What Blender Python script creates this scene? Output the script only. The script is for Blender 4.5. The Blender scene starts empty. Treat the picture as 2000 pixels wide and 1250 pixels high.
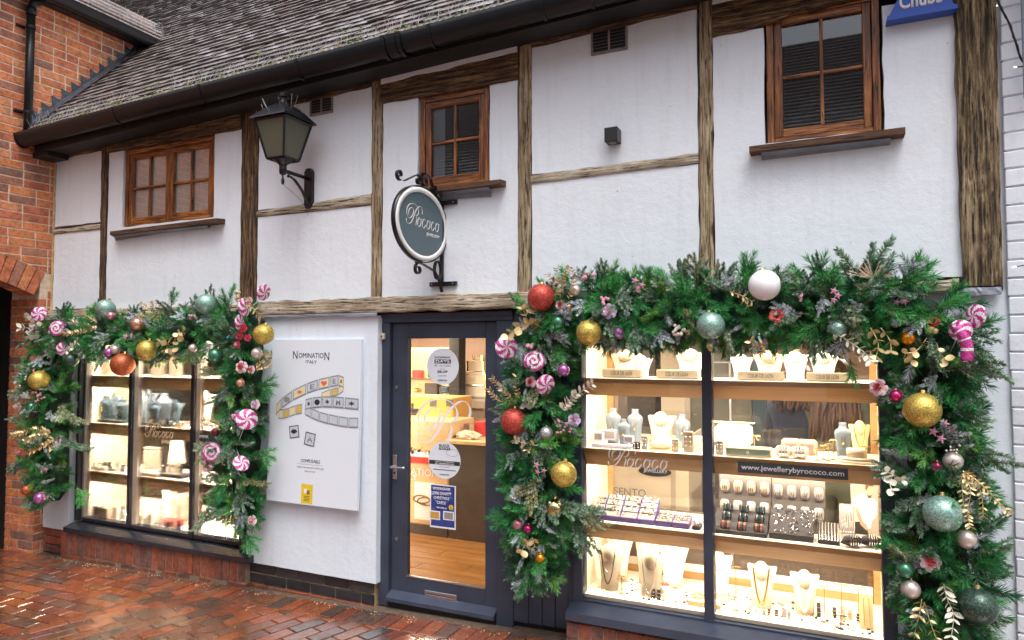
import bpy, bmesh, math, random
from mathutils import Vector, Matrix, noise
PI = math.pi; R = math.radians
random.seed(7)
rnd = random.uniform
sc = bpy.context.scene
COL = sc.collection
# ---------------------------------------------------------------- camera
CH, CD, YAW, PITCH, FPX = 1.75, 3.91, R(24.67), R(2.32), 1333.0
cam = bpy.data.cameras.new('camera'); cam.lens = 24; cam.sensor_width = 36; cam.clip_end = 300; cam.clip_start = .05
camo = bpy.data.objects.new('camera', cam); COL.objects.link(camo)
camo.location = (0, -CD, CH); camo.rotation_euler = (PI/2+PITCH, 0, YAW)
sc.camera = camo
# ---------------------------------------------------------------- sky, sun, exposure
w = bpy.data.worlds.new('World'); sc.world = w; w.use_nodes = True
nt = w.node_tree; nt.nodes.clear()
sk = nt.nodes.new('ShaderNodeTexSky'); sk.sky_type = 'NISHITA'; sk.sun_disc = False
sk.sun_elevation = R(66); sk.sun_rotation = R(146); sk.dust_density = 6.0; sk.air_density = 1.0
hs = nt.nodes.new('ShaderNodeHueSaturation'); hs.inputs['Saturation'].default_value = .50
bg = nt.nodes.new('ShaderNodeBackground'); bg.inputs['Strength'].default_value = .15
wo = nt.nodes.new('ShaderNodeOutputWorld')
nt.links.new(sk.outputs[0], hs.inputs['Color']); nt.links.new(hs.outputs[0], bg.inputs[0]); nt.links.new(bg.outputs[0], wo.inputs[0])
sun = bpy.data.lights.new('sun', 'SUN'); sun.energy = 0.62; sun.angle = R(25); sun.color = (.87, .94, 1)
suno = bpy.data.objects.new('sun', sun); COL.objects.link(suno)
_az = R(146); _el = R(66)   # direction the light comes from: mostly behind the camera
suno.rotation_euler = Vector((math.sin(_az)*math.cos(_el), math.cos(_az)*math.cos(_el), math.sin(_el))).to_track_quat('Z', 'Y').to_euler()
vs = sc.view_settings; vs.view_transform = 'Standard'; vs.look = 'None'; vs.gamma = 1; vs.use_curve_mapping = False
vs.exposure = 0.87
# ---------------------------------------------------------------- measuring helpers
_f = Vector((-math.sin(YAW)*math.cos(PITCH), math.cos(YAW)*math.cos(PITCH), math.sin(PITCH)))
_r = Vector((math.cos(YAW), math.sin(YAW), 0)); _u = _r.cross(_f)
CAM = Vector((0, -CD, CH))
def ray(px, py): return _f*FPX + _r*(px-1000) - _u*(py-625)
def P(px, py, Y=0.0):                      # where the sight line meets the plane y = Y parallel to the facade
    d = ray(px, py); return CAM + d*((Y+CD)/d.y)
def PX(px, py, X):                         # ... the plane x = X
    d = ray(px, py); return CAM + d*(X/d.x)
def PZ(px, py, Z=0.0):
    d = ray(px, py); return CAM + d*((Z-CH)/d.z)
def X(px, py=679, Y=0.0): return P(px, py, Y).x
def Z(px, py, Y=0.0): return P(px, py, Y).z
def mpp(p): return (Vector(p)-CAM).dot(_f)/FPX       # metres per photograph pixel there
def gz(x): return .023*(x+2.83)                       # the pavement rises slightly to the right
# ---------------------------------------------------------------- materials
def new_mat(name):
    m = bpy.data.materials.new(name); m.use_nodes = True
    n = m.node_tree; b = n.nodes['Principled BSDF']; return m, n, b
def N(n, t, **k):
    x = n.nodes.new(t)
    for a, v in k.items(): setattr(x, a, v)
    return x
def mapping(n, scale=(1,1,1), coord='Object'):
    tc = N(n, 'ShaderNodeTexCoord'); mp = N(n, 'ShaderNodeMapping'); mp.inputs['Scale'].default_value = scale
    if coord == 'World':
        g = N(n, 'ShaderNodeNewGeometry'); n.links.new(g.outputs['Position'], mp.inputs['Vector'])
    else: n.links.new(tc.outputs[coord], mp.inputs['Vector'])
    return mp.outputs[0]
def ramp(n, src, stops):
    r = N(n, 'ShaderNodeValToRGB'); e = r.color_ramp.elements
    while len(e) < len(stops): e.new(.5)
    for i, (p, c) in enumerate(stops):
        e[i].position = p; e[i].color = (*c, 1) if len(c) == 3 else c
    n.links.new(src, r.inputs[0]); return r.outputs[0]
def noise_t(n, vec, s, d=4, r=.6):
    x = N(n, 'ShaderNodeTexNoise'); x.inputs['Scale'].default_value = s; x.inputs['Detail'].default_value = d
    x.inputs['Roughness'].default_value = r
    n.links.new(vec, x.inputs['Vector']); return x.outputs['Fac']
def bump(n, b, h, st=.3, dist=.01, prev=None):
    x = N(n, 'ShaderNodeBump'); x.inputs['Strength'].default_value = st; x.inputs['Distance'].default_value = dist
    n.links.new(h, x.inputs['Height'])
    if prev: n.links.new(prev, x.inputs['Normal'])
    n.links.new(x.outputs[0], b.inputs['Normal']); return x.outputs[0]
def mixc(n, f, a, b, mode='MIX'):
    x = N(n, 'ShaderNodeMix', data_type='RGBA', blend_type=mode)
    for s, v in ((x.inputs[0], f), (x.inputs[6], a), (x.inputs[7], b)):
        if hasattr(v, 'links'): n.links.new(v, s)
        elif isinstance(v, tuple): s.default_value = (*v, 1)
        else: s.default_value = v
    return x.outputs[2]
def simple(name, col, rough=.5, metal=0, spec=.5, bs=0, bscale=60, var=0, emit=None, es=0, coat=0):
    m, n, b = new_mat(name)
    b.inputs['Base Color'].default_value = (*col, 1); b.inputs['Roughness'].default_value = rough
    b.inputs['Metallic'].default_value = metal; b.inputs['Specular IOR Level'].default_value = spec
    if coat: b.inputs['Coat Weight'].default_value = coat; b.inputs['Coat Roughness'].default_value = .08
    if bs or var:
        v = mapping(n); f = noise_t(n, v, bscale)
        if bs: bump(n, b, f, bs, .004)
        if var:
            f2 = noise_t(n, v, bscale*.15)
            c = ramp(n, f2, [(.3, tuple(x*(1-var) for x in col)), (.7, tuple(min(1, x*(1+var)) for x in col))])
            n.links.new(c, b.inputs['Base Color'])
    if emit: b.inputs['Emission Color'].default_value = (*emit, 1); b.inputs['Emission Strength'].default_value = es
    return m
def brick_mat(name, stops, rough=.7, stain=.35, bs=.6):
    m, n, b = new_mat(name)
    oi = N(n, 'ShaderNodeObjectInfo'); v = mapping(n, coord='World')
    c = ramp(n, oi.outputs['Random'], stops)
    f = noise_t(n, v, 9, 5); f3 = noise_t(n, v, 120, 6, .7); f4 = noise_t(n, v, 32, 5, .65)
    dk = ramp(n, f, [(.35, (1-stain,)*3), (.62, (1.1, 1.08, 1.05))])
    c = mixc(n, 1.0, c, dk, 'MULTIPLY')
    sp = ramp(n, f4, [(.38, (.62, .55, .55)), (.52, (1, 1, 1)), (.72, (1.2, 1.12, 1.05))])
    c = mixc(n, .8, c, sp, 'MULTIPLY')
    n.links.new(c, b.inputs['Base Color']); b.inputs['Roughness'].default_value = rough
    p = bump(n, b, f3, bs, .003); bump(n, b, f4, bs, .006, p)
    return m
M = {}
M['brick'] = brick_mat('red_brick', [(0, (.70, .26, .10)), (.3, (.62, .20, .085)), (.5, (.52, .155, .08)), (.7, (.70, .29, .13)), (.82, (.42, .18, .12)), (1, (.25, .13, .10))])
M['sillbrick'] = brick_mat('plinth_brick', [(0, (.30, .085, .045)), (.4, (.24, .075, .045)), (.6, (.20, .09, .07)), (.8, (.17, .085, .075)), (1, (.33, .095, .04))], rough=.55)
M['blackbrick'] = brick_mat('engineering_brick', [(0, (.028, .028, .034)), (.5, (.04, .04, .047)), (1, (.055, .05, .052))], rough=.38, stain=.2, bs=.25)
M['mortar'] = simple('mortar', (.66, .52, .38), .95, bs=.8, bscale=150, var=.25)
M['mortar_mid'] = simple('brown_mortar', (.27, .19, .13), .9, bs=.8, bscale=150, var=.3)
M['mortar_gold'] = simple('yellow_mortar', (.50, .36, .18), .95, bs=.8, bscale=150, var=.3)
M['mortar_dark'] = simple('dark_mortar', (.11, .075, .05), .9, bs=.8, bscale=150, var=.4)
# wet clay pavers: gloss and colour vary with where water stands
def paver_mat():
    m, n, b = new_mat('wet_paver')
    oi = N(n, 'ShaderNodeObjectInfo'); v = mapping(n, coord='World')
    c = ramp(n, oi.outputs['Random'], [(0, (.25, .065, .026)), (.22, (.30, .085, .03)), (.42, (.19, .052, .027)), (.6, (.15, .062, .038)), (.74, (.085, .058, .044)), (.8, (.22, .08, .035)), (.93, (.07, .055, .048)), (1, (.28, .10, .035))])
    f = noise_t(n, v, 5, 5); f2 = noise_t(n, v, 170, 5, .7); f4 = noise_t(n, v, 28, 5, .65)
    c = mixc(n, 1.0, c, ramp(n, f4, [(.3, (.72, .7, .68)), (.55, (1, 1, 1)), (.75, (1.1, 1.08, 1.05))]), 'MULTIPLY')
    n.links.new(c, b.inputs['Base Color'])
    n.links.new(ramp(n, f, [(.38, (.12,)*3), (.5, (.25,)*3), (.66, (.45,)*3)]), b.inputs['Roughness']); b.inputs['Coat IOR'].default_value = 2.4; b.inputs['Coat Roughness'].default_value = .15
    n.links.new(ramp(n, noise_t(n, v, 2.3, 4), [(.38, (.35,)*3), (.50, (1,)*3)]), b.inputs['Coat Weight'])
    b.inputs['Specular IOR Level'].default_value = .6
    h = N(n, 'ShaderNodeMath', operation='MULTIPLY'); n.links.new(f2, h.inputs[0])
    n.links.new(ramp(n, f, [(.4, (.05,)*3), (.6, (1,)*3)]), h.inputs[1])
    p = bump(n, b, h.outputs[0], .5, .002); bump(n, b, f4, .35, .004, p)
    return m
M['paver'] = paver_mat()
def plaster(name, col, rough=.85):
    m, n, b = new_mat(name); v = mapping(n, coord='World')
    f = noise_t(n, v, 2.2, 6, .65); f2 = noise_t(n, v, 26, 4, .6); f3 = noise_t(n, v, 110, 3, .6)
    sx = mapping(n, (7, 7, .8), 'World'); fs = noise_t(n, sx, 2, 5, .7)
    c = ramp(n, f, [(.25, tuple(x*.96 for x in col)), (.6, col)])
    c = mixc(n, 1.0, c, ramp(n, fs, [(.30, (.93, .925, .92)), (.5, (1, 1, 1))]), 'MULTIPLY')
    sp = N(n, 'ShaderNodeTexVoronoi'); sp.inputs['Scale'].default_value = 7; n.links.new(v, sp.inputs['Vector'])
    c = mixc(n, 1.0, c, ramp(n, sp.outputs['Distance'], [(.012, (.4, .36, .33)), (.03, (1, 1, 1))]), 'MULTIPLY')
    ck = N(n, 'ShaderNodeTexVoronoi', feature='DISTANCE_TO_EDGE'); ck.inputs['Scale'].default_value = 1.3; wv = N(n, 'ShaderNodeVectorMath', operation='ADD'); nz = N(n, 'ShaderNodeTexNoise'); nz.inputs['Scale'].default_value = 6; n.links.new(v, nz.inputs['Vector'])
    n.links.new(v, wv.inputs[0]); n.links.new(nz.outputs['Color'], wv.inputs[1]); n.links.new(wv.outputs[0], ck.inputs['Vector'])
    cm_ = mixc(n, ramp(n, noise_t(n, v, 1.1, 2), [(.56, (0,)*3), (.62, (1,)*3)]), (1, 1, 1), ramp(n, ck.outputs['Distance'], [(.0, (.88, .87, .86)), (.005, (1, 1, 1))]))
    c = mixc(n, 1.0, c, cm_, 'MULTIPLY')
    n.links.new(c, b.inputs['Base Color']); b.inputs['Roughness'].default_value = rough
    p = bump(n, b, f2, .4, .006); p = bump(n, b, f3, .35, .002, p); bump(n, b, f, .5, .02, p)
    return m
M['plaster'] = plaster('white_render', (.73, .775, .835))
M['plaster_low'] = plaster('white_lower_render', (.69, .755, .83))
M['whitebrick'] = plaster('white_painted_brick', (.74, .785, .86), .55)
def timber(name, axis, stops, scale=1.0, bs=1.0):
    m, n, b = new_mat(name)
    s = {'z': (60, 60, 3.2), 'x': (3.2, 60, 60)}[axis]
    v = mapping(n, tuple(a*scale for a in s), 'World'); f = noise_t(n, v, 1.0, 8, .72)
    v2 = mapping(n, (4, 4, 4), 'World'); f2 = noise_t(n, v2, 1, 5, .6)
    s3 = {'z': (90, 90, 6), 'x': (6, 90, 90)}[axis]
    f3 = noise_t(n, mapping(n, s3, 'World'), 1, 5, .6)
    c = ramp(n, f, stops)
    c = mixc(n, 1.0, c, ramp(n, f2, [(.3, (.66, .62, .58)), (.6, (1.08, 1.06, 1.04))]), 'MULTIPLY')
    c = mixc(n, 1.0, c, ramp(n, f3, [(.38, (.10, .08, .06)), (.455, (1, 1, 1))]), 'MULTIPLY')
    n.links.new(c, b.inputs['Base Color']); b.inputs['Roughness'].default_value = .8
    p = bump(n, b, f, bs, .02); bump(n, b, f3, bs, .012, p)
    return m
OAK = [(.35, (.06, .04, .022)), (.43, (.26, .18, .095)), (.53, (.45, .35, .22)), (.64, (.60, .51, .37))]
OAKD = [(.38, (.022, .013, .008)), (.47, (.10, .052, .024)), (.55, (.20, .12, .055)), (.64, (.33, .23, .12))]
OAKG = [(.34, (.13, .10, .065)), (.41, (.42, .34, .24)), (.54, (.60, .53, .41)), (.64, (.72, .67, .56))]
M['oak_post'] = timber('weathered_oak_post', 'z', OAK); M['oak_dark'] = timber('dark_oak_post', 'z', OAKD)
M['oak_big'] = timber('big_oak_post', 'z', [(.39, (.03, .02, .012)), (.47, (.14, .092, .045)), (.54, (.30, .22, .12)), (.63, (.55, .45, .29))], .8, 1.3)
M['oak_rail'] = timber('grey_oak_rail', 'x', OAKG); M['oak_plate'] = timber('brown_oak_plate', 'x', OAKD)
M['varnish'] = timber('varnished_frame', 'z', [(.38, (.075, .02, .007)), (.5, (.22, .07, .018)), (.62, (.42, .17, .045))], 1, .15)
M['varnish_x'] = timber('varnished_rail', 'x', [(.38, (.09, .025, .008)), (.5, (.27, .09, .02)), (.62, (.50, .22, .06))], 1, .15)
for k in ('varnish', 'varnish_x'): M[k].node_tree.nodes['Principled BSDF'].inputs['Roughness'].default_value = .35
M['sillwood'] = timber('dark_sill_wood', 'x', [(.3, (.05, .02, .01)), (.6, (.13, .06, .03)), (.8, (.2, .1, .05))], 1, .3)
M['lead'] = simple('lead_sheet', (.22, .24, .285), .45, .25, bs=.4, bscale=25, var=.3)
M['leadwet'] = simple('wet_lead', (.16, .18, .21), .22, .8, bs=.3, bscale=20, var=.3)
M['blackpaint'] = simple('black_gloss_paint', (.010, .011, .013), .34, 0, .28, bs=.15, bscale=30)
M['iron'] = simple('black_wrought_iron', (.012, .012, .014), .3, .2, bs=.2, bscale=60)
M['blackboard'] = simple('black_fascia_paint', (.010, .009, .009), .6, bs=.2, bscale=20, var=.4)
M['blue'] = simple('blue_grey_paint', (.036, .046, .072), .42, bs=.25, bscale=25, var=.25)
M['bluelite'] = simple('wet_blue_grey_sill', (.05, .062, .095), .25, bs=.12, bscale=40, var=.15)
M['litframe'] = simple('lit_grey_frame', (.20, .175, .16), .35, bs=.1, var=.15)  # paler frame colour: light from the window painted onto the sides
M['greyframe'] = simple('dark_grey_frame', (.025, .026, .034), .18, bs=.1, bscale=40, var=.1)
M['steel'] = simple('brushed_steel', (.55, .55, .56), .3, 1)
M['brass'] = simple('brass', (.75, .52, .2), .25, 1)
M['silver'] = simple('polished_silver', (.8, .8, .82), .16, 1)
M['white'] = simple('white_card', (.8, .8, .81), .5); M['poster'] = simple('poster_white', (.68, .735, .80), .4)
M['cream'] = simple('cream_panel', (.80, .70, .53), .6); M['creamwall'] = simple('cream_shop_wall', (.62, .54, .42), .8)
M['black'] = simple('black_plastic', (.012, .012, .013), .4); M['ink'] = simple('black_ink', (.02, .02, .022), .6)
M['greyink'] = simple('grey_ink', (.25, .25, .26), .6)
M['linen'] = simple('linen_bust', (.36, .295, .215), .9, bs=.5, bscale=200, var=.08)
M['creambust'] = simple('cream_leather_bust', (.56, .47, .35), .6); M['whitebust'] = simple('white_bust', (.78, .73, .64), .55)
M['greybust'] = simple('blue_grey_bust', (.15, .185, .22), .8, bs=.3, bscale=200); M['slatebust'] = simple('slate_bust', (.05, .08, .10), .8, bs=.3, bscale=200)
M['velvet'] = simple('dark_velvet', (.03, .028, .03), .9); M['greypad'] = simple('grey_velvet_pad', (.27, .24, .23), .85)
M['purple'] = simple('purple_tray', (.075, .045, .19), .5); M['lilac'] = simple('lilac_box', (.50, .47, .58), .6)
M['signgrey'] = simple('sign_grey', (.075, .115, .135), .45, var=.05, bscale=30); M['signwhite'] = simple('sign_white_rim', (.75, .74, .73), .35)
M['yellow'] = simple('yellow_card', (.72, .52, .02), .5); M['cardboard'] = simple('orange_cardboard', (.55, .30, .06), .7, var=.08)
M['red'] = simple('red_card', (.55, .03, .02), .4); M['darkbrown'] = simple('dark_counter', (.055, .045, .036), .5, bs=.1, var=.15)
M['gold_leaf'] = simple('gold_leaf', (.62, .47, .24), .42, .45, var=.25, bscale=40); M['cream_leaf'] = simple('pale_leaf', (.68, .64, .52), .5, .1, var=.15, bscale=40)
M['alarm'] = simple('alarm_blue', (.008, .07, .42), .35)
M['skin'] = simple('skin', (.55, .33, .23), .5); M['hair'] = simple('brown_hair', (.09, .045, .022), .5, bs=.8, bscale=30, var=.4)
M['navy'] = simple('navy_coat', (.02, .026, .045), .8, bs=.3, bscale=50); M['olive'] = simple('olive_coat', (.13, .15, .10), .85, bs=.3, bscale=50)
M['pinkwall'] = simple('pinkish_wall', (.52, .38, .30), .8)
def wood(name, c1, c2, axis='x', rough=.35):
    m, n, b = new_mat(name); s = (1.2, 14, 14) if axis == 'x' else (14, 1.2, 14)
    f = noise_t(n, mapping(n, s, 'World'), 1.2, 6, .6)
    n.links.new(ramp(n, f, [(.3, c1), (.7, c2)]), b.inputs['Base Color']); b.inputs['Roughness'].default_value = rough
    return m
M['shelfwood'] = wood('oak_shelf', (.36, .19, .07), (.50, .29, .12)); M['floorwood'] = wood('shop_floor_wood', (.22, .09, .02), (.40, .19, .05), rough=.25)
M['lightwood'] = wood('pale_wood', (.55, .38, .19), (.66, .48, .27))
def glass(name, refl=1.0, tint=(1, 1, 1)):
    m, n, b = new_mat(name); n.nodes.remove(b); out = n.nodes['Material Output']
    t = N(n, 'ShaderNodeBsdfTransparent'); t.inputs[0].default_value = (*tint, 1)
    g = N(n, 'ShaderNodeBsdfGlossy'); g.inputs['Roughness'].default_value = .01
    fr = N(n, 'ShaderNodeFresnel'); fr.inputs[0].default_value = 1.5
    mu = N(n, 'ShaderNodeMath', operation='MULTIPLY'); mu.inputs[1].default_value = refl; n.links.new(fr.outputs[0], mu.inputs[0])
    mx = N(n, 'ShaderNodeMixShader'); n.links.new(mu.outputs[0], mx.inputs[0]); n.links.new(t.outputs[0], mx.inputs[1]); n.links.new(g.outputs[0], mx.inputs[2])
    n.links.new(mx.outputs[0], out.inputs[0]); return m
M['glass'] = glass('shop_glass', .9); M['glass_up'] = glass('old_window_glass', 1.7, (.9, .92, .93))
M['glass_w1'] = glass('left_casement_glass', .4)
M['lanternglass'] = simple('smoky_lantern_glass', (.10, .105, .07), .35, bs=.1, bscale=10, var=.15)
M['downlight'] = simple('downlight', (1, .9, .75), .5, emit=(1, .85, .6), es=8)
M['led'] = simple('led_strip', (1, .9, .75), .5, emit=(1, .82, .56), es=9)
def tile_mat():
    m, n, b = new_mat('wet_clay_tile'); oi = N(n, 'ShaderNodeObjectInfo'); v = mapping(n, coord='World')
    ff = noise_t(n, mapping(n, (6, 9, 9), 'World'), 1.0, 3, .6)
    c = ramp(n, ff, [(.36, (.40, .37, .36)), (.5, (.56, .52, .51)), (.6, (.54, .40, .36)), (.7, (.50, .46, .455))])
    f = noise_t(n, v, 30, 5, .7)
    c = mixc(n, .8, c, ramp(n, f, [(.35, (.5, .5, .5)), (.6, (1.15, 1.1, 1.1))]), 'MULTIPLY')
    n.links.new(c, b.inputs['Base Color']); b.inputs['Roughness'].default_value = .3; b.inputs['Coat Weight'].default_value = 1.0; b.inputs['Coat Roughness'].default_value = .16; b.inputs['Coat IOR'].default_value = 1.9
    bump(n, b, f, .35, .004); return m
M['tile'] = tile_mat()
M['tile_edge'] = simple('dark_tile_edge', (.045, .036, .032), .6, bs=.4, var=.5)  # darker colour for the front and side faces of the roof tiles
M['moss'] = simple('moss', (.12, .17, .03), .95, bs=1, bscale=120, var=.5)
M['spike'] = simple('spike_wire', (.45, .45, .45), .3, .6); M['spikebase'] = simple('clear_spike_clip', (.26, .25, .13), .3, var=.3)
def needle(name, a, b_, frost=0, fc=(.62, .68, .72)):
    m, n, b = new_mat(name); oi = N(n, 'ShaderNodeObjectInfo')
    c = ramp(n, oi.outputs['Random'], [(0, a), (.8, b_), (1, tuple(min(1, q*w_) for q, w_ in zip(b_, (2.4, 1.15, .8))))])
    if frost:
        f = noise_t(n, mapping(n), 38, 3, .6)
        mk = ramp(n, f, [(.5-frost*.3, (0,)*3), (.72-frost*.3, (1,)*3)])
        c = mixc(n, mk, c, fc)
    n.links.new(c, b.inputs['Base Color']); b.inputs['Roughness'].default_value = .5
    b.inputs['Specular IOR Level'].default_value = .35
    return m
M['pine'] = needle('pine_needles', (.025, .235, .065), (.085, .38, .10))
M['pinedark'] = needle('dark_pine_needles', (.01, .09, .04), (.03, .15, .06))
M['fir'] = needle('grey_fir_needles', (.08, .19, .10), (.15, .27, .14), .22, (.40, .52, .46))
M['frost'] = needle('frosted_needles', (.11, .22, .15), (.17, .28, .21), .6, (.70, .76, .82))
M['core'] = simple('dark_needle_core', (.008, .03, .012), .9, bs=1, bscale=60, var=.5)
M['twig'] = simple('brown_twig', (.10, .045, .02), .8)
def bauble(name, col, rough=.3, metal=.7, glitter=0):
    m, n, b = new_mat(name); b.inputs['Base Color'].default_value = (*col, 1); b.inputs['Metallic'].default_value = metal
    b.inputs['Roughness'].default_value = rough
    if glitter:
        v = mapping(n); x = N(n, 'ShaderNodeTexVoronoi'); x.inputs['Scale'].default_value = 230
        n.links.new(v, x.inputs['Vector'])
        c = ramp(n, x.outputs['Color'], [(.1, tuple(a*.55 for a in col)), (.55, col), (.95, tuple(min(1, a*1.5+.08) for a in col))])
        n.links.new(c, b.inputs['Base Color']); bump(n, b, x.outputs['Color'], .35, .003)
    return m
BC = {'red': ((.42, .045, .03), .45, .4, 1), 'gold': ((.55, .40, .08), .38, .6, 1), 'mint': ((.25, .42, .36), .38, .5, 1), 'white': ((.82, .82, .84), .6, 0, 0),
 'pearl': ((.62, .53, .49), .32, .5, 0), 'peach': ((.62, .30, .2), .3, .5, 0), 'green': ((.07, .22, .13), .25, .6, 0), 'teal': ((.01, .13, .14), .15, .8, 0),
 'purple': ((.42, .13, .38), .25, .6, 0), 'dull': ((.13, .19, .12), .4, .4, 0), 'orange': ((.72, .27, .015), .2, .7, 0), 'magenta': ((.55, .03, .16), .15, .7, 0),
 'mirror': ((.55, .5, .25), .05, 1, 0), 'dark': ((.035, .075, .055), .3, .5, 1), 'rose': ((.68, .36, .27), .22, .7, 0), 'copper': ((.42, .09, .025), .4, .5, 1), 'pink': ((.65, .25, .33), .2, .6, 0),
 'darkred': ((.14, .02, .025), .3, .5, 0), 'silver': ((.55, .53, .55), .3, .7, 1)}
for k, (c, r_, mt, g) in BC.items(): M['b_'+k] = bauble('bauble_'+k, c, r_, mt, g)
M['candy_m'] = bauble('candy_magenta_glitter', (.50, .035, .26), .45, .2, 1); M['candy_w'] = bauble('candy_white_glitter', (.78, .70, .72), .6, 0, 1)
M['star'] = simple('pink_starfish', (.55, .25, .36), .6, bs=.5, bscale=80); M['astilbe'] = simple('cream_astilbe', (.72, .55, .42), .8)
M['p_pink'] = simple('pink_petal', (.72, .42, .45), .6); M['p_pale'] = simple('pale_pink_petal', (.78, .58, .62), .6); M['p_lilac'] = simple('lilac_petal', (.60, .48, .68), .6)
M['p_coral'] = simple('coral_petal', (.72, .16, .13), .55); M['p_red'] = simple('deep_pink_petal', (.66, .06, .12), .55); M['p_core'] = simple('rose_heart', (.62, .12, .12), .6); M['p_dark'] = simple('dark_flower_centre', (.02, .015, .015), .8)
M['berryw'] = simple('white_berry', (.72, .66, .6), .3); M['berryp'] = simple('pink_berry', (.6, .28, .36), .3); M['berryg'] = simple('gold_berry', (.55, .42, .18), .3, .4)
M['stick'] = simple('white_stick', (.75, .75, .75), .4)
# ---------------------------------------------------------------- mesh helpers
class MB:
    def __init__(s): s.v = []; s.f = []; s.m = []
    def add(s, vs, fs, mi=0):
        o = len(s.v); s.v += [tuple(v) for v in vs]; s.f += [tuple(i+o for i in f) for f in fs]; s.m += [mi]*len(fs); return s
    def box(s, a, b, ch=0, mi=0, jit=0):
        x0, y0, z0 = a; x1, y1, z1 = b
        if x0 > x1: x0, x1 = x1, x0
        if y0 > y1: y0, y1 = y1, y0
        if z0 > z1: z0, z1 = z1, z0
        if not ch:
            vs = [(x0,y0,z0),(x1,y0,z0),(x1,y1,z0),(x0,y1,z0),(x0,y0,z1),(x1,y0,z1),(x1,y1,z1),(x0,y1,z1)]
            return s.add(vs, [(0,3,2,1),(4,5,6,7),(0,1,5,4),(1,2,6,5),(2,3,7,6),(3,0,4,7)], mi)
        vs = []; idx = {}
        c3 = ((x0, x1), (y0, y1), (z0, z1)); cc = [(x0+x1)/2, (y0+y1)/2, (z0+z1)/2]
        for i in (0, 1):
            for j in (0, 1):
                for k in (0, 1):
                    cor = [c3[0][i], c3[1][j], c3[2][k]]
                    if jit: cor = [q+rnd(-jit, jit) for q in cor]
                    for ax in range(3):
                        p = [cor[q] + (0 if q == ax else (ch if (i, j, k)[q] == 0 else -ch)) for q in range(3)]
                        idx[i, j, k, ax] = len(vs); vs.append(p)
        fs = []
        for ax in range(3):
            for sd in (0, 1):
                o = [q for q in range(3) if q != ax]; loop = []
                for (p_, q_) in ((0,0),(1,0),(1,1),(0,1)):
                    t = [0,0,0]; t[ax] = sd; t[o[0]] = p_; t[o[1]] = q_
                    loop.append(idx[t[0], t[1], t[2], ax])
                fl = (ax != 1)
                fs.append(tuple(loop if (sd == 1) == fl else loop[::-1]))
        for ax in range(3):          # edges running along ax
            o = [q for q in range(3) if q != ax]
            for (p_, q_) in ((0,0),(1,0),(1,1),(0,1)):
                a_ = [0,0,0]; a_[o[0]] = p_; a_[o[1]] = q_; b_ = list(a_); b_[ax] = 1
                f = (idx[(*a_, o[0])], idx[(*b_, o[0])], idx[(*b_, o[1])], idx[(*a_, o[1])])
                fs.append(f)
        for i in (0, 1):
            for j in (0, 1):
                for k in (0, 1): fs.append((idx[i,j,k,0], idx[i,j,k,1], idx[i,j,k,2]))
        # orient outward
        C = Vector(cc); out = []
        for f in fs:
            q = [Vector(vs[t]) for t in f]; nrm = (q[1]-q[0]).cross(q[2]-q[0]); mid = sum(q, Vector())/len(q)
            out.append(f if nrm.dot(mid-C) > 0 else f[::-1])
        return s.add(vs, out, mi)
    def tube(s, pts, r, n=6, mi=0, cap=True):
        pts = [Vector(p) for p in pts]; rs = r if isinstance(r, (list, tuple)) else [r]*len(pts)
        o = len(s.v); up = Vector((0, 0, 1)); nn = None
        for i, p in enumerate(pts):
            t = (pts[min(i+1, len(pts)-1)] - pts[max(i-1, 0)])
            t = t.normalized() if t.length > 1e-9 else Vector((0, 0, 1))
            if nn is None:
                nn = t.cross(up);  nn = nn.normalized() if nn.length > .01 else Vector((1, 0, 0))
            nn = (nn - t*nn.dot(t)); nn = nn.normalized() if nn.length > 1e-6 else Vector((1,0,0)); b = t.cross(nn)
            for k in range(n):
                a = 2*PI*k/n; s.v.append(tuple(p + (nn*math.cos(a)+b*math.sin(a))*rs[i]))
        for i in range(len(pts)-1):
            for k in range(n):
                k2 = (k+1) % n; s.f.append((o+i*n+k, o+i*n+k2, o+(i+1)*n+k2, o+(i+1)*n+k)); s.m.append(mi)
        if cap:
            s.f.append(tuple(o+k for k in range(n))[::-1]); s.m.append(mi)
            s.f.append(tuple(o+(len(pts)-1)*n+k for k in range(n))); s.m.append(mi)
        return s
    def lathe(s, prof, c=(0, 0, 0), n=24, sx=1, sy=1, mi=0, caps=True):
        o = len(s.v); c = Vector(c)
        for (r, z) in prof:
            for k in range(n):
                a = 2*PI*k/n; s.v.append((c.x+r*sx*math.cos(a), c.y+r*sy*math.sin(a), c.z+z))
        for i in range(len(prof)-1):
            for k in range(n):
                k2 = (k+1) % n; s.f.append((o+i*n+k, o+i*n+k2, o+(i+1)*n+k2, o+(i+1)*n+k)); s.m.append(mi)
        if caps:
            s.f.append(tuple(o+k for k in range(n))[::-1]); s.m.append(mi)
            s.f.append(tuple(o+(len(prof)-1)*n+k for k in range(n))); s.m.append(mi)
        return s
    def sphere(s, c, r, n=12, mi=0):
        pr = [(max(1e-4, r*math.sin(PI*i/n)), -r*math.cos(PI*i/n)) for i in range(n+1)]
        return s.lathe(pr, c, n*2, mi=mi, caps=False)
    def prism(s, poly, axis_vec, mi=0):   # poly: 3D points, extruded along axis_vec
        n = len(poly); a = [Vector(p) for p in poly]; b = [p+Vector(axis_vec) for p in a]
        fs = [tuple(range(n))[::-1], tuple(range(n, 2*n))] + [(i, (i+1) % n, n+(i+1) % n, n+i) for i in range(n)]
        return s.add(a+b, fs, mi)
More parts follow.
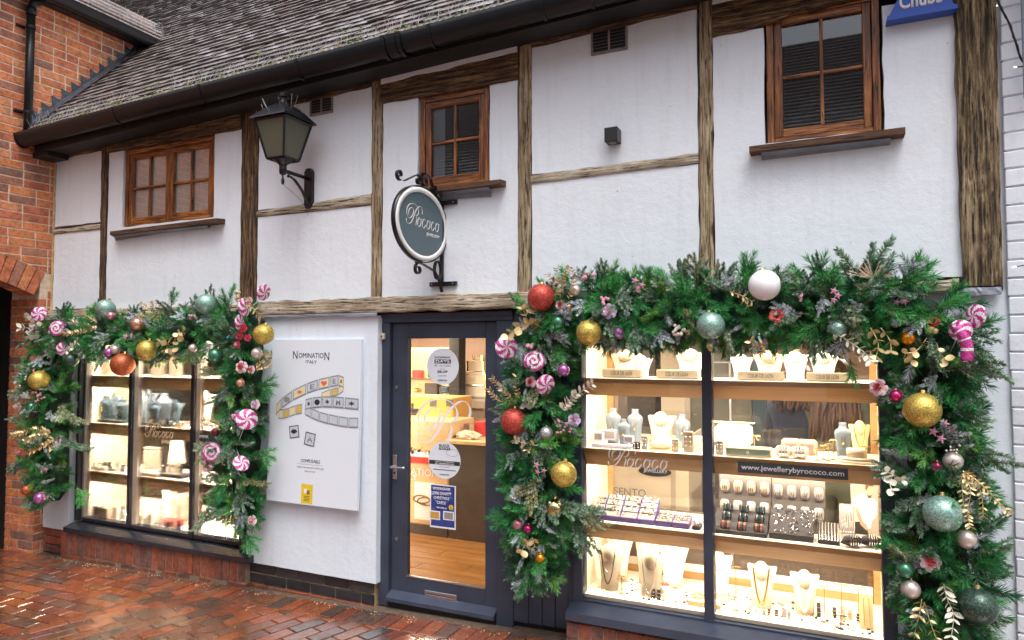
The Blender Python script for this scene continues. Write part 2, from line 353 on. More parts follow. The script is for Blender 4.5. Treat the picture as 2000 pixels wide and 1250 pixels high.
    def mesh(s, name, mats, smooth=False):
        me = bpy.data.meshes.new(name); me.from_pydata(s.v, [], s.f)
        for m in (mats if isinstance(mats, (list, tuple)) else [mats]): me.materials.append(M[m] if isinstance(m, str) else m)
        me.polygons.foreach_set('material_index', s.m)
        if smooth: me.polygons.foreach_set('use_smooth', [True]*len(s.f))
        me.update(); return me
    def fix(s):   # consistent normals
        return s
    def build(s, name, mats, parent=None, smooth=False, stuff=False, loc=None):
        o = link(name, s.mesh(name, mats, smooth), parent, loc)
        bm = bmesh.new(); bm.from_mesh(o.data); bmesh.ops.recalc_face_normals(bm, faces=bm.faces); bm.to_mesh(o.data); bm.free()
        if stuff: o['kind'] = 'stuff'
        return o
def link(name, data, parent=None, loc=None):
    o = bpy.data.objects.new(name, data); COL.objects.link(o)
    if parent: o.parent = parent
    if loc is not None: o.location = loc
    return o
def tag(o, label=None, cat=None, group=None, kind=None):
    if label: o['label'] = label
    if cat: o['category'] = cat
    if group: o['group'] = group
    if kind: o['kind'] = kind
    return o
def thing(name, label, cat, group=None, loc=(0, 0, 0)):
    o = bpy.data.objects.new(name, None); COL.objects.link(o); o.location = loc; o.empty_display_size = .1
    return tag(o, label, cat, group)
def frame_m(o, xa, ya):     # matrix with local x along xa, y along ya
    xa = Vector(xa).normalized(); ya = Vector(ya); ya = (ya-xa*ya.dot(xa)).normalized(); za = xa.cross(ya)
    m = Matrix.Identity(4)
    for i in range(3): m[i][0] = xa[i]; m[i][1] = ya[i]; m[i][2] = za[i]; m[i][3] = o[i]
    return m
_dg = None
def text(s, mat, width, height, origin, xa=(1, 0, 0), ya=(0, 0, 1), parent=None, depth=.0008, name='lettering', align='C', bold=0, shear=0, squash=True):
    cu = bpy.data.curves.new('t', 'FONT'); cu.body = s; cu.extrude = 0; cu.offset = bold; cu.shear = shear; cu.resolution_u = 3
    t = bpy.data.objects.new('t', cu); COL.objects.link(t)
    dg = bpy.context.evaluated_depsgraph_get(); me = bpy.data.meshes.new_from_object(t.evaluated_get(dg))
    bpy.data.objects.remove(t)
    xs = [v.co.x for v in me.vertices]; ys = [v.co.y for v in me.vertices]
    if not xs: return None
    w0, h0 = max(xs)-min(xs), max(ys)-min(ys)
    sx = width/w0; sy = (height/h0) if height else sx
    ox = min(xs)+(w0/2 if align == 'C' else 0); oy = (min(ys)+max(ys))/2
    for v in me.vertices: v.co = ((v.co.x-ox)*sx, (v.co.y-oy)*sy, 0)
    bm = bmesh.new(); bm.from_mesh(me)
    r = bmesh.ops.extrude_face_region(bm, geom=bm.faces[:]); bmesh.ops.translate(bm, verts=[g for g in r['geom'] if isinstance(g, bmesh.types.BMVert)], vec=(0, 0, depth))
    bm.to_mesh(me); bm.free(); me.materials.clear(); me.materials.append(M[mat])
    o = link(name, me, parent); o.matrix_world = frame_m(origin, xa, ya); me.name = name
    return o
def smooth_path(pts, sub=6, closed=False):
    out = []; n = len(pts); pts = [Vector(p) for p in pts]
    for i in range(n-1):
        p0 = pts[max(i-1, 0)]; p1 = pts[i]; p2 = pts[i+1]; p3 = pts[min(i+2, n-1)]
        for k in range(sub):
            t = k/sub
            out.append(.5*((2*p1)+(p2-p0)*t+(2*p0-5*p1+4*p2-p3)*t*t+(3*p1-p0-3*p2+p3)*t**3))
    out.append(pts[-1]); return out
# script lettering drawn with a broad nib
RS = [[(185,975),(178,1010),(200,1050),(260,1062),(330,1035),(400,950),(450,860),(500,780),(560,715),(620,675),(680,665),(722,700),(738,755),(728,805)],
      [(282,915),(256,870),(268,800),(325,752),(395,742),(428,775),(408,850),(350,920),(280,952),(218,925),(190,855),(205,770),(280,692),(395,655),(500,662),(572,705),(604,770),(590,822),(545,858),(478,856)],
      [(520,866),(545,925),(528,985),(512,1040),(528,1066)]]
def lo(x, y=0):   # slanted o
    return [(x+.10, y+.42), (x+.02, y+.30), (x-.02, y+.13), (x+.04, y+.01), (x+.16, y+.03), (x+.26, y+.18), (x+.27, y+.34), (x+.20, y+.43), (x+.10, y+.42), (x+.13, y+.36), (x+.30, y+.38), (x+.36, y+.40)]
def lc(x, y=0):
    return [(x+.24, y+.36), (x+.20, y+.43), (x+.09, y+.40), (x+.0, y+.25), (x-.01, y+.10), (x+.06, y+.0), (x+.17, y+.04), (x+.28, y+.17)]
def script_strokes(word=True):
    st = [[((x-165)/415, (1065-y)/415) for (x, y) in s_] for s_ in RS]
    if word:
        for i, ch in enumerate('ococo'):
            x = 1.0+i*.40; st.append(lo(x) if ch == 'o' else lc(x))
    return st
def script(origin, xa, ya, size, mat, parent, word=True, thick=1.0, name='lettering', depth=.001):
    xa = Vector(xa).normalized(); ya = Vector(ya).normalized(); za = xa.cross(ya); mb = MB()
    for si, s_ in enumerate(script_strokes(word)):
        pts = smooth_path([(a, b, 0) for a, b in s_], 7); L = []
        nmax = len(pts)-1
        for i, p in enumerate(pts):
            t = (pts[min(i+1, nmax)]-pts[max(i-1, 0)]).normalized(); nrm = Vector((-t.y, t.x, 0))
            wgt = .007 + .024*max(0, abs(t.dot(Vector((.42, .9, 0))))-.45)/.55*thick
            if i < 4 and si == 0: wgt = .028
            wgt *= 1 if 0 < i < nmax else .3
            L.append((p+nrm*wgt, p-nrm*wgt))
        vs = []
        for a, b in L:
            for q in (a, b):
                vs.append(origin + xa*q.x*size + ya*q.y*size + za*depth)
        mb.add(vs, [(2*i, 2*i+1, 2*i+3, 2*i+2) for i in range(len(L)-1)])
    return mb.build(name, mat, parent)
# ================================================================ THE PLACE
XL = -6.436                                        # face of the red brick building on the left
# ---------------------------------------------------------------- ground
tag(MB().box((-30, -30, -.30), (30, 14, -.20)).build('ground', 'mortar_dark'), kind='structure')
pav = thing('brick_pavement', None, None); del_keys = None
pav['kind'] = 'structure'
def gslab(poly, z0, z1): return [(x, y, (z1 if z1 is not None else z0)+gz(x)) for x, y in poly]
bed = MB()
bed.add([(-14, .5, gz(-14)-.006), (-14, -12, gz(-14)-.006), (6, -12, gz(6)-.006), (6, .5, gz(6)-.006)], [(0, 1, 2, 3)])
bed.build('mortar_bed', 'mortar_dark', pav)
def clip(poly, a, b, c):            # keep a*x+b*y >= c
    out = []
    for i in range(len(poly)):
        p, q = poly[i], poly[(i+1) % len(poly)]; dp = a*p[0]+b*p[1]-c; dq = a*q[0]+b*q[1]-c
        if dp >= 0: out.append(p)
        if dp*dq < 0:
            t = dp/(dp-dq); out.append((p[0]+(q[0]-p[0])*t, p[1]+(q[1]-p[1])*t))
    return out
def area(poly): return abs(sum(poly[i][0]*poly[(i+1) % len(poly)][1]-poly[(i+1) % len(poly)][0]*poly[i][1] for i in range(len(poly))))/2
A1 = PZ(30, 1245, -.06); A2 = PZ(300, 1165, -.06)
ln = Vector((A2.x-A1.x, A2.y-A1.y)).normalized(); la, lb = -ln.y, ln.x; lcc = la*A1.x+lb*A1.y    # zone A where la*x+lb*y > lcc
YB = -.315
pavers = []
def add_paver(cx, cy, ang, L, W, clips):
    h = [(-L/2, -W/2), (L/2, -W/2), (L/2, W/2), (-L/2, W/2)]; c, s = math.cos(ang), math.sin(ang)
    po = [(cx+x*c-y*s, cy+x*s+y*c) for x, y in h]
    for k in clips:
        po = clip(po, *k)
        if len(po) < 3: return
    if area(po) < .0012: return
    pavers.append(po)
G = .007
for i in range(-8, 50):                                  # header course along the frontages
    x = -6.6+i*.109; add_paver(x, YB+.1075, PI/2+R(rnd(-1, 1)), .215-G, .105-G, [])
for j in range(0, 40):                                   # zone A, rows parallel to the facade
    for i in range(-30, 20):
        add_paver(-6+i*.219+(j % 2)*.11+rnd(-.004, .004), YB-.056-j*.108, R(rnd(-.8, .8)), .215-G, .1045-G, [(la, lb, lcc+.003), (0, -1, -YB+.003)])
an = PI/2-R(18); c_, s_ = math.cos(an), math.sin(an)
for j in range(-42, 42):                                 # zone B, rows running away from the wall
    for i in range(-26, 26):
        u_, v_ = i*.219+(j % 2)*.108, j*.1075
        x = -3+u_*c_-v_*s_; y = -1.5+u_*s_+v_*c_
        if -4.2 < y < .2 and -9 < x < 3: add_paver(x, y, an+R(rnd(-.8, .8)), .215-G, .1035-G, [(-la, -lb, -lcc+.003), (0, -1, -YB+.003)])
def inview(p):
    q = Vector(p)-CAM; zc = q.dot(_f)
    if zc < .3: return False
    return -40 < 1000+FPX*q.dot(_r)/zc < 2040 and 625-FPX*q.dot(_u)/zc < 1290
def paver_mb(po, mb):
    n = len(po); cx = sum(p[0] for p in po)/n; cy = sum(p[1] for p in po)/n; dz = rnd(-.0022, .0022)
    tx, ty = rnd(-.006, .006), rnd(-.006, .006)
    def zz(x, y): return gz(x)+dz+(x-cx)*tx+(y-cy)*ty
    top = []; mid = []; bot = []
    for x, y in po:
        k = 1-.004/max(.02, math.hypot(x-cx, y-cy)); top.append((cx+(x-cx)*k, cy+(y-cy)*k, zz(x, y)+.0035)); mid.append((x, y, zz(x, y)+.0005)); bot.append((x, y, gz(x)-.02))
    mb.add(top+mid+bot, [tuple(range(n))] + [(i, n+i, n+(i+1) % n, (i+1) % n) for i in range(n)] + [(n+i, 2*n+i, 2*n+(i+1) % n, n+(i+1) % n) for i in range(n)])
vis = [p for p in pavers if inview((p[0][0], p[0][1], gz(p[0][0])))]
vis.sort(key=lambda p: (Vector((p[0][0], p[0][1], 0))-CAM).length)
single = vis[:300]; ids = {id(p) for p in single}
for po in single:
    mb = MB(); paver_mb(po, mb); mb.build('paver', 'paver', pav)
mbs = MB()
for po in pavers:
    if id(po) not in ids and po[0][1] > -3.9: paver_mb(po, mbs)
mbs.build('paver_field', 'paver', pav, stuff=True)
tag(bpy.data.objects['paver_field'], 'wet clay pavers beyond the nearest rows')
gr = MB(); rs = random.Random(77)
for i in range(900):
    x = rs.uniform(-6.4, .4); y = -.10-abs(rs.gauss(0, .05)) if rs.random() < .75 else rs.uniform(-1.5, -.1); r_ = rs.uniform(.0015, .005); p = Vector((x, y, gz(x)+.002)); gr.lathe([(r_, 0), (r_*.8, r_*.7), (.0005, r_)], p, 5, sy=rs.uniform(.6, 1.3), mi=0 if rs.random() < .6 else 1)
tag(gr.build('grit', ('mortar', 'moss'), stuff=True), 'pale grit and moss crumbs along the foot of the wall')
# ---------------------------------------------------------------- the half-timbered shop building
SB = thing('shop_building', 'white half-timbered shop building with oak posts and a dark clay tile roof', 'building')
def panel(x0, x1, z0, z1, notch=None, y=.0, th=.06, mat='plaster', name='plaster_panel', je=.004, bev=.010):
    pts = []
    def edge(a, b):
        n = max(1, int(math.hypot(b[0]-a[0], b[1]-a[1])/.09))
        for i in range(n):
            t = i/n; pts.append((a[0]+(b[0]-a[0])*t+(rnd(-je, je) if i else 0), a[1]+(b[1]-a[1])*t+(rnd(-je, je) if i else 0)))
    if notch:
        nx0, nx1, nz = notch; loop = [(x0, z0), (x1, z0), (x1, z1), (nx1, z1), (nx1, nz), (nx0, nz), (nx0, z1), (x0, z1)]
    else: loop = [(x0, z0), (x1, z0), (x1, z1), (x0, z1)]
    for i in range(len(loop)): edge(loop[i], loop[(i+1) % len(loop)])
    bm = bmesh.new(); vs = [bm.verts.new((px, y+th, pz)) for px, pz in pts]; f = bm.faces.new(vs)
    r = bmesh.ops.extrude_face_region(bm, geom=[f]); ev = [g for g in r['geom'] if isinstance(g, bmesh.types.BMVert)]
    bmesh.ops.translate(bm, verts=ev, vec=(0, -th, 0)); bm.normal_update()
    ff = [g for g in r['geom'] if isinstance(g, bmesh.types.BMFace)]
    bmesh.ops.inset_region(bm, faces=ff, thickness=bev, depth=0); S = set(v for q in ff for v in q.verts)
    for v in ev: 
        if v not in S: v.co.y += bev*.8
    bmesh.ops.recalc_face_normals(bm, faces=bm.faces)
    me = bpy.data.meshes.new(name); bm.to_mesh(me); bm.free(); me.materials.append(M[mat]); return link(name, me, SB)
def post(pts, y0, y1, mat, name='timber_post', jit=.006, axis='z'):     # pts: list of (s, lo, hi): at s along axis the piece spans lo..hi
    mb = MB(); rows = []; L = []
    n = max(4, int(abs(pts[-1][0]-pts[0][0])/.05))
    for i in range(n+1):
        t = i/n; s = pts[0][0]+(pts[-1][0]-pts[0][0])*t
        for k in range(len(pts)-1):
            if (pts[k][0] <= s <= pts[k+1][0]) or k == len(pts)-2: tt = (s-pts[k][0])/(pts[k+1][0]-pts[k][0]); lo_ = pts[k][1]+(pts[k+1][1]-pts[k][1])*tt; hi_ = pts[k][2]+(pts[k+1][2]-pts[k][2])*tt; break
        a = jit*noise.noise((s*6, lo_*9, 1))*2+rnd(-jit, jit)*.4; b = jit*noise.noise((s*6, hi_*9, 5))*2+rnd(-jit, jit)*.4
        c = [(lo_+a, y1), (lo_+a, y0+.008), (lo_+a+.010, y0+rnd(-.002, .002)), ((lo_+hi_)/2, y0-.003+rnd(-.003, .003)), (hi_+b-.010, y0+rnd(-.002, .002)), (hi_+b, y0+.008), (hi_+b, y1)]
        rows.append([(q, yy, s) if axis == 'z' else (s, yy, q) for q, yy in c])
    m = len(rows[0]); vs = [v for r_ in rows for v in r_]
    fs = [(i*m+k, i*m+k+1, (i+1)*m+k+1, (i+1)*m+k) for i in range(n) for k in range(m-1)] + [tuple(range(m)), tuple(n*m+k for k in range(m))]
    mb.add(vs, fs); o = mb.build(name, mat, SB); return o
PY = -.014                                          # timbers stand a little proud
ZB0, ZB1 = 1.992, 2.083; ZT = 3.80
def sof(x): return 3.48+.038*(x-XL)
def pp(l0, r0, y0, l1, r1, y1):                     # bottom px pair, top px pair -> profile
    return [(Z(l0, y0), X(l0, y0), X(r0, y0)), (Z(l1, y1), X(l1, y1), X(r1, y1))]
posts = [pp(195, 207, 590, 200, 211, 275), pp(470, 500, 580, 474, 507, 212), pp(727, 745, 580, 727, 747, 150), pp(1012, 1036, 572, 1015, 1040, 90), pp(1367, 1393, 520, 1365, 1392, 10), pp(1880, 1956, 560, 1858, 1945, 2)]
for i, q in enumerate(posts):
    q[0] = (ZB1 if i != 5 else Z(1900, 560), q[0][1], q[0][2]); q[1] = (ZT+.05, q[1][1], q[1][2])
    post(q, PY if i != 5 else -.035, .07, ['oak_dark', 'oak_dark', 'oak_post', 'oak_post', 'oak_post', 'oak_big'][i], jit=.005)
def PXx(i, side, z):
    q = posts[i]; t = (z-q[0][0])/(q[1][0]-q[0][0]); return q[0][1+side]+(q[1][1+side]-q[0][1+side])*t
g = .006
ZLOW = 2.095
edge = lambda i, s: (PXx(i, s, 2.6)+(g if s else -g))
W1 = (X(240, 445), X(415, 425), Z(300, 437)); W2 = (X(818, 370), X(953, 350), Z(880, 362)); W3 = (X(1499, 285), X(1722, 250), Z(1600, 268))
ZH = 3.455
panel(XL+.02, edge(0, 0), ZLOW, Z(150, 452)-.006)
panel(XL+.02, edge(0, 0), Z(150, 440)+.006, 3.50)
panel(edge(0, 1), edge(1, 0), 2.02, ZH, (W1[0]-.012, W1[1]+.012, W1[2]))
panel(edge(1, 1), edge(2, 0), ZLOW, Z(600, 408)-.025)
panel(edge(1, 1), edge(2, 0), Z(600, 408)+.03, 3.64)
panel(edge(2, 1), edge(3, 0), ZLOW, ZH, (W2[0]-.012, W2[1]+.012, W2[2]))
panel(edge(3, 1), edge(4, 0), ZLOW, Z(1200, 330)-.025)
panel(edge(3, 1), edge(4, 0), Z(1200, 330)+.025, 3.76)
panel(edge(4, 1), edge(5, 0)+.01, ZLOW, ZH+.03 if False else 3.50, (W3[0]-.012, W3[1]+.012, W3[2]))
panel(PXx(5, 1, 2.6)+.004, .80, 2.02, 3.85, y=.01)
# rails
zr = Z(600, 408); post([(edge(1, 1)-.003, zr-.022, zr+.018), (edge(2, 0)+.003, Z(727, 400), Z(727, 378))], PY, .06, 'oak_rail', 'timber_rail', .004, 'x')
post([(edge(3, 1)-.003, Z(1040, 360), Z(1040, 344)), (edge(4, 0)+.003, Z(1365, 318), Z(1365, 300))], PY, .06, 'oak_rail', 'timber_rail', .004, 'x')
post([(XL+.015, Z(110, 457), Z(110, 449)), (edge(0, 0)+.003, Z(198, 448), Z(198, 437))], PY, .06, 'oak_rail', 'timber_rail', .003, 'x')
# long bressumer beam over the shopfronts, in two lengths
post([(X(503, 600), ZB0, ZB1), (X(760, 595), ZB0+.0, ZB1+.01), (X(1040, 590), ZB0+.005, ZB1+.012)], -.075, .08, 'oak_rail', 'timber_beam', .009, 'x')
post([(X(1041, 590), ZB0+.02, ZB1), (X(1870, 590), ZB0+.02, ZB1)], -.06, .08, 'oak_rail', 'timber_beam', .009, 'x')
post([(XL+.01, ZB0, ZB1), (X(503, 600)-.001, ZB0, ZB1)], -.06, .08, 'oak_rail', 'timber_beam', .007, 'x')
# top plates under the eaves
for a, b, z, z2 in ((0, 1, ZH, ZH), (2, 3, ZH, ZH), (4, 5, 3.495, 3.60)):
    post([(PXx(a, 1, 3.5), z, ZT+.02), (PXx(b, 0, 3.5), z2, ZT+.02)], -.02, .06, 'oak_plate', 'timber_beam', .008, 'x')
post([(XL+.02, 3.475, ZT+.02), (PXx(0, 0, 3.5), 3.49, ZT+.02)], -.02, .06, 'oak_plate', 'timber_beam', .005, 'x')
for a, b in ((1, 2), (3, 4)): post([(PXx(a, 1, 3.5), sof(PXx(a, 1, 3.5))-.022, ZT+.02), (PXx(b, 0, 3.5), sof(PXx(b, 0, 3.5))-.022, ZT+.02)], -.02, .06, 'oak_plate', 'timber_beam', .004, 'x')
MB().box((XL, .061, 1.9), (.8, .10, 3.0)).build('backing_wall', 'blackboard', SB)
MB().box((XL, .50, 1.95), (.8, .55, 3.9)).build('dark_back_wall', 'blackboard', SB)
for a_, b_ in ((2, 3), (4, 5)):
    x0, x1 = PXx(a_, 1, 3.5)+.004, PXx(b_, 0, 3.5)-.004; n = 24; vs = []
    for i in range(n+1):
        x = x0+(x1-x0)*i/n; w_ = .034+.008*noise.noise((x*5, 0, 0)); vs += [(x, -.010, sof(x)-w_), (x, -.026, sof(x)-w_+.004), (x, -.026, sof(x)+.01)]
    MB().add(vs, [(i*3+k, i*3+k+1, i*3+4+k, i*3+3+k) for i in range(n) for k in range(2)]).build('plaster_fillet', 'plaster', SB)
# ---- upper windows
def leaf(mb, x0, x1, z0, z1, y, st=.036, gb=.014, nx=2, nz=2, mr=None):
    pass
def upper_window(x0, x1, z0, z1, leaves, label, sill, leadpx, gm='glass_up'):
    y = .012
    s = .036
    w = MB().box((x0, y, z0), (x0+s, y+.07, z1), .003).build('window', 'varnish', SB); tag(w, label)
    MB().box((x1-s, y, z0), (x1, y+.07, z1), .003).build('frame_jamb', 'varnish', w)
    MB().box((x0+s+.001, y+.002, z1-s), (x1-s-.001, y+.07, z1), .003).build('frame_rail', 'varnish_x', w); MB().box((x0+s+.001, y+.002, z0), (x1-s-.001, y+.07, z0+.022), .003).build('frame_rail', 'varnish_x', w)
    xs = [x0+s+(x1-x0-2*s)*i/leaves for i in range(leaves+1)]
    for i in range(leaves):
        a, b = xs[i]+.002, xs[i+1]-.002; q = .040; c0, c1 = z0+.024, z1-s-.002; yy = y+.010
        for u0 in (a, b-q): MB().box((u0, yy, c0), (u0+q, yy+.045, c1), .003).build('casement_stile', 'varnish', w)
        MB().box((a+q, yy+.001, c1-q), (b-q, yy+.045, c1), .003).build('casement_rail', 'varnish_x', w); MB().box((a+q, yy+.001, c0), (b-q, yy+.045, c0+q*1.15), .003).build('casement_rail', 'varnish_x', w)
        gx, gz_ = (a+b)/2, (c0+c1)/2
        MB().box((gx-.009, yy+.006, c0+q*1.15), (gx+.009, yy+.034, c1-q), .003).build('glazing_bar', 'varnish', w)
        MB().box((a+q, yy+.008, gz_-.009), (b-q, yy+.032, gz_+.009), .003).build('glazing_bar', 'varnish_x', w)
        for (u0, u1) in ((a+q, gx-.009), (gx+.009, b-q)):
            for (v0, v1) in ((c0+q*1.15, gz_-.009), (gz_+.009, c1-q)):
                MB().box((u0, yy+.024, v0), (u1, yy+.027, v1)).build('pane', gm, w)
    (a, ya), (b, yb) = sill; Ys = -.085
    A, B = P(a, ya, Ys), P(b, yb, Ys); zt = (A.z+B.z)/2
    m = MB(); m.add([(A.x, Ys, A.z), (B.x, Ys, B.z), (B.x, .05, B.z+.012), (A.x, .05, A.z+.012), (A.x, Ys, A.z-.032), (B.x, Ys, B.z-.032), (B.x, .05, B.z-.032), (A.x, .05, A.z-.032)],
        [(0, 1, 2, 3), (4, 7, 6, 5), (0, 4, 5, 1), (1, 5, 6, 2), (2, 6, 7, 3), (3, 7, 4, 0)]); m.build('window_sill', 'sillwood', w)
    (a, ya), (b, yb) = leadpx; A, B = P(a, ya, -.006), P(b, yb, -.006); m = MB(); n = 9; vs = []
    for i in range(n+1):
        t = i/n; x = A.x+(B.x-A.x)*t; zb = A.z+(B.z-A.z)*t
        vs += [(x, .0, zt-.028), (x, -.05, zt-.034), (x, -.014, zt-.05), (x, -.008-rnd(0, .006), zb+rnd(-.003, .003)), (x, .002, zb)]
    m.add(vs, [(i*5+k, i*5+k+1, i*5+5+k+1, i*5+5+k) for i in range(n) for k in range(4)]); m.build('lead_flashing', 'lead', w)
    return w
upper_window(W1[0], W1[1], W1[2]+.004, ZH-.002, 2, 'brown varnished double casement window of eight panes', ((215, 452), (423, 426)), ((226, 470), (412, 440)), 'glass_w1')
upper_window(W2[0], W2[1], W2[2]+.004, ZH-.002, 1, 'narrow brown varnished window of four panes above the hanging sign', ((829, 366), (977, 350)), ((860, 391), (960, 384)))
upper_window(W3[0], W3[1], W3[2]+.004, ZH+.13, 1, 'large brown varnished window of four panes at the upper right', ((1463, 286), (1768, 248)), ((1488, 313), (1738, 283)))
# pale roller blind in the left window
MB().box((W1[0]+.04, .0572, 2.8), (W1[1]-.04, .0592, 3.44)).build('pale_blind', simple('grey_blind', (.40, .41, .41), .8, bs=.3, bscale=8, var=.25), SB)
MB().box((W2[0]+.04, .0572, 2.84), (W2[0]+.17, .0592, 3.44)).build('pale_blind', simple('pale_grey_blind', (.34, .35, .37), .8), SB)
# ---- air bricks
def air_vent(l, r_, t, b, label):
    x0, x1 = X(l, (t+b)/2), X(r_, (t+b)/2); z0, z1 = Z(l, b), Z(l, t)
    v = MB(); v.box((x0, -.012, z0), (x1, .005, z0+.012)); v.box((x0, -.012, z1-.012), (x1, .005, z1)); v.box((x0, -.0119, z0+.012), (x0+.012, .005, z1-.012)); v.box((x1-.012, -.0119, z0+.012), (x1, .005, z1-.012)); v.box(((x0+x1)/2-.006, -.011, z0+.012), ((x0+x1)/2+.006, .005, z1-.012))
    o = v.build('air_vent', simple('old_vent', (.24, .2, .19), .7, var=.3), SB); tag(o, label)
    MB().box((x0+.006, -.003, z0+.006), (x1-.006, -.001, z1-.006)).build('vent_back', 'black', o)
    n = 8
    for i in range(n):
        z = z0+.016+(z1-z0-.032)*i/(n-1)
        MB().add([(x0+.012, -.010, z-.003), (x1-.012, -.010, z-.003), (x1-.012, -.003, z+.005), (x0+.012, -.003, z+.005)], [(0, 1, 2, 3)]).build('louvre', o.data.materials[0], o)
air_vent(607, 651, 185, 228, 'small grey louvred air vent beside the wall lantern'); air_vent(1155, 1226, 55, 110, 'louvred air vent under the eaves in the middle bay')
# ---- lower walls
z0 = Z(735, 1125, -.05)
lw = panel(X(484, 900, -.05), X(736, 900, -.05), Z(490, 1098, -.05), 1.972, y=-.05, th=.12, mat='plaster_low', name='lower_wall', je=.001, bev=.012)
panel(XL+.01, X(139, 900, -.02), Z(110, 1032, -.02), 1.95, y=-.03, th=.12, mat='plaster_low', name='lower_wall', je=.001)
panel(X(1746, 900), .80, -.1, 2.02, y=.0, th=.12, mat='plaster_low', name='lower_wall', je=.001, bev=.006)
def strip(x0, x1, z0, z1, y, name='lead_flashing'):
    m = MB(); n = 14; vs = []
    for i in range(n+1):
        x = x0+(x1-x0)*i/n; d = rnd(0, .006); vs += [(x, y+.03, z1), (x, y, z1-.003), (x, y-d, (z0+z1)/2), (x, y-.003, z0+rnd(-.003, .003)), (x, y+.03, z0)]
    m.add(vs, [(i*5+k, i*5+k+1, i*5+5+k+1, i*5+5+k) for i in range(n) for k in range(4)]); return m.build(name, 'lead', SB)
strip(X(492, 620, -.07), X(738, 620, -.07), 1.968, 1.992, -.078)
strip(X(1872, 570, -.03), X(1955, 570, -.03), Z(1900, 577, -.03), Z(1900, 561, -.03), -.042)
# black engineering-brick plinth
zt = Z(735, 1125, -.03)+.02; xa, xb = X(486, 1130, -.02), X(731, 1160, -.02); h = (zt-gz(-3.4)-.012)/3
MB().box((xa, -.012, -.1), (xb-.003, .05, zt)).build('plinth_mortar', 'mortar_gold', SB)
for r_ in range(3):
    x = xb; first = [.1, .215, .11][r_]
    zz0 = zt-(r_+1)*h; L = first
    while x > xa+.02:
        a = max(xa, x-L); MB().box((a+.004, -.021-rnd(0, .003), zz0+.004), (x-.004, .05, zz0+h-.005), .003, jit=.001).build('black_brick', 'blackbrick', SB); x = a; L = .222
for i in range(6):
    a = xa+(xb-xa)*i/6; MB().box((a+.003, -.035, -.1), (a+(xb-xa)/6-.003, .05, zt-3*h-.003), .003, jit=.002).build('brick', 'sillbrick', SB)
# soldier-brick plinths below the shop windows
def soldiers(x0, x1, zt, yf, sill_h):
    MB().box((x0+.003, yf+.005, -.2), (x1-.003, .06, zt-.034)).build('plinth_mortar', 'mortar_mid', SB)
    n = int((x1-x0)/.0745); w_ = (x1-x0)/n
    for i in range(n):
        a = x0+i*w_+.0045; b = a+w_-.009; zb = gz(a)+.035+rnd(-.003, .003); y = yf+rnd(-.003, .003); t = zt+rnd(-.003, .003)
        q = [(a, y, zb), (a, y, t-.03), (a, y+.035, t), (a, .05, t), (a, .05, zb)]
        MB().prism(q, (b-a, 0, 0)).build('soldier_brick', 'sillbrick', SB)
    k = int((x1-x0)/.225)
    for i in range(k):
        a = x0+(x1-x0)*i/k; MB().box((a+.003, yf+.004, -.2), (a+(x1-x0)/k-.003, .05, gz(a)+.028), .003, jit=.003).build('brick', 'sillbrick', SB)
soldiers(X(118, 1040, -.08), X(484, 1100, -.05), .178, -.075, .2)
soldiers(X(1104, 1210, -.10), .33, .178, -.09, .2)
for r_ in range(3):      # dark bricks between the brick pier and the plinth
    MB().box((XL+.004, -.02, gz(-6.3)+.005+r_*.075), (X(116, 1050, -.05)-.004, .05, gz(-6.3)+.07+r_*.075), .003, jit=.002).build('brick', 'sillbrick', SB)
# ---- shopfront frames
def member(mb, x0, x1, y0, y1, z0, z1, b=.004): mb.box((x0, y0, z0), (x1, y1, z1), b)
# left shop window
GL = .055                                           # glass plane
xl0, xl1 = X(143, 900, -.03), X(484, 900, .0)
zl0, zl1 = .235, 1.86
wl = thing('shop_window', 'left lit jewellery shop window in a dark grey three-light frame', None); wl.parent = SB
def mullions(w_, xs, y0, y1, z0, z1, mat, wd):
    for x in xs:
        mo_ = MB().box((x-wd/2, y0, z0), (x+wd/2, .018, z1), .003).build('mullion', mat, w_)
        MB().box((x-wd/2+.002, .0185, z0), (x+wd/2-.002, y1, z1), .002).build('lit_side_strip', 'litframe', mo_)  # rear of the mullion, coloured paler as its window-lit side
mullL = [X(247, 900, -.03), X(369, 900, -.03)]
MB().box((xl0, -.01, zl0), (xl0+.035, .09, zl1), .004).build('jamb', 'greyframe', wl)
MB().box((xl0+.036, .03, zl0), (xl0+.06, .088, zl1), .004).build('jamb', 'litframe', wl)  # rear of the jamb, with the same painted-in window light
MB().box((xl1-.05, -.03, zl0), (xl1, .09, zl1), .004).build('jamb', 'greyframe', wl)
mullions(wl, mullL, -.01, .09, zl0+.012, zl1, 'greyframe', .036)
MB().box((xl0, -.03, zl1+.001), (xl1, .09, zl1+.10), .004).build('frame_head', 'greyframe', wl)
MB().box((xl0+.062, .015, zl0), (xl1-.052, .085, zl0+.03), .004).build('bottom_rail', 'greyframe', wl)
xs = [xl0+.06]+mullL+[xl1-.05]
for i in range(3): MB().box((xs[i]+(.018 if i else 0), GL, zl0+.03), (xs[i+1]-.018*(i < 2), GL+.006, zl1)).build('pane', 'glass', wl)
A = P(124, 1019, -.10); B = P(482, 1072, -.10)
m = MB(); m.prism([(A.x, -.10, .198), (A.x, -.10, .160), (A.x, .08, .160), (A.x, .08, .226), (A.x, -.02, .222)], (X(486, 1075, -.1)-A.x, 0, 0)); m.build('sill', 'greyframe', wl)
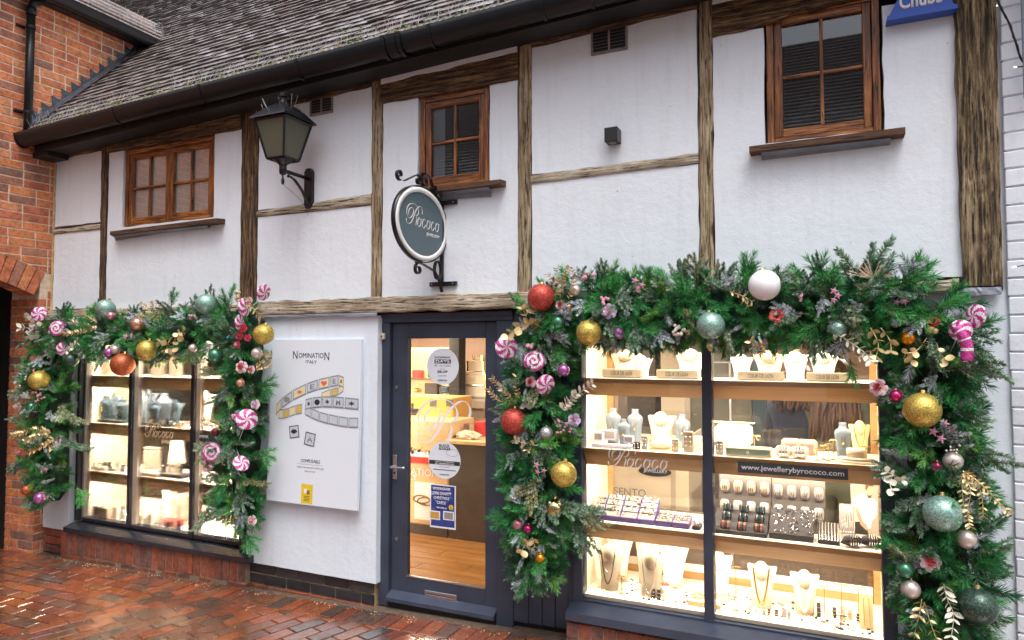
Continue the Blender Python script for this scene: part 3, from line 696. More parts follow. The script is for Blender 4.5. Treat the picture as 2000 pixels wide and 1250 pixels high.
# right shop window
wr = thing('shop_window', 'right lit jewellery shop window in a blue grey two-light frame', None); wr.parent = SB
xr0, xr1 = X(1118, 900, -.01), X(1746, 900, -.01); zr0, zr1 = .262, 1.87
MB().box((xr0, -.01, zr0-.06), (X(1136, 900, -.01), .09, zr1), .004).build('jamb', 'blue', wr)
gxr = X(1719, 900, -.01)
MB().box((gxr, -.01, zr0-.06), (xr1, .09, zr1), .004).build('jamb', 'blue', wr)
xm0, xm1 = X(1372, 900, -.01), X(1391, 900, -.01)
MB().box((xm0, -.012, zr0-.02), (xm1, .09, zr1), .004).build('mullion', 'blue', wr)
MB().box((xr0, -.01, zr1+.001), (xr1, .09, zr1+.11), .004).build('frame_head', 'blue', wr)
MB().box((X(1136, 900, -.01)+.001, 0, zr0-.03), (gxr-.001, .085, zr0), .004).build('bottom_rail', 'blue', wr)
for a, b in ((X(1136, 900, -.01), xm0), (xm1, gxr)): MB().box((a, GL-.03, zr0), (b, GL-.024, zr1)).build('pane', 'glass', wr)
A = P(1104, 1173, -.12); m = MB(); m.prism([(A.x, -.12, .218), (A.x, -.12, .172), (A.x, .08, .172), (A.x, .08, .252), (A.x, -.02, .246)], (xr1-A.x+.01, 0, 0)); m.build('sill', 'bluelite', wr)
# panelling between door and window
xp = [X(988, 900, .0), X(1006, 900, .0)]
px_ = [1002, 1032, 1058, 1084, 1110]
zp0 = .02
for i in range(4):
    a, b = X(px_[i], 1000, .01), X(px_[i+1], 1000, .01)
    MB().box((a+.0015, .01, gz(a)+.03), (b-.0015, .04, 1.97), .004).build('panel_board', 'blue', SB)
MB().box((X(1109, 1000, .01), .012, gz(-1.4)+.03), (xr0+.002, .04, 1.97), .004).build('panel_board', 'blue', SB)
MB().box((X(1002, 1000), .041, 0), (xr0, .06, 1.97)).build('backing_board', 'black', SB)
o = MB().lathe([(.068, 0), (.068, .012), (.060, .016), (.001, .016)], n=32, caps=False).build('round_cover', 'blue', SB, smooth=False)
o.rotation_euler = (PI/2, 0, 0); o.location = P(1003, 1122, -.004)
# ---- door
door = thing('shop_door', 'blue grey half-glazed shop door with stickers', None); door.parent = SB
dx0, dx1 = X(741, 900, .0), X(1002, 900, .0); zd = 1.965
lx0, lx1 = X(765, 900, .03), X(972, 900, .03); lz0, lz1 = .05, Z(860, 630, .03)
MB().box((dx0, .0, 0.0), (lx0-.004, .09, lz1+.004), .004).build('door_jamb', 'blue', door)
MB().box((lx1+.004, .0, 0.0), (dx1, .09, lz1+.004), .004).build('door_jamb', 'blue', door)
MB().box((dx0, .0, lz1+.005), (dx1, .09, zd+.02), .004).build('door_head', 'blue', door)
MB().box((dx0, -.012, zd-.012), (dx1, -.0005, zd+.018), .003).build('head_moulding', 'blue', door)
q0, q1 = X(796, 900, .035), X(948, 900, .035); qz0 = Z(948, 1151, .035); qz1 = Z(870, 659, .035)
Yd = .032
MB().box((lx0, Yd, lz0), (q0, Yd+.045, lz1), .003).build('stile', 'blue', door); MB().box((q1, Yd, lz0), (lx1, Yd+.045, lz1), .003).build('stile', 'blue', door)
MB().box((q0+.0005, Yd+.001, lz0), (q1-.0005, Yd+.044, qz0), .002).build('bottom_rail', 'blue', door); MB().box((q0+.0005, Yd+.001, qz1), (q1-.0005, Yd+.044, lz1), .002).build('top_rail', 'blue', door)
GD = Yd+.02
MB().box((q0, GD, qz0), (q1, GD+.006, qz1)).build('glass_pane', 'glass', door)
for a, b, c, d in ((q0, q1, qz0, qz0+.008), (q0, q1, qz1-.006, qz1)): MB().box((a, Yd-.002, c), (b, GD, d)).build('glazing_bead', 'steel' if c == qz0 else 'blue', door)
m = MB(); m.prism([(lx0, -.03, .075), (lx0, -.03, .05), (lx0, Yd, .045), (lx0, Yd, .108), ], (lx1-lx0, 0, 0)); m.build('weather_bar', 'bluelite', door)
MB().box((lx0, .0, 0), (lx1, .09, .044)).build('threshold', 'black', door)
# letter plate
a, b = P(830, 1155, Yd-.004), P(892, 1183, Yd-.004); zc = Z(860, 1170, Yd-.004); hw = (X(892, 1170, Yd)-X(830, 1170, Yd))/2; cx = (X(892, 1170, Yd)+X(830, 1170, Yd))/2
lp = MB().box((cx-hw, Yd-.006, zc-.042), (cx+hw, Yd-.0005, zc+.042), .002).build('letter_plate', 'steel', door)
MB().box((cx-hw+.018, Yd-.0085, zc-.024), (cx+hw-.018, Yd-.0062, zc+.018), .001).build('flap', 'steel', lp); MB().box((cx-hw+.014, Yd-.0065, zc+.0185), (cx+hw-.014, Yd-.0061, zc+.023)).build('slot', 'black', lp)
# handle
hx = X(772, 910, Yd); hz = Z(772, 910, Yd)
hd = MB().box((hx-.016, Yd-.009, Z(772, 936, Yd)), (hx+.016, Yd-.0005, Z(772, 888, Yd)), .003).build('handle_plate', 'steel', door)
MB().tube(smooth_path([(hx, Yd-.005, hz), (hx, Yd-.05, hz), (hx+.02, Yd-.055, hz), (hx+.11, Yd-.055, hz+.002)], 5), .008, 8).build('lever_handle', 'steel', hd, True)
MB().tube([(hx, Yd-.012, hz-.045), (hx, Yd-.008, hz-.045)], .008, 10).build('keyhole', 'black', hd)
for yy in (756, 1052):
    p = P(775, yy, Yd); MB().tube([(p.x, Yd-.006, p.z), (p.x, Yd, p.z)], .012, 14).build('cover_bolt', 'steel', door)
p = P(750, 657, -.003); o = MB().box((p.x-.014, -.03, p.z-.022), (p.x+.014, -.0005, p.z+.022), .006).build('door_buzzer', 'creambust', door)
MB().tube([(p.x, -.034, p.z), (p.x, -.029, p.z)], .006, 10).build('button', 'black', o)
# ---- door stickers and lettering (on the outer face of the glass)
Ys = GD-.0015
def disc_sticker(px, py, rpy, label, name='round_sticker'):
    c = P(px, py, Ys); r_ = rpy*mpp(c); o = MB().lathe([(r_, 0), (r_, .001)], n=48).build(name, 'poster', door); o.rotation_euler = (PI/2, 0, 0); o.location = c; tag(o, label); return c, r_, o
def stxt(s, mat, px, py, wpx, hpx, parent, Y=None, **k):
    Yy = Ys-.0015 if Y is None else Y; c = P(px, py, Yy); w_ = X(px+wpx/2, py, Yy)-X(px-wpx/2, py, Yy); return text(s, mat, w_, hpx*mpp(c), c, parent=parent, **k)
def sbar(px, py, wpx, hpx, mat, parent, Y, name='printed_bar'):
    c = P(px, py, Y); w_ = X(px+wpx/2, py, Y)-X(px-wpx/2, py, Y); h_ = hpx*mpp(c); return MB().box((c.x-w_/2, Y, c.z-h_/2), (c.x+w_/2, Y+.0008, c.z+h_/2)).build(name, mat, parent)
_, _, s1 = disc_sticker(864.5, 715.5, 36, 'upper white round sticker about shopping days')
def sub(o, s): return s
class Loc:  # lettering under a rotated sticker: keep it a direct child of the door instead
    pass
for s_, px, py, wp, hp, b_ in (('SHOPPING', 864, 698, 31, 4, .01), ('UP TO', 864, 721, 9, 2, 0), ('30% OFF', 864, 726, 20, 5, .02), ('NOMINATION', 864, 743, 18, 4, 0), ('09 - 10.11.2023', 864, 714, 31, 4, 0), ('SELECTED ITEMS', 864, 734, 16, 1.5, 0)):
    stxt(s_, 'ink' if py not in (714, 721) else 'greyink', px, py, wp, hp, door, bold=b_)
sbar(864.5, 706, 32, 8, 'ink', door, Ys-.0012); stxt('DAYS', 'white', 864.5, 706, 27, 6, door, Y=Ys-.003, bold=.02)
disc_sticker(868, 899, 36, 'lower white round sticker about a black friday offer')
stxt('BLACK', 'ink', 868, 870, 21, 5, door, bold=.02); sbar(868, 876, 22, 5, 'ink', door, Ys-.0012); stxt('FRIDAY', 'white', 868, 876, 19, 3.6, door, Y=Ys-.003, bold=.01)
sbar(868, 904, 60, 8, 'ink', door, Ys-.0012); stxt('SPEND £60 ON NOMINATION &', 'white', 868, 902, 36, 1.8, door, Y=Ys-.003); stxt('GET THIS BRACELET FREE', 'white', 868, 906, 37, 2.6, door, Y=Ys-.003, bold=.02)
sbar(868, 918, 44, 1.6, 'ink', door, Ys-.0012); stxt('WHILE STOCKS LAST', 'greyink', 868, 912, 20, 1.8, door); stxt('NOMINATION', 'ink', 868, 927, 18, 3.4, door)
c = P(884, 886, Ys-.002); k = mpp(c); MB().tube(smooth_path([c+Vector((k*a, 0, k*b)) for a, b in ((-14, 2), (-8, 7), (4, 8), (12, 3), (8, -4), (-4, -5), (-13, -1), (-14, 2))], 4), .0011, 4).build('printed_bracelet', 'greyink', door)
k = mpp(P(870, 830, Ys)); sz = (X(900, 820, Ys)-X(816, 820, Ys)); script(P(813, 864, Ys), (1, 0, 0), (0, 0, 1), .30, 'white', door, word=False, name='painted_initial')
# charity poster
a, b = P(840, 946, Ys), P(890, 1034, Ys); x0, x1 = X(840, 990, Ys), X(890, 990, Ys); z1, z0 = Z(865, 947, Ys), Z(865, 1032, Ys)
cp = MB().box((x0, Ys, z0), (x1, Ys+.001, z1)).build('charity_poster', 'white', door)
m, n_, b_ = new_mat('night_blue_print'); f = noise_t(n_, mapping(n_, (1, 1, 1)), 30, 5); n_.links.new(ramp(n_, f, [(.35, (.012, .025, .13)), (.6, (.03, .06, .28)), (.72, (.25, .35, .6))]), b_.inputs['Base Color']); M['night'] = m
MB().box((x0+.008, Ys-.001, z0+.012), (x1-.008, Ys, z1-.006)).build('print', 'night', cp)
for i, s_ in enumerate(('WOKINGHAM', 'LIONS CHARITY', 'CHRISTMAS', 'CARDS', 'TEN FOR £4')):
    stxt(s_, 'white', 862, 955+i*9-(0 if i < 4 else -1), (34, 38, 30, 17, 20)[i], 6 if i < 4 else 3.5, cp, Y=Ys-.0025, bold=.015)
for px in (849, 876): 
    sbar(px, 1006+(px > 860)*1.5, 21, 17, 'white', cp, Ys-.0022, 'card_picture'); sbar(px, 1006+(px > 860)*1.5, 17, 13, 'cardboard' if px < 860 else 'greypad', cp, Ys-.003, 'card_picture')
c = P(881, 991, Ys-.002); o = MB().lathe([(.017, 0), (.017, .001)], n=20).build('lions_emblem', 'yellow', cp); o.rotation_euler = (PI/2, 0, 0); o.location = c
text('L', 'ink', .010, .014, P(881, 991, Ys-.0045), parent=cp, bold=.02)
# lettering on the right window
Yw = GL-.032
z = Z(1200, 900, Yw)
c = P(1187, 909, Yw); kx = (X(1308, 900, Yw)-X(1187, 900, Yw))
def slanted(p0, p1): return p0, (p1-p0).normalized()
script(c, (1, 0, 0), (0, 0, 1), kx/3.02, 'white', wr, name='painted_name')
text('JEWELLERY', 'white', X(1302, 921, Yw)-X(1255, 921, Yw), 8*mpp(c), P(1280, 921, Yw), parent=wr, bold=.02, name='painted_name')
p0, p1 = P(1441, 904, Yw), P(1656, 935, Yw); x0, x1 = X(1441, 915, Yw), X(1656, 915, Yw); z1 = (Z(1441, 904, Yw)+Z(1656, 912, Yw))/2; z0 = (Z(1441, 925, Yw)+Z(1656, 935, Yw))/2
wb = MB().box((x0, Yw, z0), (x1, Yw+.001, z1)).build('web_address_sticker', simple('sticker_grey', (.045, .052, .058), .5), wr)
text('www.jewellerybyrococo.com', 'white', (x1-x0)*.935, (z1-z0)*.62, Vector(((x0+x1)/2, Yw-.002, (z0+z1)/2-.002)), parent=wb, bold=.012)
Yq = GL-.002; c = P(283, 852, Yq); script(c, (1, 0, 0), (0, 0, 1), (X(340, 850, Yq)-X(283, 850, Yq))/3.0, 'cream', wl, name='painted_name', thick=.8)
text('JEWELLERY', 'cream', X(341, 863, Yq)-X(316, 863, Yq), .03, P(328, 864, Yq), parent=wl, name='painted_name')
o = MB().box((X(384, 852, Yq), Yq, Z(384, 860, Yq)), (X(440, 852, Yq), Yq+.001, Z(384, 846, Yq))).build('web_address_sticker', wb.data.materials[0], wl)
text('www.jewellerybyrococo.com', 'white', (X(440, 852, Yq)-X(384, 852, Yq))*2.2, .03, P(388, 853, Yq-.002), parent=o, align='L') if False else text('www.', 'white', X(408, 852, Yq)-X(388, 852, Yq), .026, P(398, 853, Yq-.002), parent=o, bold=.01)
# ---------------------------------------------------------------- eaves and roof
YG, ZG, RG, GS = -.285, 3.632, .074, .028
XE = 3.2
def slab(x0, x1, y0, y1, z0f, z1f, name, mat, parent): 
    vs = [(x, y, f(x)) for x in (x0, x1) for y, f in ((y0, z0f), (y1, z0f), (y1, z1f), (y0, z1f))]; return MB().add(vs, [(0, 1, 2, 3), (4, 5, 6, 7), (0, 1, 5, 4), (1, 2, 6, 5), (2, 3, 7, 6), (3, 0, 4, 7)]).build(name, mat, parent)
slab(XL+.05, XE, -.212, -.187, lambda x: sof(x)-.0, lambda x: ZG+.10+GS*(x-XL), 'fascia', 'blackboard', SB)
slab(XL+.05, XE, -.186, .03, lambda x: sof(x)+.004, lambda x: sof(x)+.02, 'soffit', 'blackboard', SB)
MB().box((XL-.0, -.02, 3.45), (XL+.22, -.2, 3.495)).build('soffit_end', 'blackboard', SB)
def gutter(x0, x1, axis='x', c=(YG, ZG), parent=SB, r=RG):
    m = MB(); n = 14; L = 36; vs = []
    for i in range(L+1):
        s = x0+(x1-x0)*i/L
        for k in range(n+1):
            a = PI+PI*k/n; vs.append((s, c[0]+r*math.cos(a), c[1]+GS*(s-x0)+r*1.5*math.sin(a)) )
        for k in range(n, -1, -1):
            a = PI+PI*k/n; vs.append((s, c[0]+(r-.004)*math.cos(a), c[1]+GS*(s-x0)+(r*1.5-.004)*math.sin(a)))
    q = 2*n+2; fs = [(i*q+k, i*q+(k+1) % q, (i+1)*q+(k+1) % q, (i+1)*q+k) for i in range(L) for k in range(q)]
    m.add(vs, fs); m.add([vs[k] for k in range(n+1)], [tuple(range(n+1))]); return m.build('gutter', 'blackpaint', parent, True)
gu = gutter(XL-.02, 3.2)
def ring(x, r, w_, mat='blackpaint', nm='gutter_joint'):
    m = MB(); n = 14; vs = []
    zc = ZG+GS*(x-XL)
    for s in (x-w_/2, x+w_/2):
        for k in range(n+1):
            a = PI+PI*k/n; vs.append((s, YG+r*math.cos(a), zc+r*1.5*math.sin(a)))
        for k in range(n, -1, -1):
            a = PI+PI*k/n; vs.append((s, YG+(r-.008)*math.cos(a), zc+(r*1.5-.008)*math.sin(a)))
    q = 2*n+2; m.add(vs, [(k, (k+1) % q, q+(k+1) % q, q+k) for k in range(q)]+[tuple(range(q)), tuple(range(q, 2*q))]); return m.build(nm, mat, gu)
for px, r_, w_ in ((50, .079, .02), (238, .079, .025), (405, .079, .02), (592, .079, .025), (848, .080, .02), (1066, .079, .02), (1160, .079, .02), (760, .086, .03), (775, .082, .07), (790, .086, .03)): ring(X(px, 100, YG), r_, w_)
ES, EZ, EY = math.tan(R(47)), 3.662, -.265        # roof plane: z = EZ + (y-EY)*ES
roof = thing('roof', 'long steep roof of small wet brown clay tiles with moss along the eaves', None); roof.parent = SB
ca, sa = math.cos(R(47)), math.sin(R(47))
def rp(x, s, h=0): return (x, EY+s*ca-h*sa, EZ+.028*(x-XL)+s*sa+h*ca)
MB().add([rp(XL, -.0, -.02), rp(3.2, 0, -.02), rp(3.2, 7, -.02), rp(XL-8, 7, -.02), rp(XL-8, 1.9, -.02), rp(XL, 1.9, -.02)], [(0, 1, 2, 3, 4, 5)]).build('roof_underlay', 'blackboard', roof)
tb = MB(); tw = .168; tm = []
def tile_geo(x, s, w_, seed):
    r_ = random.Random(seed); j = lambda a: r_.uniform(-a, a); L = .17; th = .014; l0 = .028+j(.005); lift = l0; tl = .004+j(.003)
    a = [rp(x+.0015, s+j(.004), l0+j(.002)), rp(x+w_-.0015, s+j(.004), l0+j(.002)), rp(x+w_-.0015, s+L, tl), rp(x+.0015, s+L, tl)]
    b = [rp(x+.0015, s+j(.003), l0-th), rp(x+w_-.0015, s+j(.003), l0-th), rp(x+w_-.0015, s+L, tl-th), rp(x+.0015, s+L, tl-th)]
    cm = r_.uniform(-.002, .003); mid_t = rp(x+w_/2, s+.0, l0+cm); mid_b = rp(x+w_/2, s, l0-th+cm); mt = rp(x+w_/2, s+L, tl+cm)
    vs = [a[0], mid_t, a[1], a[2], mt, a[3], b[0], mid_b, b[1], b[2], b[3]]
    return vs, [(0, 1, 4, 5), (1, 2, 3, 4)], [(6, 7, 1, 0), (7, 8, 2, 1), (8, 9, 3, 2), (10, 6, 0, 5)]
gauge = .098; ntile = 0; rest = MB(); cand = []
for rr in range(0, 64):
    s = -.02+rr*gauge; off = (rr % 2)*tw/2
    for i in range(-46, 58):
        x = XL+i*tw+off+rnd(-.004, .004)
        if x > 3: continue
        if x < XL-.02 and s < 1.85: continue
        if s < 1.9 and x < XL: pass
        q = Vector(rp(x+tw/2, s)); d = q-CAM; zc = d.dot(_f); 
        u, v = 1000+FPX*d.dot(_r)/zc, 625-FPX*d.dot(_u)/zc
        cand.append((0 if (-20 < u < 2020 and -20 < v < 300) else 1, zc, x, s))
cand.sort(); 
for k, (flag, zc, x, s) in enumerate(cand):
    vs, fs, es = tile_geo(x, s, tw-.001, k)
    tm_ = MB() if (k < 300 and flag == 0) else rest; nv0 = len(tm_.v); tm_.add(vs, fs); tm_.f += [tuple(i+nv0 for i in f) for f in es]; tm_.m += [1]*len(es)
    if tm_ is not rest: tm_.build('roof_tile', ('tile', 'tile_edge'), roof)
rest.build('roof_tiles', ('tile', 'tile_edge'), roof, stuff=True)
# moss tufts and bird spikes along the eaves
mo = MB(); 
for i in range(420):
    x = rnd(XL, .5); s = abs(random.gauss(0, .18)) if rnd(0, 1) < .85 else rnd(0, 2); p = Vector(rp(x, s-.01, .02)); r_ = rnd(.004, .013)
    if rnd(0, 1) < .04: r_ *= 2
    mo.lathe([(r_*.9, 0), (r_, r_*.35), (r_*.5, r_*.8), (.001, r_)], p, 5)
mo.build('moss', 'moss', roof, stuff=True)
sp = MB(); cb = MB(); x = XL-.02
while x < 3:
    base = Vector(rp(x, .0, .03)); 
    if not (X(275, 200, -.25) < x < X(340, 200, -.25)):
        for dx, dy in ((rnd(-.05, .0), -.02), (rnd(0, .05), .01), (rnd(-.05, .05), .05)):
            t = base+Vector((dx, dy, rnd(.07, .115))); n_ = (t-base).normalized(); q = Vector((.0012, 0, 0)); q2 = Vector((0, .0012, 0)); sp.add([base-q, base+q, t+q, t-q], [(0, 1, 2, 3)]); sp.add([base-q2, base+q2, t+q2, t-q2], [(0, 1, 2, 3)])
    cb.box(tuple(base-Vector((.010, .010, .012))), tuple(base+Vector((.010, .010, -.006))))
    if random.random() < .18: cb.box(tuple(base+Vector((-.008, -.035, -.06))), tuple(base+Vector((.008, -.028, -.0))))
    x += .047
sp.build('bird_spikes', 'spike', roof, stuff=True); cb.build('spike_clips', 'spikebase', roof, stuff=True)
# ---------------------------------------------------------------- red brick building on the left
BB = thing('brick_building', 'red brick building at the left edge with an arched passage and stepped lead flashing', 'building')
YJ = -.105; ZS = PX(78, 582, XL).z
pA = PX(78, 582, XL); pB = PX(0, 557, XL); slope = (pB.z-pA.z)/(pA.y-pB.y)
WA = 2.1; RA_ = WA/2/math.sin(math.atan(slope)*1.2+.14); yc = YJ-WA/2; zc_ = pA.z-math.sqrt(RA_**2-(WA/2)**2)
RO = RA_+.225
def in_arch(y, z, R_): return y < YJ-.001 and (z < pA.z or math.hypot(y-yc, z-zc_) < R_)
def roofz(y): return EZ+(y-EY)*ES-.03 if y > EY else -9
# mortar body behind the bricks: the pier, the wall above the arch, the wall over the roof
mort = MB(); ZTOP = 5.05
mort.prism([(XL-.42, YJ+.004, -.3), (XL-.005, YJ+.004, -.3), (XL-.005, .06, -.3), (XL-.42, .06, -.3)], (0, 0, ZTOP+.3))
arc = [(yc+RO*math.sin(t), zc_+RO*math.cos(t)) for t in [(-1+2*i/18)*math.asin(min(1, (WA/2)/RO)) for i in range(19)]]
pol = [(-2.6+0, ZTOP)]+[(y, z) for y, z in arc if y > -2.6]+[(YJ+.004, arc[-1][1])]+[(YJ+.004, ZTOP)]
mort.prism([(XL-.005, y, z) for y, z in pol], (-.40, 0, 0))
mort.prism([(XL-.005, y, z) for y, z in ((.0605, 3.0), (.0605, ZTOP), (3.2, ZTOP), (3.2, 3.0))], (-.3, 0, 0))
mort.build('mortar_body', 'mortar', BB)
bricks = []
H = .075
for c in range(-1, 68):
    z = c*H-.05; y = -3.0+(c % 2)*.112
    if z+H > ZTOP: break
    while y < 3.0:
        L = .215 if (c*7+int(y*10)) % 5 else .1025
        y1 = y+L; poly = [(y, z), (y1, z), (y1, z+H-.011), (y, z+H-.013)]; y = y1+.013
        # clip: right end at the facade below the eaves
        if z < 3.62: poly = clip(poly, -1, 0, .004 if False else -(-.004))
        if len(poly) < 3: continue
        cy = sum(p[0] for p in poly)/len(poly); cz = sum(p[1] for p in poly)/len(poly)
        if z >= 3.62 and cz < roofz(cy)+.0: continue
        if z < pA.z+.0: poly = clip(poly, 1, 0, YJ)
        if len(poly) < 3: continue
        ok = []
        for p in poly: ok.append(in_arch(p[0], p[1], RO+.008))
        if z >= pA.z and all(ok): continue
        if any(ok) and z >= pA.z:       # trim against the arch ring with its tangent
            t = math.atan2(cy-yc, cz-zc_); nx, nz = math.sin(t), math.cos(t); poly = clip(poly, nx, nz, nx*yc+nz*zc_+RO+.008)
        if len(poly) < 3 or area(poly) < .0008: continue
        if any(p[1] < 4.9 or p[0] < .9 for p in poly): bricks.append(poly)
def sees(poly):
    q = Vector((XL, poly[0][0], poly[0][1]))-CAM; zc = q.dot(_f); u = 1000+FPX*q.dot(_r)/zc; v = 625-FPX*q.dot(_u)/zc; return -45 < u < 330 and -40 < v < 1150
bricks.sort(key=lambda p: (not sees(p), -p[0][0]))
rest = MB(); nb = 0
def wall_brick(poly, mb, x=XL):
    n = len(poly); d = rnd(-.002, .002); cy = sum(p[0] for p in poly)/n; cz = sum(p[1] for p in poly)/n
    a = [(x-.03, y, z) for y, z in poly]; b = [(x-.003+d, y, z) for y, z in poly]; c = [(x+d, cy+(y-cy)*(1-.003/max(.01, abs(y-cy))), cz+(z-cz)*(1-.003/max(.01, abs(z-cz)))) for y, z in poly]
    fs = [tuple(range(2*n, 3*n))]+[(i, (i+1) % n, n+(i+1) % n, n+i) for i in range(n)]+[(n+i, n+(i+1) % n, 2*n+(i+1) % n, 2*n+i) for i in range(n)]; mb.add(a+b+c, fs)
nsee = sum(1 for p in bricks if sees(p))
for i, po in enumerate(bricks):
    if i < 300 and sees(po): m = MB(); wall_brick(po, m); m.build('brick', 'brick', BB)
    else: wall_brick(po, rest)
rest.build('brickwork', 'brick', BB, stuff=True)
# arch ring
tmax = math.asin((WA/2)/((RA_+RO)/2)); nv = int(2*tmax*RA_/.078)
for i in range(nv):
    t0 = -tmax+2*tmax*i/nv+.0045/RA_; t1 = -tmax+2*tmax*(i+1)/nv-.0045/RA_
    pl = [(yc+r_*math.sin(t), zc_+r_*math.cos(t)) for r_, t in ((RA_, t0), (RA_, t1), (RO, t1), (RO, t0))]
    m = MB(); m.prism([(XL+rnd(-.002, .003), y, z) for y, z in pl], (-.21, 0, 0)); m.build('arch_brick', 'brick', BB)
# jamb face bricks of the passage (facing the camera)
for c in range(-1, 31):
    z = c*H-.05; x = XL; L = .1025 if c % 2 else .215
    if z > pA.z-.02: break
    while x > XL-.42:
        a = max(XL-.42, x-L); MB().box((a+.0, YJ-.004, z), (x-.0 if x < XL else x-.012, YJ+.02, min(z+H-.011, pA.z)), .003, jit=.001).build('jamb_brick', 'brick', BB); x = a-.011; L = .215
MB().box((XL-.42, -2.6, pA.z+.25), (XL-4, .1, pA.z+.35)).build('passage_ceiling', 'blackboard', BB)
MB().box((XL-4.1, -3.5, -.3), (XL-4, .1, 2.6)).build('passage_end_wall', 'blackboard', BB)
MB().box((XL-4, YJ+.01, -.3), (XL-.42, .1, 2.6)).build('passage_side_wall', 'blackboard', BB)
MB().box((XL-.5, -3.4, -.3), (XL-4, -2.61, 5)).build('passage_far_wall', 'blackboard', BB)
MB().box((XL-.42, -3.6, -.3), (XL-.008, -2.6, ZTOP)).build('long_wall', 'brick', BB)
# mortar bead in the corner with the white facade
MB().box((XL-.004, -.012, -.05), (XL+.016, .02, 3.6), .003).build('corner_mortar', 'mortar_gold', BB)
# stepped lead flashing
fl = MB(); 
for i in range(13):
    y = -.20+i*.088; z = roofz(y)+.045; fl.prism([(XL+.003, y-.015, z+.01), (XL+.003, y+.10, z+.10), (XL+.003, y-.030, z+.135)], (.004, 0, 0))
fl.prism([(XL+.003, -.24, roofz(-.24)+.02), (XL+.003, .94, roofz(.94)+.02), (XL+.003, .94, roofz(.94)+.13), (XL+.003, -.24, roofz(-.24)+.11)], (.006, 0, 0))
fl.add([(XL+.006, -.25, roofz(-.25)+.10), (XL+.10, -.25, roofz(-.25)+.075), (XL+.10, .94, roofz(.94)+.075), (XL+.006, .94, roofz(.94)+.10)], [(0, 1, 2, 3)])
fl.build('stepped_flashing', 'leadwet', BB)
# downpipe
pt = PX(62, 0, XL+.05); pb = PX(50, 245, XL+.05); yp = PX(57, 120, XL+.05).y; xp_ = XL+.06
dp = MB(); dp.tube([(xp_, yp, 3.66), (xp_, yp, PX(62, 28, XL+.05).z)], .034, 16); zt_ = PX(62, 28, XL+.05).z
dp.tube([(xp_, yp, zt_-.01), (xp_, yp, zt_+.05)], .041, 16); dp.tube([(xp_, yp, zt_+.045), (xp_, yp+.02, zt_+.11), (xp_, yp+.30, zt_+.30)], .036, 16)
dpo = dp.build('downpipe', 'blackpaint', BB, True); tag(dpo, 'black downpipe on the red brick wall')
for zz in (PX(57, 58, XL).z, PX(50, 222, XL).z):
    m = MB(); m.tube([(xp_, yp, zz-.012), (xp_, yp, zz+.012)], .039, 16); m.tube([(XL+.005, yp-.09, zz), (XL+.005, yp-.02, zz)], .014, 8); m.build('pipe_bracket', 'blackpaint', dpo)
# its eaves and gutter at the top left
Y0 = PX(310, 85, XL+.15).y
gm = MB(); n = 12; vs = []
zg = PX(290, 78, XL+.17).z
for s in (-3.0, .98):
    for k in range(n+1):
        a = PI+PI*k/n; vs.append((XL+.17+.075*math.cos(a), s, zg+.02+.075*math.sin(a)))
    for k in range(n, -1, -1):
        a = PI+PI*k/n; vs.append((XL+.17+.07*math.cos(a), s, zg+.02+.07*math.sin(a)))
q = 2*n+2; gm.add(vs, [(k, (k+1) % q, q+(k+1) % q, q+k) for k in range(q)]); gm.add(vs[q:q+n+1], [tuple(range(n+1))]); gm.build('gutter', 'blackpaint', BB)
MB().box((XL, -3, zg-.04), (XL+.10, .99, zg+.08)).build('fascia', 'blackboard', BB)
rt = MB(); rs_ = random.Random(3)
for rr in range(5):
    for i in range(26):
        y = -3+i*.165+(rr % 2)*.08; x = XL+.17-rr*.075; z = zg+.06+rr*.075
        if y+.16 > 1.14: continue
        rt.box((x-.13, y, z+.0), (x, y+.16, z+.013))
rt.build('roof_tiles', 'tile', BB, stuff=True)
MB().box((XL-.4, -3, zg+.05), (XL+.02, 1.12, zg+.10)).build('verge', 'lead', BB)
m = MB(); 
for i in range(40):
    y = -.6+i*.045; 
    for dz in (.10, .14): m.tube([(XL+.16, y, zg+.09), (XL+.13+rnd(-.06, .1), y+rnd(-.03, .03), zg+.09+dz)], .0013, 3)
for k in (0, 1, 2): m.tube([(XL+.17-.04*k, -.6, zg+.10+.05*k), (XL+.17-.04*k, 1.15, zg+.10+.05*k)], .0016, 4)
m.build('bird_spikes', 'spike', BB, stuff=True)
m = MB(); m.prism([(XL+.10, 1.0, zg-.05), (XL+.27, 1.0, zg-.02), (XL+.24, 1.12, zg-.10), (XL+.12, 1.12, zg-.13)], (0, .02, .12)); m.build('lead_apron', 'leadwet', BB)
# ---------------------------------------------------------------- white painted brick building on the right
WB = thing('white_brick_building', 'white painted brick building at the right edge', 'building')
px0 = .785; ang = R(-12)
dirx = Vector((math.cos(ang), math.sin(ang), 0)); nrm = Vector((math.sin(ang), -math.cos(ang), 0)); nrm = -nrm if nrm.y > 0 else nrm
O = Vector((px0, -.015, 0))
def wpt(s, d, z): q = O+dirx*s+nrm*d; return (q.x, q.y, z)
def wbox(s0, s1, d0, d1, z0, z1, mb): 
    c = .004; a = [wpt(s0, d0, z0), wpt(s1, d0, z0), wpt(s1, d0, z1), wpt(s0, d0, z1)]; b = [wpt(s0, d1-c, z0), wpt(s1, d1-c, z0), wpt(s1, d1-c, z1), wpt(s0, d1-c, z1)]; e = [wpt(s0+c, d1, z0+c), wpt(s1-c, d1, z0+c), wpt(s1-c, d1, z1-c), wpt(s0+c, d1, z1-c)]
    mb.add(a+b+e, [(8, 9, 10, 11)]+[(i, (i+1) % 4, 4+(i+1) % 4, 4+i) for i in range(4)]+[(4+i, 4+(i+1) % 4, 8+(i+1) % 4, 8+i) for i in range(4)])
m = MB(); wbox(0.004, 3, -.25, -.005, -.1, 4.6, m); m.build('painted_mortar', 'whitebrick', WB)
HC = .0865
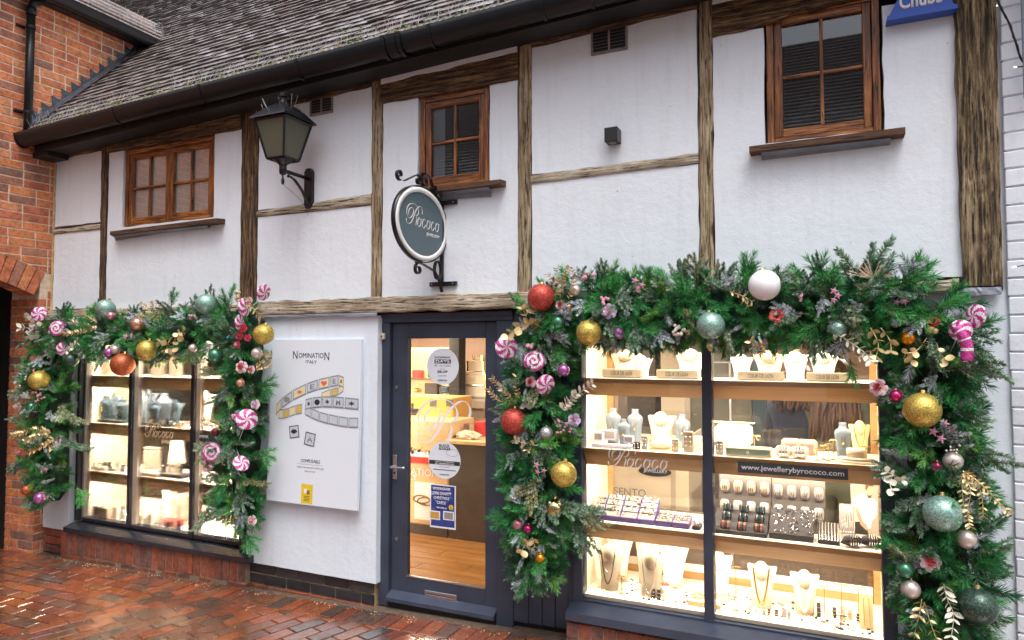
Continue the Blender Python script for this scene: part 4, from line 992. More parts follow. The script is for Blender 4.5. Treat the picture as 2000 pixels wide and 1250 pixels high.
for c in range(-1, 50):
    z = c*HC; s = -0.0; L = .215 if c % 2 else .105
    while s < 2.2:
        m = MB(); j = rnd(-.002, .002); wbox(s if s else rnd(-.003, .003), s+L, -.03, .004+j, z+.004+rnd(-.001, .001), z+HC-.004, m); s1 = s+L+.010
        if s < .45: m.build('painted_brick', 'whitebrick', WB)
        s = s1; L = .215
# string lights on it
def spx(px, py, d=-.04): return P(px, py, d)
m = MB(); pts = smooth_path([P(1944, -30, -.10), P(1951, 8, -.10), P(1968, 40, -.10), P(1982, 78, -.10), P(1996, 118, -.10), P(2030, 160, -.11)], 6)
m.tube(pts, .0045, 6); m.tube([p+Vector((.004*math.sin(i), 0, .004*math.cos(i))) for i, p in enumerate(pts)], .003, 5)
sl = m.build('string_lights', 'iron'); tag(sl, 'black cable of small string lights hanging on the white brick wall', 'string lights')
bulb = simple('warm_bulb', (1, .95, .8), .3, emit=(1, .95, .8), es=1.5)
for (a, b) in (((1952, 6), (1946, 12)), ((1971, 46), (1969, 44)), ((2000, 130), (1980, 131)), ((2000, 518), (1978, 522))):
    A, B = P(*a, -.10), P(*b, -.10); MB().tube([A, A+(B-A)*.7], .0035, 6).build('bulb_stem', 'iron', sl); MB().tube([A+(B-A)*.7, B], .0032, 6).build('bulb', bulb, sl)
# grey pipe at the far right edge
MB().tube([P(2003, -40, -.10), P(2010, 190, -.10)], .022, 12).build('grey_pipe', simple('pale_blue_pipe', (.30, .36, .42), .4), WB)
# ---------------------------------------------------------------- opposite side of the alley (seen only in reflections)
OB = thing('opposite_building', 'low white building across the alley with a tiled roof', 'building')
MB().box((-16, -9.0, -.2), (10, -8.6, 3.0)).build('wall', 'plaster', OB)
m = MB()
for r_ in range(54):
    y = -8.0-r_*.085; z = 3.15+r_*.103
    for i in range(110): 
        m.box((-14+i*.20+(r_ % 2)*.1, y-.15, z-.01+rnd(0, .004)), (-14+i*.20+(r_ % 2)*.1+.197, y, z+.012+rnd(0, .006)))
m.build('roof', 'tile', OB, stuff=True)
for x in (-12, -8, -4, 0, 4): MB().box((x, -8.598, .9), (x+1.4, -8.55, 2.2)).build('window', 'black', OB)
# ================================================================ SHOP INTERIOR AND WINDOW DISPLAYS
tag(MB().box((XL, .05, -.1), (1.2, 4.3, -.0)).build('shop_floor', 'floorwood'), kind='structure')
# floorboards nearest the door
FB = thing('shop_floorboards', None, None); FB['kind'] = 'structure'
for i in range(14):
    y = .1+i*.13
    for k in range(3):
        a = -4.6+k*1.0+(i % 3)*.3; MB().box((a+.002, y+.002, 0), (a+.996, y+.128, .006), .001).build('floorboard', 'floorwood', FB)
tag(MB().box((XL, .10, 2.02), (1.2, 4.3, 2.10)).build('shop_ceiling', 'cream'), kind='structure')
tag(MB().box((XL, 4.3, 0), (1.2, 4.4, 2.1)).build('shop_back_wall', 'pinkwall'), kind='structure')
tag(MB().box((XL-.1, .1, 0), (XL, 4.3, 2.1)).build('shop_side_wall', 'creamwall'), kind='structure')
tag(MB().box((1.2, .1, 0), (1.3, 4.3, 2.1)).build('shop_side_wall', 'creamwall'), kind='structure')
MB().box((-4.05, .14, 0), (-2.80, .17, 2.0)).build('inner_wall', 'cream', SB)
MB().box((.26, .14, 0), (.80, .17, 2.0)).build('inner_wall', 'cream', SB)
def area_light(name, loc, sx, sy, power, rot=(0, 0, 0), col=(1, .88, .70)):
    l = bpy.data.lights.new(name, 'AREA'); l.shape = 'RECTANGLE'; l.size = sx; l.size_y = sy; l.energy = power; l.color = col
    o = bpy.data.objects.new(name, l); COL.objects.link(o); o.location = loc; o.rotation_euler = rot; return o
dl = thing('ceiling_downlights', 'round recessed downlights in the shop ceiling', 'downlights')
for i, (x, y) in enumerate(((-4.9, 1.6), (-3.6, 1.2), (-3.9, 2.4), (-2.4, 1.4), (-1.0, 1.4), (.3, 1.6), (-2.0, 2.8), (-.3, 2.8), (-4.7, 3.4))):
    MB().lathe([(.045, 0), (.045, .01)], (x, y, 2.009), 16).build('lamp_face', 'downlight', dl)
    area_light('downlight_lamp', (x, y, 1.995), .09, .09, 11)
def display(side, x0, x1, levels, lens, glass_y, fascia='shelfwood', power=26):
    D1 = .56
    t = thing('window_display_case', f'pale lined display case with oak-fronted shelves behind the {side} shop window', None); t.parent = SB
    y0 = glass_y+.01
    MB().box((x0-.03, y0, levels[-1]-.2), (x0, D1+.03, 1.98)).build('side_panel', 'cream', t)
    MB().box((x1, y0, levels[-1]-.2), (x1+.03, D1+.03, 1.98)).build('side_panel', 'cream', t)
    MB().box((x0, D1-.005, levels[-1]-.02), (x0+.035, D1+.03, 1.98)).build('corner_post', 'shelfwood', t)
    MB().box((x1-.035, D1-.005, levels[-1]-.02), (x1, D1+.03, 1.98)).build('corner_post', 'shelfwood', t)
    MB().box((x0, y0, 1.95), (x1, D1+.03, 1.98)).build('case_top', 'cream', t)
    for i, z in enumerate(levels[:-1]):
        MB().box((x0, y0+.012, z-.022), (x1, D1-.06, z-.002)).build('shelf', 'whitebust', t)
        m = MB(); m.prism([(x0, y0, z), (x0, y0, z-.028), (x0, y0+.055, z-.105), (x0, y0+.065, z-.100), (x0, y0+.014, z-.024), (x0, y0+.014, z)], (x1-x0, 0, 0)); m.build('shelf_front', fascia, t)
        MB().box((x0+.02, y0+.06, z-.033), (x1-.02, y0+.075, z-.026)).build('light_strip', 'led', t)
        area_light('display_lamp', ((x0+x1)/2, y0+.085, z-.03), x1-x0-.1, .03, power*(x1-x0), (R(12), 0, 0))
    MB().box((x0+.02, y0+.02, 1.942), (x1-.02, y0+.035, 1.949)).build('light_strip', 'led', t)
    area_light('display_lamp', ((x0+x1)/2, y0+.075, 1.94), x1-x0-.1, .03, power*(x1-x0), (R(12), 0, 0))
    MB().box((x0, y0, levels[-1]-.05), (x1, D1, levels[-1])).build('case_floor', 'whitebust', t)
    MB().box((x0+.04, D1, levels[-1]-.0), (x1-.04, D1+.02, levels[-1]+.045)).build('back_rail', 'shelfwood', t)
    MB().box((x0+.04, D1, levels[-1]+.047), (x1-.04, D1+.02, levels[-1]+.09)).build('back_rail', 'whitebust', t)
    MB().box((x0+.04, D1+.022, levels[-1]+.09), (x1-.04, D1+.027, 1.94)).build('back_glass', 'glass', t)
    for f in lens: MB().box((f-.006, D1-.0, levels[-1]+.09), (f+.006, D1+.02, 1.94)).build('glass_edge', 'steel', t)
    return t
RL = [1.567, 1.147, .712, .283]; LLv = [1.503, 1.085, .66, .243]
RX0, RX1 = -1.345, .262
display('right', RX0, RX1, RL, (-.55,), GL-.03, power=9)
LX0, LX1 = -6.02, -4.02
display('left', LX0, LX1, LLv, (-5.2, -4.6), GL, power=66)
# ---- things in the displays
def bust_board(px, Y, z, wpx, hpx, mat, label, neckl=None, grp='necklace busts in the windows'):
    p = Vector((X(px, 900, Y), Y, z)); k = mpp((p.x, Y, z+.1)); wx = (X(px+wpx/2, 900, Y)-X(px-wpx/2, 900, Y)); h = hpx*k
    t = thing('necklace_bust', label, 'display bust', grp)
    def sec(zz, w_, dy): return [(p.x-w_/2, p.y+dy+.012, z+zz), (p.x-w_/2*.6, p.y+dy-.0, z+zz), (p.x, p.y+dy-.006, z+zz), (p.x+w_/2*.6, p.y+dy, z+zz), (p.x+w_/2, p.y+dy+.012, z+zz)]
    rows = [sec(0, wx*.62, -.02), sec(h*.25, wx*.62, -.012), sec(h*.55, wx*.76, .0), sec(h*.75, wx*.92, .012), sec(h*.86, wx*1.0, .024), sec(h*.88, wx*.9, .03)]
    vs = [v for r_ in rows for v in r_]; n = len(vs); vs += [(x, y+.022, zz) for x, y, zz in vs]
    fs = [(i*5+j, i*5+j+1, i*5+5+j+1, i*5+5+j) for i in range(5) for j in range(4)]; fs += [tuple(n+q for q in f[::-1]) for f in fs]
    bd = list(range(5))+[9, 14, 19, 24, 29]+[28, 27, 26, 25]+[20, 15, 10, 5]
    fs += [(bd[i], bd[(i+1) % len(bd)], n+bd[(i+1) % len(bd)], n+bd[i]) for i in range(len(bd))]
    MB().add(vs, fs).build('torso', mat, t, True)
    r_ = wx*.25; m = MB(); pr = [(max(1e-4, math.sin(PI*i/8)*r_), -math.cos(PI*i/8)*h*.22) for i in range(9)]; m.lathe(pr, (p.x, p.y+.0, z+h*.80), 16, sy=.55, caps=False); m.build('neck', mat, t, True)
    if neckl:
        for (mt, drop, rr) in neckl:
            a = [Vector((p.x+wx*q, p.y-.022-.035*(1-abs(q)*3.2)*.6, z+h*(.92-drop*(1-(q/.27)**2)))) for q in (-.27, -.24, -.18, -.10, 0, .10, .18, .24, .27)]
            MB().tube(smooth_path(a, 4), rr, 5).build('necklace', mt, t, True)
    return t
def bust_neck(px, Y, z, wpx, hpx, mat, label, grp='slim necklace busts in the windows', chain='brass', tilt=0):
    x = X(px, 900, Y); k = mpp((x, Y, z+.1)); w_ = (X(px+wpx/2, 900, Y)-X(px-wpx/2, 900, Y)); h = hpx*k
    t = thing('necklace_stand', label, 'display bust', grp); m = MB()
    pr = [(.36, 0), (.36, .04), (.38, .3), (.45, .55), (.50, .70), (.485, .77), (.36, .825), (.25, .855), (.21, .90), (.215, .97), (.235, 1.0), (.001, 1.0)]
    m.lathe([(a*w_, b*h) for a, b in pr], (x, Y, z), 20, sy=.5); m.build('torso', mat, t, True)
    a = [(x-w_*.2, Y-.01, z+h*.86), (x-w_*.17, Y-w_*.17, z+h*.72), (x-w_*.05, Y-w_*.25, z+h*.52), (x+w_*.0, Y-w_*.24, z+h*.46), (x+w_*.07, Y-w_*.25, z+h*.54), (x+w_*.19, Y-w_*.17, z+h*.74), (x+w_*.2, Y-.01, z+h*.86)]
    MB().tube(smooth_path(a, 4), .0018, 4).build('chain', chain, t); q = a[3]; MB().sphere((q[0], q[1]-.003, q[2]-.006), .007, 6).build('pendant', chain, t, True)
    return t
def blk(px0, px1, Y, z, hpx, depth, mat, name, label, cat, grp=None, bev=.003, lift=0):
    x0, x1 = X(px0, 900, Y), X(px1, 900, Y); k = mpp(((x0+x1)/2, Y, z)); t = thing(name, label, cat, grp)
    b = MB().box((x0, Y, z+lift), (x1, Y+depth, z+lift+hpx*k), bev).build('body', mat, t); t['_b'] = 1; del t['_b']; return t, x0, x1, hpx*k
# right window, top shelf: cream name plaques with white busts behind
tops = ((1177, 1253, 'leftmost'), (1283, 1364, 'second'), (1442, 1534, 'third'), (1578, 1660, 'rightmost'))
for i, (a, b, w_) in enumerate(tops):
    t, x0, x1, h = blk(a, b, .15, RL[0]+.002, 16.5, .045, 'linen', 'brand_plaque', f'{w_} of the four beige name plaques on the top shelf of the right window', 'plaque', 'beige name plaques on the top shelf')
    text('CŒUR DE LION', 'ink', (x1-x0)*.54, h*.46, ((x0+x1)/2, .1485, RL[0]+.002+h*.5), parent=t, bold=.004)
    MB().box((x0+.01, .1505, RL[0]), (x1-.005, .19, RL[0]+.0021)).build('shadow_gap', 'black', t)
for i, (px, w_, h, mt, l) in enumerate(((1222, 62, 52, 'creambust', 'cream bust behind the leftmost plaque on the top shelf'), (1256, 34, 42, 'whitebust', 'white rounded bust right of the leftmost plaque'), (1350, 62, 56, 'whitebust', 'white bust behind the second name plaque'),
      (1450, 46, 48, 'whitebust', 'white bust left of the third name plaque'), (1505, 66, 56, 'creambust', 'cream bust with a gold bead necklace behind the third plaque'), (1556, 56, 56, 'whitebust', 'bright white bust between the third and rightmost plaques'), (1612, 62, 56, 'whitebust', 'white bust behind the rightmost name plaque'))):
    bust_board(px, .28, RL[0], w_, h, mt, l, (('brass', .5, .0035),) if i in (4, 2) else None)
# second shelf
for px, Y, w_, h, l in ((1198, .30, 30, 68, 'leftmost blue grey necklace bust on the second shelf of the right window'), (1219, .22, 24, 52, 'shortest blue grey bust, between two taller ones in the right window'), (1241, .32, 30, 68, 'blue grey bust just left of the cream bust on the second shelf'), (1333, .30, 30, 64, 'blue grey bust right of the cream bust, with a dark pendant'), (1647, .20, 34, 72, 'tall pale grey bust at the right end of the second shelf')):
    bust_neck(px, Y, RL[1], w_, h, 'greybust', l)
bust_board(1291, .30, RL[1], 56, 66, 'creambust', 'cream bust in the middle of the second shelf of the right window', (('silver', .5, .002),))
bust_board(1680, .34, RL[1], 44, 70, 'lightwood', 'tan bust with a gold chain at the far right of the second shelf', (('brass', .6, .004),))
def open_box(px0, px1, Y, z, h, l, mat='lilac'):
    t, x0, x1, hh = blk(px0, px1, Y, z, h, .04, mat, 'jewellery_box', l, 'jewellery box', 'lilac jewellery boxes'); 
    MB().box((x0+.006, Y-.0015, z+hh*.2), (x1-.006, Y-.0005, z+hh*.85)).build('lining', 'greypad', t); return t
open_box(1160, 1177, .16, RL[1]+.03, 16, 'small open lilac box at the left end of the second shelf'); open_box(1170, 1202, .21, RL[1]+.03, 20, 'largest lilac jewellery box with its lid raised'); open_box(1218, 1236, .14, RL[1]+.028, 14, 'open lilac ring box in front of the short bust')
blk(1155, 1175, .09, RL[1], 6.5, .05, 'lilac', 'box_base', 'lowest lilac box base at the left end of the second shelf', 'jewellery box'); blk(1178, 1213, .09, RL[1], 7, .05, 'lilac', 'box_base', 'flat lilac box in front of the large lilac box', 'jewellery box'); blk(1213, 1233, .085, RL[1], 7, .04, 'lilac', 'box_base', 'flat lilac box under the open ring box', 'jewellery box')
for px0, px1, Y, h, mt, l in ((1253, 1264, .12, 26, 'greypad', 'grey earring card beside the cream cushion on the second shelf'), (1312, 1325, .10, 25, 'linen', 'linen earring card right of the cream cushion'), (1335, 1354, .12, 40, 'linen', 'tall linen pendant wedge by the window mullion'), (1398, 1412, .10, 27, 'linen', 'linen ring card just right of the window mullion'), (1236, 1250, .10, 14, 'velvet', 'small dark card below the open ring box'), (1352, 1372, .16, 30, 'whitebust', 'white block half hidden by the mullion')):
    t, x0, x1, h_ = blk(px0, px1, Y, RL[1], h, .02, mt, 'jewellery_card', l, 'jewellery card')
    for q in range(3):
        for s_ in (-1, 1): MB().sphere(((x0+x1)/2+s_*(x1-x0)*.22, Y-.002, RL[1]+h_*(.3+.22*q)), .004, 5).build('stud_earring', 'silver', t, True)
t = thing('cream_cushion', 'round cream cushion with a ring in the middle of the second shelf', 'cushion'); c = Vector((X(1291, 870, .16), .16, RL[1])); MB().lathe([(.03, 0), (.060, .015), (.063, .03), (.05, .05), (.02, .062), (.018, .09), (.001, .092)], c, 24, sy=.6).build('cushion', 'creambust', t, True); MB().lathe([(.075, 0), (.075, .008)], c-Vector((0, 0, .0)), 24, sy=.5).build('plinth', 'lightwood', t)
t, x0, x1, h_ = blk(1417, 1506, .085, RL[1], 17, .10, 'lightwood', 'framed_tray', 'framed sea green tray with a curl emblem right of the mullion', 'tray'); MB().box((x0+.006, .0835, RL[1]+.008), (x1-.006, .0845, RL[1]+h_-.008)).build('front_panel', simple('sea_green', (.16, .22, .21), .4), t)
m = MB(); cc = Vector(((x0+x1)/2, .082, RL[1]+h_/2)); m.tube(smooth_path([cc+Vector((a*.001, 0, b*.001)) for a, b in ((6, 6), (-2, 9), (-7, 0), (-2, -7), (5, -4), (2, 2), (-4, 0))], 4), .0012, 5); m.build('emblem', 'white', t)
t, x0, x1, h_ = blk(1395, 1468, .26, RL[1]+.03, 40, .12, 'whitebust', 'white_case', 'large bright white jewellery case behind the sea green tray', 'jewellery case', bev=.02); MB().tube([(x0, .25, RL[1]+h_+.05), (x1+.02, .25, RL[1]+h_+.05)], .004, 6).build('rail', 'brass', t)
for i, (px, w_) in enumerate(((1530, 30), (1562, 34))):
    t = thing('watch_pillow', ('left' if i == 0 else 'right')+' cream watch pillow on the second shelf behind the web address', 'watch pillow', 'cream watch pillows'); x0, x1 = X(px-w_/2, 880, .13), X(px+w_/2, 880, .13)
    MB().tube([(x0, .14, RL[1]+.035), (x0+.01, .14, RL[1]+.035), ((x0+x1)/2, .14, RL[1]+.035), (x1-.01, .14, RL[1]+.035), (x1, .14, RL[1]+.035)], [.02, .03, .033, .03, .02], 14).build('pillow', 'creambust', t, True)
    for q in (.3, .5, .7): MB().lathe([(.037, -.004), (.037, .004)], (0, 0, 0), 18, caps=False).build('bangle', 'silver', t).matrix_world = Matrix.Translation((x0+(x1-x0)*q, .14, RL[1]+.035)) @ Matrix.Rotation(PI/2, 4, 'Y')
for i, (px, w_, l) in enumerate(((1545, 38, 'tan leather cushion with a dark red inset, left of its pair'), (1577, 40, 'tan leather cushion with a dark red inset, right of its pair'))):
    t, x0, x1, h_ = blk(px-w_/2, px+w_/2, .28, RL[1], 30, .05, 'linen', 'leather_cushion', l, 'cushion', 'tan cushions', bev=.014); MB().box((x0+.02, .278, RL[1]+.01), (x1-.02, .2805, RL[1]+h_*.7), .0).build('inset', 'p_core', t)
t = thing('round_tray_stack', 'stack of round cream trays at the right end of the second shelf', 'tray'); c = Vector((X(1672, 890, .13), .13, RL[1]))
for r_, z, h_ in ((.10, 0, .012), (.085, .014, .012), (.045, .028, .045)): MB().lathe([(r_, 0), (r_+.002, h_*.5), (r_, h_)], c+Vector((0, 0, z)), 28, sy=.6).build('tray', 'creambust', t, True)
def tstand(px, Y, z, h, w_, label, mat='brass', grp='small gold earring stands'):
    x = X(px, 900, Y); k = mpp((x, Y, z)); hh = h*k; t = thing('earring_stand', label, 'earring stand', grp)
    MB().tube([(x, Y, z), (x, Y, z+hh)], .0025, 6).build('pole', mat, t); MB().tube([(x-w_, Y, z+hh), (x+w_, Y, z+hh)], .0025, 6).build('crossbar', mat, t); MB().lathe([(.016, 0), (.014, .004), (.002, .006)], (x, Y, z), 14).build('foot', mat, t)
    for s_ in (-1, 1): 
        o = MB().lathe([(.011, -.001), (.0122, 0), (.011, .001)], (0, 0, 0), 14, caps=False).build('earring', mat, t); o.matrix_world = Matrix.Translation((x+s_*w_*.7, Y-.002, z+hh-.014)) @ Matrix.Rotation(PI/2, 4, 'X')
    return t
for i, px in enumerate((1596, 1608, 1618, 1628)): tstand(px, .12+.05*(i % 2), RL[1], 22+6*i, .012, ('shortest', 'second shortest', 'third tallest', 'tallest')[i]+' gold stand in the row left of the tall grey bust', grp='row of small gold stands')
tstand(1474, .22, RL[1], 36, .03, 'gold T-shaped stand behind the sea green tray')
tstand(1692, .10, RL[1], 34, .02, 'gold earring stand at the right end of the second shelf')
# third shelf: purple ring trays, black bracelet displays
def rings(n, x0, x1, fn, r_=.005, mats=('silver', 'brass', 'b_teal', 'b_orange', 'b_purple'), seed=1):
    rs = random.Random(seed); m = MB()
    for i in range(n):
        p = fn(rs.random(), rs.random()); a = rs.random()*PI; rr = r_*(.7+.6*rs.random()); k = rs.choice(range(len(mats)))
        ux = Vector((math.cos(a), 0, .3)).normalized(); uy = Vector((0, .5, 1)).normalized(); pts = [Vector(p)+ux*rr*math.cos(q*PI/3)+uy*rr*math.sin(q*PI/3) for q in range(7)]
        m.tube(pts, rr*.28, 4, k, cap=False)
        if rs.random() < .5: m.box(tuple(Vector(p)+Vector((-.3*rr, -rr*.5, rr*.6))), tuple(Vector(p)+Vector((.3*rr, 0, rr*1.2))), 0, rs.choice(range(len(mats))))
    return m, mats
for i in range(6):
    a, b = ((1157, 1176), (1177, 1210), (1211, 1243), (1244, 1278), (1279, 1311), (1312, 1345))[i]; Y = .10; x0, x1 = X(a, 1020, Y), X(b, 1020, Y); z = RL[2]
    names_ = ('leftmost', 'second from left', 'third from left', 'fourth from left', 'second from right', 'rightmost'); t = thing('ring_tray', f'{names_[i]} of the purple edged ring trays on the third shelf', 'ring tray', 'purple edged ring trays')
    hi = .125 if i < 4 else .05; D = .15 if i < 4 else .13
    m = MB(); m.prism([(x0+.001, Y, z), (x0+.001, Y, z+.028), (x0+.001, Y+D, z+hi), (x0+.001, Y+D, z)], (x1-x0-.002, 0, 0)); m.build('tray_body', 'purple', t)
    m = MB(); o3 = .0015; m.prism([(x0+.004, Y+.005, z+.030), (x0+.004, Y+.005, z+.0315), (x0+.004, Y+D-.004, z+hi+o3), (x0+.004, Y+D-.004, z+hi-.001)], (x1-x0-.008, 0, 0)); m.build('grey_pad', 'greypad', t)
    for q in range(1, 4): yy = Y+D*q/4; zz = z+.03+(hi-.028)*q/4; MB().box((x0+.004, yy-.0015, zz), (x1-.004, yy+.0015, zz+.004)).build('divider', 'black', t)
    m, mt = rings(38, x0, x1, lambda u, v: (x0+.008+(x1-x0-.016)*u, Y+.01+(D-.02)*v, z+.034+(hi-.028)*v), .0055, seed=i, mats=('silver', 'silver', 'brass', 'b_orange' if i == 2 else 'silver', 'velvet'))
    m.build('rings', mt, t, stuff=True)
t, x0, x1, h_ = blk(1350, 1366, .10, RL[2], 8, .08, 'velvet', 'dark_tray', 'flat dark tray with grey pearls left of the mullion', 'tray'); m, mt = rings(16, x0, x1, lambda u, v: (x0+(x1-x0)*u, .10+.08*v, RL[2]+h_+.004), .009, ('silver', 'greypad'), 5); m.build('pearls', mt, t, stuff=True)
t, x0, x1, h_ = blk(1392, 1418, .10, RL[2], 10, .10, 'velvet', 'dark_tray', 'flat dark tray of earrings just right of the mullion', 'tray'); m, mt = rings(16, x0, x1, lambda u, v: (x0+(x1-x0)*u, .10+.08*v, RL[2]+h_+.004), .007, ('silver', 'greypad'), 6); m.build('earrings', mt, t, stuff=True)
for side, (a, b) in enumerate(((1404, 1507), (1508, 1613))):
    Y = .33; x0, x1 = X(a, 1000, Y), X(b, 1000, Y); z = RL[2]; k = mpp((x0, Y, z)); H_ = 108*k
    t = thing('bracelet_display', ('left' if side == 0 else 'right')+' half of the tall black bracelet stand on the third shelf', 'bracelet display', 'black bracelet stands')
    m = MB(); m.prism([(x0, Y-.03, z), (x0, Y+.05, z+H_), (x0, Y+.08, z+H_), (x0, Y+.02, z)], (x1-x0-.002, 0, 0)); m.build('back_board', simple('dark_metal', (.10, .09, .085), .35, .6), t)
    text('UNIQUE' if side == 0 else 'UNIQUE & CO', 'steel', (x1-x0)*.36, .010, ((x0+x1)/2, Y+.038, z+H_*.92), (1, 0, 0), (0, .27, 1), parent=t)
    for r_ in range(2):
        for c in range(4):
            w_ = (x1-x0)/4; ux = x0+w_*(c+.5); zz = z+H_*(.67-.34*r_); yy = Y-.03+.08*(.67-.34*r_)-.006
            MB().tube([(ux, yy, zz-.032), (ux, yy-.006, zz-.016), (ux, yy-.008, zz), (ux, yy-.006, zz+.016), (ux, yy, zz+.032)], [w_*.30, w_*.36, w_*.37, w_*.36, w_*.30], 10).build('pillow', 'greypad', t, True)
            if r_ == 0 or side == 1 or c == 0:
                mm = MB()
                for e in range(3):
                    xx = ux+(e-1)*w_*.16; mm.tube(smooth_path([(xx, yy-.01, zz+.034), (xx+.002, yy-.008-w_*.37, zz+.015), (xx-.002, yy-.010-w_*.37, zz-.015), (xx, yy-.01, zz-.034)], 4), .0028, 5)
                mm.build('bracelet', 'brass' if side == 0 else 'silver', t)
    if side == 0:
        for r_ in range(3):
            for c in range(3):
                a0 = x0+.03+c*(x1-x0-.03)/3; yy = .12+.06*r_; zz = z+.045+.036*r_; mm = MB()
                for e in range(6): mm.lathe([(.020, -.003), (.023, 0), (.020, .003)], (0, 0, 0), 12, caps=False, mi=e % 3) if False else mm.tube([Vector((a0+.012+e*.009, yy+.020*math.cos(q*PI/5), zz+.020*math.sin(q*PI/5))) for q in range(11)], .0035, 5, e % 3)
                mm.build('bangles', (('velvet', 'silver', 'b_teal') if r_ else ('velvet', 'b_copper', 'slatebust')), t)
        m = MB(); m.prism([(x0, .09, z), (x0, .09, z+.02), (x0, .26, z+.10), (x0, .26, z)], (x1-x0-.01, 0, 0)); m.build('bangle_stand', 'velvet', t)
    else:
        m = MB(); m.prism([(x0, .10, z), (x0, .10, z+.03), (x0, .24, z+.14), (x0, .24, z)], ((x1-x0)*.78, 0, 0)); m.build('tray_stand', 'velvet', t)
        m, mt = rings(90, x0, x1, lambda u, v: (x0+.01+(x1-x0)*.76*u, .105+.13*v, z+.034+.105*v), .0065, ('silver', 'silver', 'velvet'), 9); m.build('rings', mt, t, stuff=True)
t = thing('chain_stand', 'slanted grey stand hung with silver chains right of the bracelet stand', 'chain display'); x0, x1 = X(1640, 1000, .28), X(1668, 1000, .28); z = RL[2]
m = MB(); m.prism([(x0, .25, z), (x0, .33, z+.17), (x0, .35, z+.17), (x0, .28, z)], (x1-x0, 0, 0)); m.build('board', 'greypad', t)
m = MB(); 
for i in range(6): xx = x0+(x1-x0)*(i+.5)/6; m.tube(smooth_path([(xx-.008, .325, z+.165), (xx-.006, .27, z+.06), (xx, .26, z+.035), (xx+.006, .27, z+.06), (xx+.008, .325, z+.165)], 3), .0022, 4)
m.build('chains', 'silver', t)
t = thing('chain_stand', 'low black stand of silver chains below the slanted grey stand', 'chain display'); x0, x1 = X(1597, 1050, .11), X(1640, 1050, .11)
m = MB(); m.prism([(x0, .10, z), (x0, .10, z+.02), (x0, .20, z+.09), (x0, .20, z)], (x1-x0, 0, 0)); m.build('wedge', 'velvet', t); m = MB()
for i in range(7): xx = x0+(x1-x0)*(i+.5)/7; m.tube([(xx, .098, z+.024), (xx, .198, z+.094)], .003, 4)
m.build('chains', 'silver', t)
for i, (px, l) in enumerate(((1664, 'black pointed pillow with bracelets on the third shelf'), (1700, 'dark pillow of bracelets at the right end of the third shelf'))):
    t = thing('bracelet_pillow', l, 'bracelet pillow'); c = Vector((X(px, 1060, .11+.04*i), .11+.04*i, RL[2]+.03)); MB().tube([c+Vector((-.055, -.02, -.01)), c+Vector((-.03, -.01, 0)), c, c+Vector((.03, .01, .005)), c+Vector((.05, .02, .005))], [.002, .024, .031, .024, .004], 14).build('pillow', 'velvet', t, True)
    m = MB()
    for e in range(4): m.tube([c+Vector((-.005+e*.011+.034*.0*q, .004*e+.033*math.cos(q*PI/7), .033*math.sin(q*PI/7))) for q in range(15)], .003, 5)
    m.build('bracelets', 'silver', t)
# advertising picture of a man in a white T-shirt (flat print)
t = thing('picture_panel', 'upright printed picture of a man in a white T-shirt on the third shelf', 'printed picture'); Y = .40; x0, x1 = X(1662, 1000, Y), X(1716, 1000, Y); z = RL[2]; H_ = 100*mpp((x0, Y, z))
MB().box((x0, Y, z), (x1, Y+.01, z+H_)).build('panel', simple('print_background', (.34, .30, .25), .4), t)
def flat(pts, mat, d, name):
    vs = [(x0+(x1-x0)*a, Y-d, z+H_*b) for a, b in pts]; MB().add(vs, [tuple(range(len(vs)))]).build(name, mat, t)
flat([(.02, .22), (.0, .45), (.08, .66), (.25, .76), (.5, .80), (.62, .74), (.8, .70), (.95, .62), (.9, .35), (.75, .28), (.7, .12), (.15, .10)], 'white', .001, 'printed_shirt')
flat([(.02, .0), (.05, .22), (.3, .24), (.55, .2), (.62, .0)], 'velvet', .002, 'printed_trousers')
flat([(.12, .5), (.26, .52), (.42, .26), (.60, .14), (.56, .08), (.34, .18)], 'skin', .003, 'printed_arm')
flat([(.55, .76), (.53, .88), (.58, .97), (.70, 1.0), (.80, .96), (.82, .86), (.76, .76), (.66, .70)], 'skin', .002, 'printed_head'); flat([(.53, .88), (.56, 1.0), (.70, 1.03), (.84, .98), (.80, .93), (.66, .94), (.57, .84)], 'hair', .003, 'printed_hair'); flat([(.58, .76), (.64, .70), (.72, .71), (.78, .78), (.72, .76), (.64, .76)], 'hair', .0035, 'printed_beard')
# floor level: linen busts and small pieces
NK = (('velvet', .75, .003), ('silver', .5, .0025))
for px, Y, w_, h, mt, l, nk in ((1189, .16, 52, 88, 'linen', 'front left linen bust with a dark bead necklace on the window floor', NK), (1207, .34, 50, 92, 'creambust', 'cream bust behind the front left linen bust', (('silver', .7, .002),)), (1268, .15, 56, 90, 'linen', 'front linen bust with a silver chain near the mullion side', (('silver', .8, .003),)), (1262, .35, 50, 90, 'creambust', 'cream bust behind the front linen bust with a silver chain', (('brass', .4, .002),)),
      (1312, .36, 58, 90, 'whitebust', 'overlit white bust left of the mullion on the window floor', None), (1402, .25, 48, 96, 'whitebust', 'white bust half hidden by the mullion on the window floor', (('silver', .8, .002),)), (1484, .24, 58, 88, 'creambust', 'cream bust with a chunky square link necklace, middle of the floor', (('brass', .8, .006),)), (1567, .24, 58, 84, 'creambust', 'cream bust with a pearl necklace, right part of the floor', (('berryw', .8, .007),))):
    bust_board(px, Y, RL[3], w_, h, mt, l, nk)
for i, (px, Y, h, w_, l) in enumerate(((1212, .12, 34, .02, 'gold earring stand between the two linen busts'), (1434, .13, 86, .03, 'tall gold stand with drop earrings right of the mullion'), (1605, .16, 70, .025, 'gold earring stand right of the pearl bust'), (1638, .17, 76, .035, 'tall gold stand with hoop earrings near the right end'), (1671, .30, 60, .03, 'gold stand with round drops at the back right'))): tstand(px, Y, RL[3], h, w_, l)
